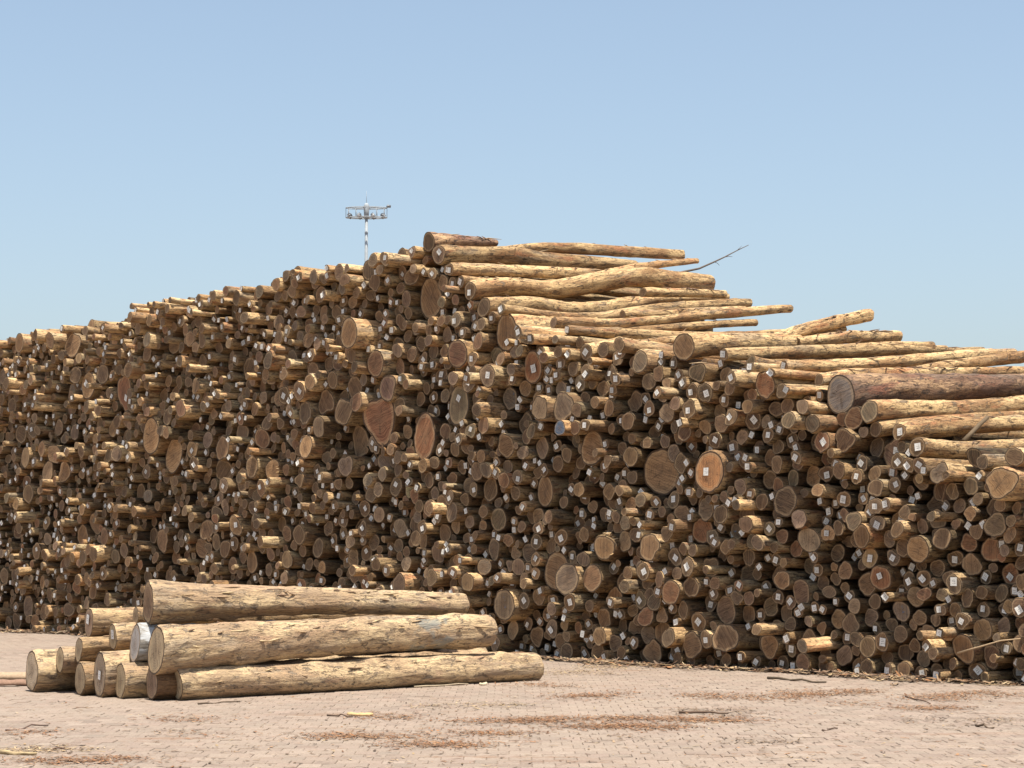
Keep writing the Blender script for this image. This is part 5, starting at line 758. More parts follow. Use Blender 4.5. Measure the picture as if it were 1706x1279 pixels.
1540,594,85,-1,1,2572,416,119,3,0,1364,245,54,-10,1,1504,608,73,-23,0,2664,412,89,16,0,1484,614,79,19,6,1100,598,60,25,2,1894,558,97,15,0,2304,454,57,-15,0,1634,564,86,5,1,
1668,530,52,-6,4,1984,518,58,-14,0,2906,404,95,-18,0,1950,520,51,-3,1,2006,522,52,-24,3,1658,572,70,-6,0,2500,414,68,2,0,2150,508,50,-13,0,1878,570,86,15,4,2144,518,67,-22,4,
2286,460,71,-3,2,2922,400,60,-33,1,2686,406,80,23,0,1740,572,84,-8,0,2256,458,54,-1,0,2096,522,82,20,4,2204,486,51,-12,1,2388,462,112,-28,6,2714,410,97,10,1,2184,510,98,-38,2,
2772,408,69,-7,2,2346,462,86,-16,0,1696,544,51,-27,1,2244,460,61,1,4,2310,466,76,-10,1,934,406,61,5,5,2028,528,84,16,4,2698,416,64,6,6,1640,582,96,-13,0,1524,540,55,27,6,
2272,466,85,-3,9,2076,524,67,14,0,2940,406,72,-9,2,2166,522,110,2,1,2730,418,71,25,0,1900,582,156,-3,0,1606,562,65,1,5,2782,418,63,-13,1,2204,498,67,-25,0,1762,570,77,-34,6,
2860,410,76,-6,1,1590,574,73,5,0,1658,594,118,34,0,1744,590,92,-17,2,2330,472,80,12,0,1590,604,109,-12,1,1292,533,56,8,0,2926,414,82,11,0,2410,412,59,2,0,2132,522,52,20,8,
2842,412,68,-3,3,2496,430,81,7,1,1390,450,52,-3,5,1580,586,86,-30,4,1872,590,108,21,0,2764,422,91,-9,7,2828,418,82,-16,0,2682,424,106,-5,9,1708,616,118,-28,0,2588,428,81,-22,2,
1410,648,84,31,3,2800,424,93,-14,5,2458,480,123,15,0,1726,600,103,-6,0,1494,654,95,30,1,2418,420,50,-21,0,1618,608,70,-20,0,1620,634,162,-35,6,1956,598,93,13,2,2744,420,69,-8,8,
2558,428,56,9,0,1538,634,128,14,0,1720,566,65,-30,2,2892,416,80,12,8,1744,608,83,-12,4,1312,666,64,12,5,2296,476,98,-16,1,2258,470,56,-16,0,2118,530,105,15,0,2650,422,59,-10,1,
1112,480,55,19,0,2316,488,123,8,0,2510,440,66,-3,6,2872,418,61,-2,9,1572,630,108,5,0,2328,514,160,-15,1,2500,446,50,5,0,1836,582,76,23,0,1678,564,53,-11,0,1994,528,68,-3,0,
2940,420,66,-20,2,2280,482,75,26,7,2912,422,72,6,0,1676,596,59,-15,1,1856,544,67,-17,1,2854,424,72,-14,5,1658,612,63,14,2,2294,492,68,-32,0,2758,374,53,13,0,1604,616,70,14,8,
2710,428,85,23,4,1730,618,75,-9,3,2664,432,92,5,4,2620,432,75,-7,4,930,496,57,15,1,2494,458,81,6,1,2490,472,62,17,6,1912,528,63,-19,0,2882,434,120,3,5,2216,502,58,29,6,
1620,566,52,-15,0,2816,428,67,-12,1,1800,624,86,-2,4,1986,542,75,18,1,1558,644,82,-6,8,2140,532,72,7,6,1888,608,127,21,1,1668,622,71,15,5,2422,450,55,2,1,1748,624,79,-10,0,
2572,436,80,-9,5,2550,442,71,-31,4,2536,446,48,-4,7,2602,440,103,-10,8,1960,544,68,10,6,2640,444,159,24,4,2236,536,82,-3,1,2592,400,49,7,4,2562,448,60,4,2,2086,540,129,13,3,
1956,530,63,25,1,2930,430,70,-10,1,1856,600,81,14,0,2182,540,82,-14,0,2674,442,50,12,2,2524,446,52,8,0,2840,426,55,4,0,1884,530,49,-7,0,2616,446,51,10,0,1652,624,70,3,4,
2036,542,79,22,0,1608,658,100,-14,0,1866,612,75,3,0,2510,456,80,24,2,2530,458,81,26,0,1720,632,75,9,1,1738,642,124,-3,0,2352,528,108,9,1,1458,570,56,-13,0,2110,548,97,2,8,
2778,430,60,-6,1,2128,544,66,17,9,2752,430,50,-18,4,2506,472,83,11,0,2392,482,92,-31,0,2062,546,81,22,2,2530,476,101,-8,0,2512,490,107,6,0,1290,644,56,17,3,2048,556,95,-4,4,
1496,580,65,-23,0,2406,492,75,-3,4,2196,554,90,4,8,2294,504,51,-8,4,2736,432,74,-2,2,2546,456,75,0,0,2268,540,71,1,4,1928,538,65,2,1,1776,570,52,-12,1,2902,432,67,-20,1,
2012,532,60,-5,1,1904,538,53,-7,1,2252,542,75,5,6,1566,582,52,-2,1,1974,548,58,4,0,2442,492,63,7,3,1544,654,78,9,6,2594,472,72,16,8,1670,574,49,20,2,1710,648,91,40,2,
2696,436,76,1,6,2306,504,62,-13,3,2830,432,56,-24,0,2474,448,51,-13,0,1628,656,71,-29,5,1308,654,62,-7,6,1172,662,58,-22,0,1936,610,91,32,0,1432,586,55,-1,1,2864,432,58,-10,1,
2532,496,101,15,0,1630,594,54,0,1,2846,438,81,6,4,2472,496,63,18,0,2916,436,71,10,1,2792,444,119,-20,6,2602,456,58,-11,0,674,326,61,-9,0,1796,640,79,17,5,2760,440,79,-1,1,
1472,660,74,11,3,1850,620,94,24,2,2074,558,86,18,1,1834,622,61,36,1,2722,442,100,23,0,1706,574,55,-19,1,2454,504,100,11,0,2476,478,49,24,1,2228,548,60,-10,0,2030,558,80,1,1,
1922,574,74,32,0,2822,442,70,-25,1,1592,668,74,-18,0,2940,444,95,4,1,2096,560,88,29,0,2742,446,75,-6,1,2394,544,75,-2,0,2318,534,48,29,4,2864,450,112,0,0,2610,466,65,6,2,
2686,446,60,27,4,2042,572,79,17,4,2060,568,71,13,2,2704,452,98,11,0,1910,616,94,10,0,2664,454,102,5,6,2128,560,78,45,1,2622,458,70,6,0,1972,566,68,17,0,2024,574,87,14,0,
2470,520,113,27,6,2640,470,107,17,0,1794,604,56,-4,1,2664,476,116,1,6,2084,572,78,24,0,2580,494,84,5,0,2514,524,118,50,0,2774,448,69,-12,4,1990,600,67,7,0,1694,598,51,9,5,
1982,616,111,33,0,2582,474,51,5,1,2898,452,115,4,0,2838,452,85,-10,0,2406,518,86,6,0,1538,610,63,-28,0,2754,452,54,-10,0,2112,564,67,-4,6,1842,636,86,-4,9,2054,582,67,20,0,
2432,522,70,-3,6,2136,574,74,36,1,2070,606,84,0,3,2006,622,106,62,0,2184,566,72,4,1,2492,534,105,8,4,2922,448,67,22,0,2202,572,99,13,0,2010,576,58,8,0,2548,504,77,8,0,
2810,438,52,2,0,2036,616,95,36,0,2220,586,90,-12,0,2356,552,134,-13,0,1926,626,94,48,1,2812,450,58,-6,4,1942,526,50,-2,2,2294,558,82,12,2,2686,462,97,8,3,2146,590,113,10,0,
2934,462,91,19,0,2116,610,88,54,1,2090,584,51,26,7,1810,648,82,-32,0,1756,636,62,15,1,2880,456,62,-17,8,2822,456,60,-10,4,2808,464,89,-3,0,2622,472,61,-1,0,2416,530,60,11,2,
2100,616,84,24,8,2314,544,49,-15,1,1576,614,53,-12,0,2194,586,60,3,7,2780,464,105,1,0,2438,544,101,-5,0,2542,534,86,27,4,2378,552,86,1,1,2916,460,67,8,0,2402,532,56,4,0,
2082,618,77,5,0,1966,578,50,12,2,2732,456,62,9,0,1506,664,61,35,4,2404,558,91,15,9,2462,538,69,25,1,2510,544,86,28,1,2450,562,97,-4,4,2410,542,68,-1,3,2204,594,63,9,1,
2310,556,74,27,4,2720,460,65,3,0,1874,624,70,14,0,1890,630,92,51,4,1686,652,56,21,1,2732,470,77,-5,0,2626,484,66,44,4,2114,626,79,4,0,2756,474,158,18,0,2432,560,65,1,3,
2386,570,107,11,0,2342,574,118,18,0,2494,554,89,17,2,1758,602,52,3,3,1444,634,51,-12,1,2628,500,95,20,0,1544,668,52,10,4,2058,596,65,-6,4,2026,630,78,-28,9,2418,574,115,-20,0,
2086,634,88,0,4,2850,464,80,-9,2,2510,506,58,47,2,1906,632,70,39,9,2872,468,83,-19,3,2324,564,73,4,0,2254,576,84,4,5,1754,650,52,-20,6,2686,480,77,34,1,2708,470,88,18,1,
1832,648,66,19,8,2212,554,55,-10,0,2286,572,74,-6,3,1862,630,61,21,9,2240,574,55,23,0,2526,540,73,22,0,2558,550,112,17,1,2566,502,50,13,0,2584,508,64,10,0,2616,514,73,0,5,
2608,478,48,13,0,1872,640,76,3,2,2190,600,60,32,2,1360,590,56,-6,0,1504,590,54,-9,7,2648,490,90,6,6,1918,640,59,63,0,2208,612,123,-9,0,2828,468,70,-19,9,2263,586,56,-25,0,
1990,634,90,22,8,2888,468,61,5,7,2228,602,60,25,8,2182,618,130,8,4,2644,510,93,9,5,2906,470,79,-11,1,2480,568,91,17,1,1856,646,78,6,1,2674,492,76,2,0,2366,570,67,-1,1,
1822,618,52,41,6,2522,576,88,17,9,2796,476,81,-4,0,2044,630,63,-17,5,2102,634,62,-22,4,2724,486,99,10,0,1938,638,70,22,2,2816,480,85,-23,2,2702,488,100,18,0,2844,480,94,-6,2,
2374,588,101,6,0,2718,510,149,4,0,2748,504,156,0,0,2862,484,98,1,1,2688,494,52,5,4,2778,482,68,11,1,1198,134,54,-7,1,2438,574,66,-2,0,2008,588,54,-12,1,2572,562,70,7,1,
2160,608,66,-12,2,2790,490,67,-5,3,2664,508,106,33,4,2162,622,68,-6,2,2438,504,52,21,1,2880,482,73,-14,4,2596,516,62,8,4,2630,516,64,-2,2,2920,474,67,30,1,2830,494,102,-17,4,
2548,566,75,15,9,2698,504,57,9,5,2806,496,94,-18,5,2562,574,75,32,0,2640,532,123,10,0,2896,480,66,17,0,2770,494,77,11,3,2464,570,67,-6,0,703,344,61,-21,0,2784,502,67,18,5,
2818,512,107,-14,4,2230,622,115,-14,2,2588,574,127,10,5,1400,660,59,39,3,1970,604,61,12,5,2442,514,51,-9,6,2012,638,63,45,9,2796,518,128,1,0,2280,550,56,-1,4,2358,582,61,-10,0,
2606,522,51,21,6,2620,554,160,23,8,2274,608,98,-14,7,2684,506,75,-12,6,2056,638,78,-6,2,2396,584,49,3,0,2908,484,51,3,1,2694,518,83,3,4,2770,508,64,4,1,2920,488,74,-12,1,
2406,586,52,9,0,2934,480,81,-11,0,2512,558,53,7,1,2836,524,109,5,2,2524,592,73,14,0,2130,596,60,31,2,2538,578,74,16,4,2334,616,60,7,2,2892,492,65,14,4,2852,498,75,-15,0,
2418,596,99,15,2,2352,604,160,39,4,2766,520,66,18,2,2572,586,76,-1,0,2552,586,77,-1,0,2036,642,79,18,0,2874,496,75,-4,4,2892,506,73,-24,2,1798,654,51,14,0,2676,530,133,-17,0,
1976,636,52,-11,2,2594,596,108,21,0,2390,598,88,-14,1,2704,532,91,-7,6,2646,554,100,17,0,2936,500,116,24,0,2432,586,64,-8,4,2022,646,61,49,0,1724,654,58,2,5,2912,504,104,-14,0,
2266,626,62,-18,0,2126,632,58,-8,0,2540,604,122,5,0,1884,646,58,49,0,2404,610,89,-11,0,2456,598,71,5,3,2864,506,67,-9,0,2002,646,60,16,2,2428,614,100,27,0,2468,608,63,2,1,
2620,526,51,11,0,2526,624,97,-25,1,1928,648,61,35,9,2736,522,63,18,0,2658,540,61,-10,1,2750,528,85,11,1,2632,574,69,-8,0,2572,604,102,-1,0,2878,518,112,-4,0,2448,612,68,13,3,
2198,628,52,-32,0,2394,624,73,-10,0,2724,532,81,-2,8,2850,512,64,-16,5,2028,588,51,-5,2,2318,626,79,31,1,2588,614,82,37,0,2840,506,52,-15,0,2610,534,58,10,4,2478,620,67,7,0,
2608,610,84,18,0,2414,622,58,4,8,2926,518,86,-7,2,2344,626,68,3,0,2780,538,134,29,8,2812,528,64,-28,1,2902,518,68,-2,1,2858,528,102,-20,4,2304,624,53,-8,0,2440,626,68,19,5,
1976,646,50,14,3,1640,658,53,-16,0,2656,522,50,14,3,2914,528,67,-7,8,2944,516,50,-20,0,2360,626,67,-4,6,2688,552,108,-8,0,2940,530,92,4,6,2510,586,60,12,0,2894,532,90,-7,2,
2822,536,64,-27,2,2802,538,68,-5,8,2708,550,88,-8,0,2880,538,60,-13,4,2924,538,73,10,1,2542,548,49,25,4,2608,574,68,13,3,2846,538,48,-17,2,1948,646,55,12,5,2738,538,59,-4,2,
2722,546,49,-2,2,2666,550,65,-13,0,2906,540,54,-23,4,2492,582,55,5,1,1844,652,52,12,0,2760,544,76,13,4,2778,518,53,-4,0,2728,562,126,1,2,2574,622,79,11,0,2662,568,110,-6,0,
2746,548,60,8,0,2812,550,90,5,0,1986,648,50,33,0,2864,548,97,-8,3,2794,556,87,6,7,2422,630,55,5,2,2834,544,74,-3,0,2702,566,76,-20,0,2888,548,60,10,0,2846,552,73,-18,1,
2646,576,62,9,2,2546,622,65,-5,8,2916,552,84,-38,4,2766,558,76,37,1,2750,568,107,-11,0,2332,632,56,-8,0,2942,548,77,-13,0,2682,572,89,-4,0,2696,582,82,-7,0,2638,590,99,21,9,
2488,630,51,6,0,2900,552,65,-14,0,2880,562,97,-4,3,2780,564,74,10,8,2828,562,102,30,0,2930,556,56,1,7,2406,630,50,12,1,2858,562,48,-15,2,2620,576,48,0,0,2380,632,50,-12,1,
2906,574,157,-20,1,2940,564,69,-18,0,2716,580,89,3,0,2802,572,91,-20,0,2208,630,50,-10,4,2846,568,80,-13,0,2768,576,87,6,1,2832,584,113,-17,4,2862,578,109,-20,0,2926,566,50,2,1,
2938,582,116,25,4,2788,588,123,-32,2,2738,588,127,-6,7,2626,606,100,-18,0,2880,578,54,-33,1,2668,588,93,-17,0,2654,604,112,-11,0,2684,590,60,-35,0,2816,574,52,4,1,2708,594,65,9,3,
2812,588,84,-29,0,2758,590,76,-10,6,2696,596,57,-4,4,2676,602,58,-42,0,2654,584,51,-12,0,2722,604,97,10,0,2888,590,76,-6,1,2770,602,91,-26,9,2922,588,50,-19,1,2688,606,64,-29,0,
2706,606,53,26,0,2736,614,75,13,1,2848,590,48,-20,2,2802,604,93,50,0,2618,620,53,6,0,2752,604,76,-12,2,2874,594,70,2,1,2668,614,60,1,0,2822,600,71,-12,3,2906,598,72,16,0,
2860,598,69,6,9,1162,442,54,-3,0,2632,622,67,6,2,2842,604,102,33,0,2932,600,75,-14,0,2894,604,62,35,1,2918,604,63,-35,2,2878,608,77,-14,6,2784,618,119,-18,0,2942,612,72,-14,2,
2858,614,83,27,0,2712,618,75,32,2,2752,620,83,-37,2,2602,624,64,1,7,2816,612,61,12,0,2696,618,80,15,8,2906,614,85,3,0,2804,624,90,-12,0,2924,624,118,31,0,2832,618,69,-32,5,
2650,622,75,-15,2,2680,616,59,-13,0,2766,618,53,-26,2,2892,616,58,11,0,2872,622,73,-16,0,2844,622,54,-11,0,2820,626,73,-26,0,2640,612,52,-11,4,2898,628,78,2,1,2942,630,69,30,2,
2726,624,66,-18,2,2884,630,66,-12,0,486,330,63,2,0,170,126,64,8,1,134,188,65,-3,0,486,190,66,0,1,568,224,62,-2,1,2854,628,62,-16,0,202,138,62,-21,5,-22,8,64,28,1,
558,378,62,3,2,256,6,61,11,1,206,236,61,-5,4,364,184,65,-11,0,626,238,63,-8,0,38,260,64,33,9,576,64,61,25,1,544,336,63,10,4,-148,62,63,22,8,-96,100,63,25,4,
596,174,61,10,1,-54,46,61,33,1,424,396,62,-6,4,400,242,64,14,7,178,296,63,-7,1,420,382,60,8,0,622,456,61,5,1,790,300,60,-14,1,190,106,59,32,1,356,130,61,-20,1,
288,298,63,22,4,470,252,62,22,0,718,148,60,2,0,772,368,58,8,9,194,186,59,14,8,-16,112,59,-1,0,756,455,59,23,0,184,246,62,-16,2,742,412,59,-28,1,292,158,58,-32,1,
420,108,61,26,0,636,382,59,-18,1,938,178,62,8,0,366,32,62,-9,1,40,186,59,1,4,688,166,60,5,2,20,32,59,36,0,710,298,60,-14,1,570,396,59,-1,1,16,58,60,34,4,
850,170,58,3,6,346,386,58,45,1,694,6,60,8,1,524,326,60,17,0,772,394,60,3,0,402,342,57,12,5,554,442,59,-14,0,970,170,59,-7,0,476,374,58,-2,9,386,350,56,3,1,
606,94,56,16,9,158,210,57,15,0,961,435,60,7,0,850,256,57,-13,0,442,372,59,9,6,711,40,59,-2,5,-2,112,59,5,1,432,308,57,8,3,734,224,59,4,5,900,514,57,42,1,
484,366,58,7,4,1172,168,57,19,4,736,314,56,32,0,1060,232,56,9,3,
]
logs = []
for i in range(0, len(PACK), 5):
    a, b, c, d, e = PACK[i:i + 5]
    logs.append(dict(u=a / 100, v=b / 100, r=c / 1000, p=d / 100, code=CODES[e // 2], tag=e % 2, i=i // 5))
LONG = [
(2, 'd', 0, '100,98,48;200,95,34;320,95,26;440,100,16'),
(2, 'o', 0, '430,150,26;560,130,26;700,125,26;1000,140,26;1345,160,24'),
(2, 'r', 1, '150,158,48;350,160,42;520,165,44;700,195,42;900,205,36;1100,212,24'),
(2, 'o', 0, '900,272,22;1100,225,20;1250,205,17;1408,190,12'),
(2, 'b', 1, '205,232,30;500,240,29;850,252,27;1000,262,24'),
(2, 'b', 1, '305,335,48;500,308,44;700,330,44;900,300,50;1100,265,48;1300,290,50;1472,303,44'),
(2, 'b', 1, '258,292,30;500,300,24;900,320,22'),
(2, 'b', 0, '370,415,52;600,405,44;800,430,38;930,430,40;1100,395,34;1240,385,24'),
(2, 'g', 1, '455,432,28;700,470,25;900,480,25;1100,450,30;1300,425,30;1500,410,28;1680,400,22'),
(2, 'b', 0, '712,492,28;1000,500,25;1200,485,23;1400,460,24;1700,435,23;1882,420,20'),
(2, 'b', 0, '900,545,22;1250,520,20;1500,500,18;1712,490,16'),
(2, 'b', 1, '780,528,20;1000,545,25;1200,560,28;1400,565,28;1600,560,26;1900,545,22'),
(2, 'B', 0, '1350,610,70;1450,600,60;1540,598,54;1700,595,50;1900,590,45'),
(2, 'o', 0, '800,445,28;1000,420,28;1250,375,27;1550,368,20'),
(2, 'b', 1, '545,560,28;700,560,25;900,550,22;1200,540,20'),
(2, 'b', 0, '485,540,92;700,520,60;900,505,45'),
(2, 'b', 1, '870,636,42;1050,605,44;1230,620,34;1400,640,25'),
(2, 'b', 1, '925,690,30;1100,665,28;1300,640,22;1500,640,20'),
(6, 'o', 0, '500,250,26;650,202,32;800,165,31;990,125,28'),
(6, 'o', 0, '640,252,24;750,240,28;900,227,30;1125,225,28'),
(6, 'b', 0, '700,215,18;872,192,15'),
(6, 'b', 0, '700,300,26;900,285,26;1120,275,26;1265,277,24'),
(6, 'o', 1, '300,310,28;500,302,28;800,292,28;1100,285,25;1350,285,20'),
(6, 'b', 1, '575,370,28;800,365,28;1100,350,30;1400,322,28;1640,308,22'),
(6, 'b', 0, '1200,388,22;1300,372,26;1500,345,26;1706,320,26;1800,305,24'),
(6, 'b', 0, '745,430,28;900,402,26;1200,395,25;1500,392,22;1760,385,20'),
(6, 'D', 0, '845,500,85;1000,478,68;1200,475,70;1500,465,58;1706,450,50;1800,445,46'),
(6, 'g', 0, '975,580,54;1200,570,40;1400,575,42;1706,548,38;1900,540,34'),
(6, 'b', 1, '1120,672,42;1300,652,44;1500,640,40;1706,630,36;1950,615,32'),
(6, 'b', 1, '1205,745,45;1400,762,44;1706,742,38;2000,725,34'),
(6, 'b', 0, '1010,661,38;1150,640,36;1500,612,34;1800,600,30'),
(6, 'o', 0, '1150,618,28;1400,608,30;1706,590,30;1950,572,26'),
(6, 'o', 0, '1350,700,34;1706,690,34;1950,672,30'),
(6, 'o', 0, '1520,800,34;1706,788,34;1950,775,30'),
(2, 'o', 0, '1150,345,22;1350,345,22;1560,352,18'),
(6, 'o', 0, '620,328,22;900,318,24;1300,300,22;1500,292,18'),
(2, 'o', 0, '1050,455,22;1250,450,22;1500,440,22;1640,432,18'),
(6, 'o', 0, '1100,470,20;1300,440,22;1706,420,20;1800,415,18'),
(2, 'o', 0, '1120,600,24;1300,580,24;1600,575,24;1800,570,20')]
TILE = {2: (680, 370, 2.941), 6: (1100, 480, 2.815)}

def plane_hit(x, y, o):
    """pixel -> point in the vertical plane through o that holds the log direction"""
    d = ray(x, y); t = (o.x * DX[0] + o.y * DX[1]) / (d[0] * DX[0] + d[1] * DX[1])
    return Vector((d[0] * t, d[1] * t, CZ + d[2] * t)), t

def generic_path(L, s, n, r, tiltang):
    y = np.concatenate([[0, .012, .05], np.linspace(.16, L - .02, n - 4), [L]])
    bx, bz = s.normal(0, .018), s.normal(0, .018); t = y / L
    x = tiltang[0] * y + bx * np.sin(math.pi * t) * 1.5; z = tiltang[1] * y + bz * np.sin(math.pi * t)
    rad = r * (1 - .10 * t * s.uniform(-.3, 1.5)); rad[0] *= .975
    flare = 1 + max(0, s.normal(0.0, .05)) * np.exp(-y / .25)
    return np.stack([x, y, z], 1), rad * flare

# who is built one by one: those that show largest in the picture
for l in logs:
    q = proj(on_face(l['u'], l['v'], l['p'])); l['px'] = q; l['size'] = l['r'] * FPX / q[2] if (-10 < q[0] < 1716) else 0
def heart(th):
    return 1.06 + .05 * np.cos(2 * (th - 1.9)) + .15 * np.cos(3 * (th + math.pi / 2 - .22)) + .03 * np.cos(5 * th + 1)
def pointed(th): return 1.0 - .20 * np.cos(2 * th) + .04 * np.cos(4 * th) + .03 * np.cos(3 * th + 1)
def lobed(th): return 1.10 + .08 * np.cos(2 * (th - 2.2)) + .10 * np.cos(3 * (th + 1.2)) + .05 * np.cos(5 * th + .8) + .03 * np.cos(8 * th)
def tri(th): return 1.0 + .10 * np.cos(3 * (th + math.pi / 2)) + .02 * np.cos(5 * th)
def tall(th): return 1.0 - .10 * np.cos(2 * th + .2) + .03 * np.cos(3 * th + 1)
def round_(th): return 1.0 + .02 * np.cos(2 * th) + .012 * np.cos(5 * th + 1) + .01 * np.cos(9 * th)

LAND = [  # photo position, label of its own, how the neighbours refer to it, outline
 (1103, 786, 'widest cut end of the whole pile, round dark brown with a fine crack', 'the widest log end', round_),
 (1184, 785, 'orange cut end with pale radial cracks and a white tag at its centre', 'the cracked orange log end', round_),
 (633, 697, 'large red-brown heart-shaped cut end in the middle of the pile', 'the heart-shaped log end', heart),
 (208, 654, 'biggest red-brown lobed cut end in the upper left of the pile', 'the big lobed red end', lobed),
 (708, 728, 'large pointed oval reddish cut end right of the heart-shaped end', 'the pointed oval end', pointed),
 (717, 495, 'tall oval dark brown cut end high up beneath the topmost long logs', 'the tall oval under the peak', tall),
 (845, 554, 'large oval cut end directly below the crooked long logs', 'the large oval under the crooked logs', tall),
 (1139, 577, 'short thick reddish log with a large round cut end on the sunny slope', 'the thick reddish log on the slope', round_),
 (1400, 658, 'thick log with grey-blue cut end and torn dark bark on the right slope', 'the thick grey-ended log', tall),
 (766, 676, 'dark green tall oval cut end with a white tag, upper middle of the pile', 'the dark green tagged end', tall),
 (949, 714, 'small log whose cut end is painted solid blue', 'the blue painted end', None),
 (987, 747, 'stout sunlit log with bark torn off its top, left of the widest end', 'the stout log with torn bark', tall),
 (914, 818, 'tall dark oval cut end left of and below the widest end', 'the tall dark oval', tall),
 (255, 732, 'narrow upright orange-tan oval cut end in the left part', 'the narrow tan oval', tall),
 (284, 751, 'round tan cut end just right of the narrow tan oval', 'the round tan end at left', None),
 (928, 953, 'tallest grey-brown oval cut end low in the middle', 'the tall oval low down', tall),
 (841, 1011, 'large cut end with a small blue paint mark, just behind the loose logs', 'the end with a blue mark', round_),
 (1082, 912, 'round brown cut end level with the orange block, low in the pile', 'the round brown low end', None),
 (1171, 888, 'round reddish-brown cut end straight below the cracked orange end', 'the red end under the orange one', round_),
 (1695, 804, 'big tan pear-shaped cut end close to the right edge of the picture', 'the big tan end near the right edge', None),
 (1529, 915, 'pale ringed cut end with a darker heart in the lower right', 'the pale ringed end', round_),
 (1467, 962, 'large reddish cut end with a white tag in the lower right', 'the large reddish tagged end', None),
 (1610, 1090, 'large round cut end behind a leaning pale twig near the ground', 'the end behind the twig', None),
 (1282, 1076, 'triangular brown cut end close to the ground on the right', 'the triangular end', tri),
 (453, 787, 'splintered tan log end jutting out in the middle left', 'the splintered end', None),
 (511, 742, 'tan cut end with clear rings left of the heart-shaped end', 'the ringed tan end', None),
 (684, 812, 'mossy yellow-green log end jutting out below the pointed oval', 'the mossy yellow end', None),
 (121, 658, 'grey pointed oval cut end in the upper left', 'the grey pointed end', pointed),
 (145, 640, 'rough tilted tan log end left of the big lobed red end', 'the rough tilted end', None),
 (39, 574, 'large oval cut end on the skyline nearest the left edge', 'the skyline end at far left', tall),
 (1009, 919, 'rough splintered round log end with torn pale edges low in the middle', 'the torn round end', None),
 (582, 550, 'tall oval brown end under the upper left long logs', 'the tall oval left of the peak', tall),
 (905, 609, 'reddish oval cut end with a white tag below the long logs', 'the reddish tagged oval', tall),
 (1277, 640, 'dark reddish block-like cut end left of the thick grey-ended log', 'the dark red block', None),
 (1001, 680, 'upright oval brown cut end above the stout torn-bark log', 'the upright brown oval', tall),
]
WANT = {0: 'W', 1: 'C', 2: 'R', 3: 'R', 9: 'g', 10: 'U', 12: 'B', 13: 'O', 14: 'O', 15: 'B', 16: 'V', 24: 'O', 25: 'O', 26: 'G', 27: 'E'}
used = {}
for k, (x, y, lab, ref, shp) in enumerate(LAND):
    want = WANT.get(k)
    def cost(i):
        l = logs[i]; c = math.hypot(l['px'][0] - x, l['px'][1] - y) - .5 * l['size']
        if want and l['code'] != want: c += 25
        if i in used or i in (1, 3, 10, 13, 18, 19, 20, 21, 24) or 30 < i < len(LONG): c += 1e4
        return c
    best = min(range(len(logs)), key=cost); used[best] = k
    if want and best >= len(LONG): logs[best]['code'] = want
    if want == 'U': logs[best]['p'] += .20; logs[best]['r'] *= 1.15; logs[best]['tag'] = 0
order = sorted(range(len(LONG), len(logs)), key=lambda k: -logs[k]['size'])
N_SINGLE = 288 - len(LONG)
single = set(i for i in used if i >= len(LONG))
for i in order:
    if len(single) >= N_SINGLE: break
    single.add(i)
indiv = sorted(set(range(len(LONG))) | single)
0 and print('landmarks off by', [(LAND[k][3], round(math.hypot(logs[i]['px'][0] - LAND[k][0], logs[i]['px'][1] - LAND[k][1])), logs[i]['code']) for i, k in used.items() if math.hypot(logs[i]['px'][0] - LAND[k][0], logs[i]['px'][1] - LAND[k][1]) > 9])
LONG_EXTRA = ['pale log filling the gap under the greenish-ended log at the right edge', 'pale log running between the two lowest tagged long logs at the right edge',
 'lowest pale log side at the right edge, under the lowest tagged long log', 'thin pale log showing just under the far end of the big crooked one',
 'thin pale log between the two long tagged logs right of the thick reddish log', 'thin pale log wedged under the long wavy tagged log on the slope',
 'thin pale log peeping out above the thick grey-ended log', 'pale log side showing just left of the thick reddish log']
LONG_LAB = [
 'short rotten dark log lying on the very top of the pile', 'pale straight log behind the topmost crooked log, against the sky',
 'long pale log with a pink tagged end, second from the top', 'thin pale log whose tip pokes up behind the top logs at the peak',
 'dark-barked straight log squeezed under the second log from the top', 'big crooked yellow log with a reddish torn far end near the peak',
 'thin log hidden behind the near end of the big crooked yellow log', 'grey wavy log with a reddish cut end below the big crooked one',
 'long wavy tagged log running below the grey wavy log', 'straight pole with a small untagged end pointing right into the sky',
 'thin grey pole just under the straight pole against the sky', 'thin straight tagged pole lying left of the thick reddish log',
 'thick reddish log with a large round cut end halfway down the sunny slope', 'pale log on the slope behind the long wavy logs',
 'thin pole running right from behind the large oval end', 'large oval cut end directly below the crooked long logs',
 'pale log with square-cut tagged end left of the thick reddish log', 'pale tagged log lying low just left of the thick reddish log',
 'grey log tilted up into the sky on the right slope', 'pale log resting flat on the skyline right of the tilted grey log',
 'thin log peeping out behind the tilted grey log', 'pale log with a dark tip ending lowest on the right skyline',
 'tagged log on the slope directly right of the thick reddish log', 'long straight tagged log running above the thick grey-ended log',
 'long thin log rising to the right edge of the picture', 'long log lying right on top of the thick grey-ended log',
 'thick log with grey-blue cut end and torn dark bark on the right slope', 'greenish-ended log directly under the thick grey-ended log',
 'pale tagged log with a stub of branch leaning on it at the right', 'pale tagged log, lowest long one on the right slope',
 'grey-ended log half hidden between the greenish-ended log and the stub branch']
SECT = ['right of', 'up-right of', 'above', 'up-left of', 'left of', 'down-left of', 'below', 'down-right of']
ORD = ['nearest', 'second', 'third', 'fourth', 'fifth', 'sixth', 'seventh', 'eighth', 'ninth', 'tenth']
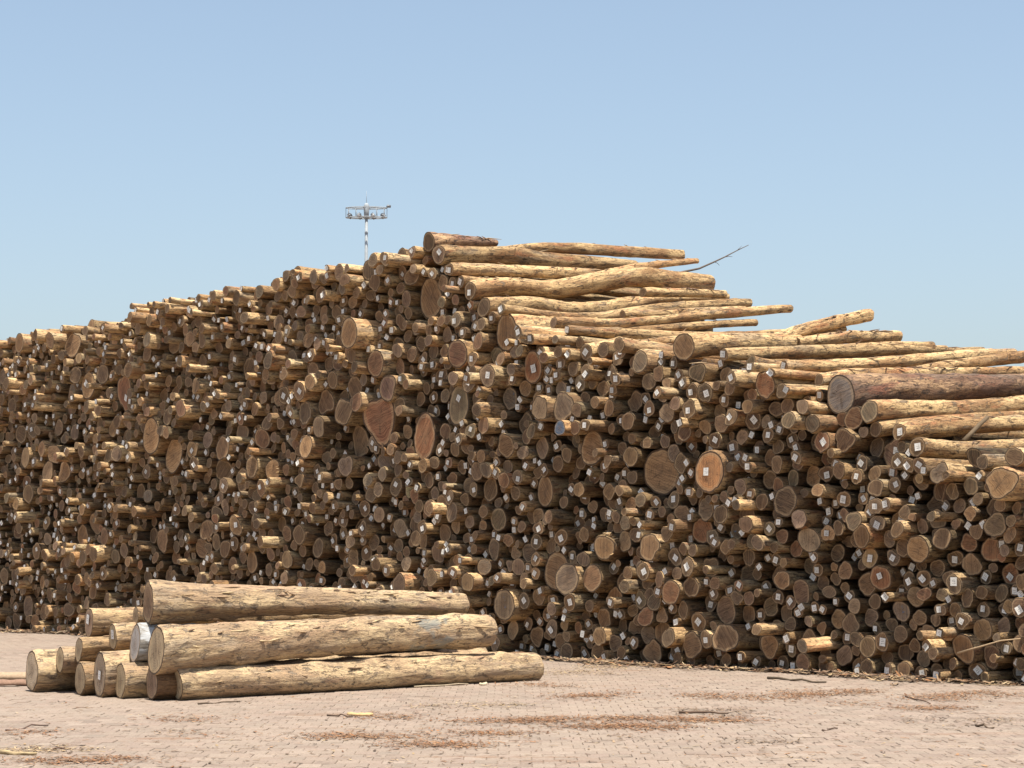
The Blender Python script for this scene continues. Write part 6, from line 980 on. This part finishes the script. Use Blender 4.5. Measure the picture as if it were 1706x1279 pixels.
def labels():
    out = {}; seen = set()
    refs = [(i, LAND[k][3]) for i, k in used.items()]
    table = {}
    for li, ref in refs:
        sec = {}
        for i in indiv:
            if i == li: continue
            dx = logs[i]['px'][0] - logs[li]['px'][0]; dy = logs[li]['px'][1] - logs[i]['px'][1]
            s = int(((math.atan2(dy, dx) + 2 * math.pi + math.pi / 8) % (2 * math.pi)) / (math.pi / 4)) % 8
            sec.setdefault(s, []).append((math.hypot(dx, dy), i))
        for s, q in sec.items():
            q.sort()
            for rank, (d, i) in enumerate(q[:10]): table.setdefault(i, []).append((rank * 60 + d, rank, s, ref))
    for i in indiv:
        if i in used: out[i] = LAND[used[i]][2]; continue
        if i < len(LONG): out[i] = (LONG_LAB + LONG_EXTRA)[i]; continue
        l = logs[i]; c = min(table.get(i, [(0, 0, 0, 'the widest log end')]))
        size = 'large' if l['size'] > 25 else 'mid-sized' if l['size'] > 19 else 'smallish'
        t = 'tagged ' if l['tag'] else 'untagged '
        out[i] = '%s %s%s log, %s one %s %s' % (size, t, WORD[l['code']], ORD[c[1]], SECT[c[2]], c[3])
    return out
LAB = labels()
GROUP = 'logs stacked in the high pile'

stuffB, stuffC, stuffT = Geo(), Geo(), Geo()
for l in logs:
    i = l['i']; s = np.random.default_rng(1000 + i); loc = on_face(l['u'], l['v'], l['p']); seed = (i * 0.377) % 23.0
    ccol = jitter(CUT[l['code']], s) if i not in used else CUT[l['code']]; bt = s.normal(.42, .15) + 1.25 * max(-.2, l['p']) + (.25 if l['v'] > 4.2 else 0); bt = min(1.2, max(.15, bt)); wa = s.normal(0, .04)  # bt: sun and shade put into bark tint; jutting and high logs paler
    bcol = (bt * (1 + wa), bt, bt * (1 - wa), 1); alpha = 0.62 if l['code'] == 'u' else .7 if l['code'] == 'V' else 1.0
    lv = min(1.0, (6.2 - l['v']) / 2)
    if i < len(LONG):
        ti, code, tg, pl = LONG[i]; x0, y0, sc = TILE[ti]; pts, rad = [], []
        for e in pl.split(';'):
            X, Y, R = map(float, e.split(',')); q, t = plane_hit(x0 + X / sc, y0 + Y / sc, loc)
            rel = q - loc; pts.append((rel.x * AX[0] + rel.y * AX[1], rel.z)); rad.append(R / sc * t / FPX)
        ys = np.array([p[0] for p in pts]); zs = np.array([p[1] for p in pts]); ys -= ys[0]; zs -= zs[0]
        Lr = ys[-1]; n = 64; yy = np.concatenate([[0, .012, .05], np.linspace(.12, Lr, n - 3)])
        zz = np.interp(yy, ys, zs); rr = np.interp(yy, ys, rad); K = np.array([1, 2, 3, 4, 3, 2, 1.]); K = np.convolve(K, K)[3:-3]; K /= K.sum()
        zz[6:] = np.convolve(np.pad(zz, len(K) // 2, 'edge'), K, 'valid')[6:]; rr[3:] = np.convolve(np.pad(rr, len(K) // 2, 'edge'), K, 'valid')[3:]
        rr[0] *= .975
        xx = .05 * np.sin(yy * s.uniform(.5, 1.2) + s.uniform(0, 6)) * np.clip(yy, 0, 1); xx -= xx[0]
        A = log_arrays(np.stack([xx, yy, zz], 1), rr, 32, s, .9, rough=.75, seed=seed, shape=LAND[used[i]][4] if i in used else None)
        if bcol[0] < .9 or True: k_ = float(np.clip(np.random.default_rng(90 + i).normal(.95, .12), .7, 1.12)); bcol = (k_, k_ * .985, k_ * .95, 1)  # long logs: pale tint, free of the shade put into the pile's bark
    elif i in single:
        shp = LAND[used[i]][4] if i in used else None
        L = s.normal(5.8, .06); pth, rr = generic_path(L, s, 22, l['r'], (s.normal(0, .018), s.normal(0, .014)))
        A = log_arrays(pth, rr, 36, s, 1.45, seed=seed, shape=shp)
    else:
        L = s.normal(5.8, .08); pth, rr = generic_path(L, s, 8, l['r'], (s.normal(0, .024), s.normal(0, .018)))
        A = log_arrays(pth, rr, 18, s, 1.7, seed=seed)
    tg = l['tag']
    if i < len(LONG) or i in single:
        mb = M_barkdark if (i in (0, 26) or l['code'] == 'D') else M_bark
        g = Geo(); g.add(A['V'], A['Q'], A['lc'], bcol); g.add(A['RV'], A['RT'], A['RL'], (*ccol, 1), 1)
        o = g.obj('log', [mb, M_cut], None, loc, ROT); tag(o, LAB[i], 'log', GROUP)
        g = Geo(); g.add(A['CV'], A['CQ'], A['CL'], (*ccol, alpha)); g.add(np.zeros((0, 3)), [], np.zeros((0, 3)), (0, 0, 0, 0)); g.f.append(A['CT']); g.m.append(np.zeros(len(A['CT'])))
        g.obj('cut_face', M_cut, o)
        if tg:
            v, q, lc = add_tag_geo(None, s, A, seed, 0.044 if l['r'] < .2 else .055); tw = s.uniform(.75, 1.05); g = Geo(); g.add(v, q, lc, (tw, tw, tw * .97, 1)); g.obj('paper_tag', M_tag, o, smooth=False)
    else:
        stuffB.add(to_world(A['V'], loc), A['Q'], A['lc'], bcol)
        n0 = stuffC.n; stuffC.add(to_world(A['CV'], loc), A['CQ'], A['CL'], (*ccol, alpha)); stuffC.f.append(A['CT'] + n0); stuffC.m.append(np.zeros(len(A['CT'])))
        stuffC.add(to_world(A['RV'], loc), A['RT'], A['RL'], (*ccol, 1))
        if tg:
            v, q, lc = add_tag_geo(None, s, A, seed); tw = s.uniform(.65, 1.05); stuffT.add(to_world(v, loc), q, lc, (tw, tw, tw * .97, 1))
st = stuffB.obj('stacked_logs', M_bark); tag(st, 'the many smaller logs that fill the high pile between its larger ones', 'logs', GROUP, 'stuff')
tag(stuffC.obj('cut_face', M_cut, st), kind='stuff'); tag(stuffT.obj('paper_tag', M_tag, st, smooth=False), kind='stuff')

# ------------------------------------------------------------------ the loose stack in front
FD = math.radians(46.5); FA = Vector((math.sin(FD), math.cos(FD), 0)); FN = Vector((-FA.y, FA.x, 0))
def at_depth(x, y, dep):
    d = ray(x, y); return Vector((d[0] * dep, d[1] * dep, CZ + d[2] * dep))
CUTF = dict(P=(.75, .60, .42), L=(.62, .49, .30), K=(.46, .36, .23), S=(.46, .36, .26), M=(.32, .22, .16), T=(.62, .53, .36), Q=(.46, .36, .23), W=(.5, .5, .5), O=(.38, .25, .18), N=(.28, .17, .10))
SHAPES = dict(butt=lambda th: 1 + .06 * np.cos(2 * th + 1.2) + .05 * np.cos(3 * th + .5) + .035 * np.cos(5 * th), tallf=lambda th: 1 - .06 * np.cos(2 * th) + .015 * np.cos(3 * th + 1),
              butt2=lambda th: 1 - .05 * np.cos(2 * th) + .04 * np.cos(3 * th + 1) + .03 * np.cos(6 * th + 2))
def dep_ground(k): return k in (0, 3, 4, 5, 6, 7)
def front_white():
    n = NT('white_painted_bark'); lc = n.attr('lc'); a = n.noise(n.mul(lc, (9, 3, 9)), 1, 5, .7)
    c = n.mix(n.ramp(a, .47, .60), (.40, .41, .41), (.22, .20, .17)); f = n.noise(n.mul(lc, (40, 8, 40)), 1, 3, .6); return n.done(n.mix(n.math('MULTIPLY', n.ramp(f, .5, .7), .4), c, (.2, .18, .15)), .8, f, .01, .6)
M_white = front_white()

FRONT = [
 # x, y, half height of the cut end in the photo, depth, length, far end x, y, half height, tone, tag, outline, label
 (53, 1116, 35, 25.3, 5.8, 0, 0, 0, 'P', 0, 'butt', 'leftmost loose log with a broad pale flared cut end'),
 (100, 1099, 22, 25.1, 5.8, 0, 0, 0, 'L', 0, None, 'small loose log set back just right of the flared leftmost one'),
 (131, 1082, 21, 24.9, 5.8, 0, 0, 0, 'K', 0, None, 'small loose log on top of the second ground log from the left'),
 (133, 1130, 27, 24.7, 5.8, 0, 0, 0, 'K', 0, None, 'loose ground log with dark round end under a smaller log'),
 (166, 1123, 38, 24.35, 5.8, 0, 0, 0, 'S', 1, 'tallf', 'tall-ended loose log with a white tag, third on the ground'),
 (200, 1134, 30, 24.1, 5.8, 0, 0, 0, 'L', 0, None, 'tan loose ground log right of the tagged tall-ended one'),
 (253, 1138, 29, 23.85, 5.8, 0, 0, 0, 'M', 0, None, 'dark shaded loose log squeezed beneath the thick middle log'),
 (294, 1138, 27.5, 23.85, 0, 896, 1103, 22.5, 'T', 1, None, 'longest loose log in front, lying lowest on the paving'),
 (260, 1084, 39, 23.75, 0, 817, 1050, 25, 'Q', 0, 'tallf', 'thick middle loose log with a faded blue patch on its side'),
 (225, 1072, 31, 24.3, 4.7, 0, 0, 0, 'W', 0, 'tallf', 'white painted loose log left of the thick middle one'),
 (188, 1061, 23, 24.8, 5.8, 0, 0, 0, 'L', 1, None, 'small loose log with a tag between the white log and the upper left one'),
 (148, 1037, 26, 25.2, 5.8, 0, 0, 0, 'O', 1, None, 'loose log at the upper left of the stack with pinkish tagged end'),
 (247, 1004, 34, 24.4, 0, 769.5, 1006, 17.8, 'N', 0, 'butt2', 'topmost loose log with a flared brown cut end'),
 (226, 1027, 16, 25.0, 5.0, 0, 0, 0, 'K', 0, None, 'small dark log end tucked under the flared end of the topmost log'),
]
FB = []
for k, (x, y, ry, dep, L, ex, ey, er, code, tg, shp, lab) in enumerate(FRONT):
    s = np.random.default_rng(700 + k); seed = 3.1 + k * 1.9
    loc = at_depth(x, y, dep); r = ry * dep / FPX
    if dep_ground(k): loc.z = r * .97
    if ex:
        d = ray(ex, ey); t = (loc.x * FN.x + loc.y * FN.y) / (d[0] * FN.x + d[1] * FN.y); e = Vector((d[0] * t, d[1] * t, CZ + d[2] * t))
        Lr = (e - loc).dot(FA); dz = e.z - loc.z; r2 = er * t / FPX
        if dep_ground(k): dz = r2 * .97 - loc.z
    else: Lr, dz, r2 = L, s.normal(0, .02), r * .9
    n = 110; yy = np.concatenate([[0, .015, .05], np.linspace(.09, Lr - .03, n - 4), [Lr]]); t = yy / Lr
    butt = np.exp(-yy / .7)
    if ex: rr = r2 + (r - r2) * (.45 * (1 - t) + .55 * butt)
    else: rr = r + (r2 - r) * t
    rr = rr * (1 + .015 * np.sin(yy * 2.1 + k)); rr[0] *= .98; rr[-1] *= .96
    zz = dz * t + (.03 * np.sin(math.pi * t) * (-1 if k % 2 else 1) if not dep_ground(k) else 0) ; 
    if dep_ground(k): zz = rr * .97 - rr[3] * .97; zz[0] = 0
    xx = .03 * np.sin(yy * .8 + k) - .03 * math.sin(k)
    FB.append((loc, xx, yy, zz, rr)); A = log_arrays(np.stack([xx, yy, zz], 1), rr, 64, s, .8 if code != 'G' else 1.2, rough=.8, seed=seed, shape=SHAPES.get(shp) if shp else None, tilt=(s.normal(-.27, .05), s.normal(0, .05)))
    white = lab.startswith('white')
    bf = dict(M=(.42, .34, .30), K=(.85, .80, .72), O=(.9, .86, .8)).get(code, (1, 1, 1)); g = Geo(); g.add(A['V'], A['Q'], A['lc'], (*bf, 1)); g.add(A['RV'], A['RT'], A['RL'], (.3, .2, .12, 1), 1)  # M: reddish brown, the shade on its side also painted into the tint
    mb = M_white if white else M_barkblue if 'faded blue' in lab else M_barkfront
    o = g.obj('log', [mb, M_cut], None, loc, -FD); tag(o, lab, 'log', 'loose logs stacked in front of the pile')
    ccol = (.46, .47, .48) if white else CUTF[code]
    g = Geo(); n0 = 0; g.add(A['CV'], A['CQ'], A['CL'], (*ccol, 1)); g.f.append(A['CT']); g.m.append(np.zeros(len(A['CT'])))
    g.obj('cut_face', M_cut, o)
    if tg:
        v, q, lc = add_tag_geo(None, s, A, seed, .05); g = Geo(); g.add(v, q, lc, (1, 1, 1, 1)); g.obj('paper_tag', M_tag, o, smooth=False)

# ------------------------------------------------------------------ litter, sticks, twigs
def chips(g, c, n, spread, sizes, cols, zmax=.02, ang0=None, flat=1.0):
    """n small bent bark flakes scattered about c; spread = (along x, along y) std in metres"""
    for _ in range(n):
        x = c[0] + random.gauss(0, spread[0]); y = c[1] + random.gauss(0, spread[1]); L = random.uniform(*sizes); w = L * random.uniform(.08, .3)
        a = random.uniform(0, math.pi) if ang0 is None else random.gauss(ang0, .5); ca, sa = math.cos(a), math.sin(a); z = random.uniform(.003, zmax)
        up = random.uniform(.1, .5) * w * flat; tz = random.gauss(0, .12) * L * flat
        P = [(-L / 2, -w / 2, 0), (L * .1, -w / 2, up), (L / 2, -w * .3, tz), (L / 2, w * .3, tz), (L * .1, w / 2, up * .6), (-L / 2, w / 2, 0)]
        v = np.array([(x + px * ca - py * sa, y + px * sa + py * ca, max(.002, z + pz)) for px, py, pz in P])
        col = random.choice(cols); f = random.uniform(.6, 1.3)
        g.add(v, [(0, 1, 4, 5), (1, 2, 3, 4)], v * 1.0, (col[0] * f, col[1] * f, col[2] * f, 1))
RED = [(.22, .10, .045), (.28, .135, .06), (.15, .08, .045), (.33, .19, .10), (.20, .12, .07)]
TAN = [(.38, .27, .15), (.28, .19, .11), (.16, .11, .075), (.45, .34, .2)]
DRK = [(.10, .07, .05), (.15, .10, .07), (.22, .15, .1), (.3, .21, .13)]
g = Geo()
STREAK = [(460, 740, 1228, 'R', 420), (755, 1260, 1199, 'R', 1300), (944, 1120, 1211, 'R', 600), (657, 806, 1241, 'R', 420), (612, 682, 1194, 'R', 160), (685, 880, 1175, 'T', 160),
          (727, 900, 1221, 'R', 260), (929, 1045, 1159, 'R', 400), (1122, 1350, 1161, 'R', 520), (1131, 1243, 1184, 'D', 140), (1300, 1455, 1155, 'R', 460), (1507, 1610, 1163, 'R', 260),
          (1540, 1706, 1158, 'R', 420), (1505, 1590, 1180, 'R', 220), (1628, 1690, 1201, 'D', 120), (0, 112, 1221, 'R', 110), (0, 118, 1251, 'T', 240), (50, 205, 1267, 'R', 420),
          (262, 362, 1197, 'R', 120), (900, 1020, 1120, 'T', 260), (960, 1130, 1110, 'T', 300), (850, 960, 1142, 'R', 200), (1380, 1460, 1172, 'R', 80), (1000, 1100, 1232, 'D', 50),
          (260, 330, 1222, 'D', 30), (1230, 1300, 1236, 'D', 60), (1550, 1640, 1210, 'D', 40), (1480, 1560, 1196, 'D', 40), (1210, 1290, 1188, 'D', 60), (300, 420, 1225, 'R', 40)]
for (xa, xb, y, kd, n) in STREAK:
    cols = dict(R=RED, T=TAN, D=DRK)[kd]; yw = random.uniform(-3, 3)
    for q in range(n // 3):
        t = random.betavariate(1.6, 1.6); x = xa + (xb - xa) * t; yy = y + yw * (t - .5) + 2.2 * math.sin(t * 7 + xa)
        if math.sin(t * 23 + xa) + math.sin(t * 11 + y) < random.gauss(-.5, .6): continue
        c = ground(x, yy + random.gauss(0, 2.6))
        chips(g, c, 10, (.20, .13), (.015, .085), cols, .012, None, .7)
for _ in range(1500):
    x = random.uniform(-60, 1766); y = random.uniform(1122, 1290); c = ground(x, y); chips(g, c, random.choice([1, 1, 2, 4]), (.12, .08), (.02, .09), random.choice([RED, TAN, DRK, DRK]), .006, None, .5)
for _ in range(1900):   # along the foot of the pile
    u = random.uniform(-2.5, 27.5) if random.random() < .45 else random.choice([random.gauss(7.8, 1.2), random.gauss(24.5, 1.5), random.gauss(2.5, 1.5)]); off = abs(random.gauss(0, .26 + .12 * math.sin(u * 1.3))) + .02; c = on_face(u, 0, off + .0)
    chips(g, c, 5, (.10, .10), (.03, .22), random.choice([RED, TAN, DRK, DRK]), .04)
o = g.obj('bark_litter', M_litter, smooth=False)
tag(o, 'shreds and flakes of bark strewn over the paving and along the foot of the pile', 'bark litter', kind='stuff')

def tube(g, pts, rads, tint, nseg=8, seed=0.0):
    pts = [Vector(p) for p in pts]; V = []; LC = []
    for i, p in enumerate(pts):
        d = (pts[min(i + 1, len(pts) - 1)] - pts[max(i - 1, 0)]).normalized(); a = d.cross(Vector((0, 0, 1)) if abs(d.z) < .9 else Vector((1, 0, 0))).normalized(); b = d.cross(a)
        for j in range(nseg):
            th = 2 * math.pi * j / nseg; q = a * math.cos(th) + b * math.sin(th); V.append(p + q * rads[i]); LC.append((q.x * rads[i] + seed, i * .2, q.z * rads[i]))
    n = len(pts); Q = [(i * nseg + j, i * nseg + (j + 1) % nseg, (i + 1) * nseg + (j + 1) % nseg, (i + 1) * nseg + j) for i in range(n - 1) for j in range(nseg)]
    V += [pts[0], pts[-1]]; LC += [(0, 0, 0), (0, 1, 0)]; k = n * nseg
    n0 = g.n; g.add(np.array([tuple(v) for v in V]), Q, np.array(LC), (*tint, 1))
    T = [(k, (j + 1) % nseg, j) for j in range(nseg)] + [(k + 1, (n - 1) * nseg + j, (n - 1) * nseg + (j + 1) % nseg) for j in range(nseg)]
    g.f.append(np.array(T) + n0); g.m.append(np.zeros(len(T)))
def wig(a, b, n, amp, s=0):
    a, b = Vector(a), Vector(b); r = random.Random(s)
    return [a.lerp(b, i / n) + Vector((r.gauss(0, amp), r.gauss(0, amp), r.gauss(0, amp * .8))) * (0 < i < n) for i in range(n + 1)]
def stick(name, pts, r0, r1, tint, label, cat, branches=()):
    g = Geo(); base = Vector(pts[0]); P = [Vector(p) - base for p in pts]; n = len(P)
    tube(g, P, [r0 + (r1 - r0) * i / (n - 1) for i in range(n)], tint)
    o = g.obj(name, M_stick, None, base); tag(o, label, cat)
    for (i, vec, r) in branches:
        g = Geo(); q = P[i]; tube(g, [q, q + Vector(vec) * .5 + Vector((.01, 0, .01)), q + Vector(vec)], [r, r * .7, r * .4], tint, 6); g.obj('side_twig', M_stick, o)
    return o
# bare twig sticking out against the sky at the peak
base = on_face(logs[2]['u'] , logs[2]['v'], logs[2]['p'])
def at_plane(x, y): return plane_hit(x, y, base + Vector((AX[0], AX[1], 0)) * 0)[0]
pp = [at_plane(1128, 455), at_plane(1165, 447), at_plane(1190, 436), at_plane(1207, 428), at_plane(1228, 417), at_plane(1247, 408)]
stick('twig', pp, .022, .006, (.13, .105, .09), 'bare dark twig sticking out to the right against the sky', 'twig', ((3, (.16, .1, .02), .008), (2, (.10, .05, -.06), .007), (4, (.10, .08, .10), .005)))
b31 = on_face(logs[28]['u'], logs[28]['v'], logs[28]['p'] + .0); f = Vector((-DX[0], -DX[1], 0)) * .30
bo = b31 + f
stick('branch_stub', [plane_hit(1605, 735, bo)[0], plane_hit(1618, 722, bo)[0], plane_hit(1632, 707, bo)[0], plane_hit(1645, 695, bo)[0]], .035, .028, (.14, .10, .06), 'short dark branch stub leaning on the pale tagged log at the right', 'branch')
bt = on_face(1.0, 0.3, .62)
def at_off(x, y, p):
    o = P0 - Vector((AX[0], AX[1], 0)) * p; d = ray(x, y); t = (o.x * AX[0] + o.y * AX[1]) / (d[0] * AX[0] + d[1] * AX[1]); return Vector((d[0] * t, d[1] * t, CZ + d[2] * t))
stick('twig', [at_off(1595, 1088, .62), at_off(1630, 1078, .60), at_off(1668, 1067, .50), at_off(1700, 1064, .35)], .012, .008, (.42, .30, .18), 'pale bent twig leaning across two log ends near the ground at the right', 'twig')
for (xa, ya, xb, yb, r, col, lab) in [
    (1279, 1129, 1376, 1136, .018, (.12, .09, .06), 'dark stick lying on the paving right of centre near the pile'),
    (545, 1191, 588, 1193, .010, (.16, .11, .08), 'thin dark stick pointing at a pale wood chip on the paving'),
    (1131, 1186, 1213, 1188, .014, (.15, .10, .07), 'dark stick lying just above the widest red bark streak'),
    (690, 1144, 780, 1139, .012, (.40, .32, .22), 'thin pale stick lying along the front of the lowest loose log'),
    (1509, 1160, 1550, 1172, .010, (.14, .09, .06), 'short dark stick in the right-hand bark streak'),
    (10, 1216, 80, 1208, .010, (.15, .10, .08), 'thin dark stick on the paving at the far left'),
    (0, 1252, 60, 1255, .020, (.42, .32, .18), 'pale peeled stick in the bark at the lower left corner'),
    (75, 1250, 118, 1247, .008, (.17, .11, .08), 'short thin stick in the bark near the lower left corner'),
    (330, 1172, 400, 1168, .010, (.14, .1, .07), 'dark splinter in the shadow under the lowest loose log'),
    (1370, 1216, 1395, 1213, .010, (.12, .08, .06), 'small dark stick alone on the paving at the lower right'),
    (1626, 1208, 1656, 1212, .012, (.13, .09, .06), 'dark stick beside the small bark heap at the lower right'),
    (105, 1049, 118, 1036, .012, (.35, .27, .18), 'short pale stick leaning at the foot of the pile on the far left')]:
    a, b = ground(xa, ya, r), ground(xb, yb, r)
    if 'leaning at the foot' in lab: a = ground(92, 1056, r); b = a + Vector((.5, .35, .15))
    stick('stick', wig(a, b, 5, .012, xa), r, r * .6, col, lab, 'stick')
# pale chip of wood, and the bark slabs at the left edge
def slab(name, c, L, W, H, rz, col, label, cat, mat=None, seed=1):
    r = random.Random(seed); g = Geo(); n = 12; V = []; 
    for i in range(n + 1):
        t = i / n; x = (t - .5) * L; w = W / 2 * (.35 + .65 * math.sin(math.pi * min(1, max(0, t * .86 + .07)))) * r.uniform(.85, 1.1); z = H * .25 * math.sin(t * 5 + seed)
        for j in range(6):
            a = math.pi * j / 5; V.append((x, -w * math.cos(a), max(0, z) + H * math.sin(a) * r.uniform(.8, 1.1)))
    Q = [(i * 6 + j, (i + 1) * 6 + j, (i + 1) * 6 + j + 1, i * 6 + j + 1) for i in range(n) for j in range(5)]
    Q += [(i * 6 + 5, (i + 1) * 6 + 5, (i + 1) * 6, i * 6) for i in range(n)]
    V = np.array(V); g.add(V, Q, V, (*col, 1)); 
    for e in (0, n): g.f.append(np.array([[e * 6 + j for j in range(6)]])); g.m.append(np.zeros(1))
    o = g.obj(name, mat or M_litter, None, (c[0], c[1], c[2]), rz); return tag(o, label, cat)
slab('wood_chip', ground(600, 1192, .003), .26, .09, .03, .15, (.52, .37, .18), 'pale yellow wood chip at the end of a thin dark stick', 'wood chip')
slab('bark_slab', ground(14, 1131, .0), 1.1, .24, .09, .05, (.40, .29, .19), 'upper bark slab lying left of the loose logs at the picture edge', 'bark slab', seed=2)
slab('bark_slab', ground(16, 1143, .0), 1.0, .20, .07, .12, (.26, .16, .11), 'lower darker bark slab lying left of the loose logs at the picture edge', 'bark slab', seed=5)
slab('wood_chip', ground(805, 1141, .003), .10, .05, .03, .3, (.6, .5, .34), 'small white chip near the right end of the lowest loose log', 'wood chip', seed=3)

# torn splinters round the rim of the two broken ends
for k in (24, 30):
    i = next(j for j, kk in used.items() if kk == k); l = logs[i]
    par = next(o for o in SC.objects if o.get('label') == LAND[k][2]); r_ = random.Random(k); g = Geo(); rr = l['r']
    for _ in range(16):
        a = r_.uniform(-.9, 1.8); y0 = r_.uniform(.0, .03); L = r_.uniform(.05, .14)
        p = Vector((rr * .96 * math.cos(a), y0, rr * .96 * math.sin(a))); out = Vector((math.cos(a), 0, math.sin(a)))
        d = (Vector((0, r_.choice([-.5, 1, 1, 1]), 0)) + out * r_.uniform(.05, .28)).normalized() * L
        tube(g, [p, p + d * .6 + out * .008, p + d], [.012, .008, .002], r_.choice([(.50, .33, .16), (.42, .26, .13), (.58, .42, .24)]), 4, r_.random() * 5)
    tag(g.obj('splinters', M_litter, par), kind='stuff')

# loose shreds of bark clinging to the upper logs
g = Geo()
for i in list(range(len(LONG))) + [k for k in sorted(single) if logs[k]['v'] > 3.5][:60]:
    l = logs[i]; loc = on_face(l['u'], l['v'], l['p']); r = l['r']; r_ = random.Random(i)
    for _ in range(9 if i < len(LONG) else 2):
        t = r_.uniform(.05, 4.2 if i < len(LONG) else .5)
        if i < len(LONG):
            x0, y0, sc = TILE[LONG[i][0]]; P = [tuple(map(float, e.split(','))) for e in LONG[i][3].split(';')]
            fr = r_.uniform(.05, .95); xx = P[0][0] + (P[-1][0] - P[0][0]) * fr
            yy = np.interp(xx, [p[0] for p in P], [p[1] for p in P]); rr = np.interp(xx, [p[0] for p in P], [p[2] for p in P])
            q, tt = plane_hit(x0 + xx / sc, y0 + (yy - rr * .80) / sc, loc); q = q + Vector((-DX[0], -DX[1], 0)) * (.3 * rr / sc * tt / FPX)
        else: q = loc + Vector((AX[0] * t, AX[1] * t, r * .93))
        L = r_.uniform(.08, .42); d = (Vector((AX[0], AX[1], 0)) + Vector((r_.gauss(0, .35), r_.gauss(0, .35), r_.gauss(.05, .16)))).normalized() * L
        k = r_.choice([(.30, .19, .11), (.16, .10, .07), (.38, .27, .16)]); tube(g, [q - d * .5, q + Vector((0, 0, .01)), q + d * .5], [.004, .011, .003], k, 4, r_.random() * 9)
rs = random.Random(77); side = Vector((FA.y, -FA.x, 0))
for loc, xx, yy, zz, rr in FB:
    for _ in range(int(rr[4] * 110)):
        j = rs.randrange(6, len(yy) - 6); a = rs.uniform(.1, 1.5); p = Vector(loc) + FA * yy[j] + side * (xx[j] + rr[j] * 1.01 * math.cos(a)) + Vector((0, 0, zz[j] + rr[j] * 1.01 * math.sin(a)))
        L = rs.uniform(.05, .30); d = (FA + Vector((rs.gauss(0, .12), rs.gauss(0, .12), rs.gauss(0, .14)))).normalized() * L; out = (side * math.cos(a) + Vector((0, 0, math.sin(a)))) * rs.uniform(.0, .018)
        kk = rs.choice([(.30, .2, .12), (.20, .13, .085), (.50, .38, .22), (.40, .28, .16)]); tube(g, [p - d * .5, p + out * .4, p + d * .5 + out], [.005, .012, .003], kk, 4, rs.random() * 9)
tag(g.obj('bark_shreds', M_litter), 'thin shreds of torn bark clinging to the upper logs and the loose logs in front', 'bark shreds', kind='stuff')

# ------------------------------------------------------------------ floodlight mast far behind the pile
M_galv = plain('galvanised_steel', (.30, .33, .35), .6, 0, .1, 4); M_lampc = plain('lamp_housing', (.16, .17, .18), .5, .3, .1, 4); M_glass = plain('lamp_glass', (.62, .66, .68), .15, 0, .05, 4)
MD = 180.0; mb = at_depth(610.5, 355, MD); mast = link(bpy.data.objects.new('floodlight_mast', None)); mast.location = (mb.x, mb.y, 0)
tag(mast, 'tall grey floodlight mast with a ring of lamps behind the pile', 'light mast')
HR = mb.z - .35; RR = 1.72
def mpart(name, fn, mat, parent=mast):
    g = Geo(); fn(g); return g.obj(name, mat, parent)
W1 = (1, 1, 1)
mpart('pole', lambda g: tube(g, [(0, 0, 0), (0, 0, HR * .5), (0, 0, HR * .8), (0, 0, HR + .1)], [.42, .27, .155, .12], W1, 16), M_galv)
mpart('pole_joint', lambda g: tube(g, [(0, 0, HR - 1.35), (0, 0, HR - 1.25)], [.15, .15], W1, 16), M_galv)
FL = .38                      # the cage is an oval, its long side to the yard
def ringz(z, r, tr):
    def f(g):
        n = 40; pts = [(r * math.cos(2 * math.pi * i / n), FL * r * math.sin(2 * math.pi * i / n), z) for i in range(n + 1)]; tube(g, pts, [tr] * (n + 1), W1, 6)
    return f
for z, tr in ((HR - .02, .045), (HR + .80, .04)): mpart('ring_rail', ringz(z, RR, tr), M_galv)
mpart('hub', lambda g: tube(g, [(0, 0, HR - .1), (0, 0, HR + .45), (0, 0, HR + .95), (0, 0, HR + 1.2)], [.20, .22, .25, .12], W1, 12), M_galv)
mpart('lightning_rod', lambda g: tube(g, [(0, 0, HR + 1.15), (0, 0, HR + 2.25)], [.022, .012], W1, 6), M_galv)
for k in range(6):
    a = k * math.pi / 3 + .3; c, s_ = math.cos(a), math.sin(a)
    for z in (HR - .02, HR + .8): mpart('spoke', lambda g: tube(g, [(.2 * c, .1 * s_, z), (RR * c, FL * RR * s_, z)], [.03, .03], W1, 6), M_galv)
for k in range(12):
    a = k * math.pi / 6; c, s_ = math.cos(a), math.sin(a); mpart('upright', lambda g: tube(g, [(RR * c, FL * RR * s_, HR), (RR * c, FL * RR * s_, HR + .8)], [.026, .026], W1, 6), M_galv)
for k in range(8):
    a = k * math.pi / 4 + .39; c, s_ = math.cos(a), math.sin(a); p = Vector((RR * .86 * c, FL * RR * .86 * s_, HR + .14)); d = Vector((c, s_, -.75)).normalized()
    o = mpart('floodlight', lambda g: tube(g, [p - d * .16, p, p + d * .16], [.13, .20, .22], W1, 4), M_lampc)
    mpart('lamp_glass', lambda g: tube(g, [p + d * .161, p + d * .175], [.20, .20], W1, 4), M_glass, o)
mpart('camera_box', lambda g: tube(g, [(RR, -.15, HR + .86), (RR + .05, .0, HR + .95), (RR + .32, .0, HR + .92)], [.06, .13, .11], W1, 10), M_lampc)
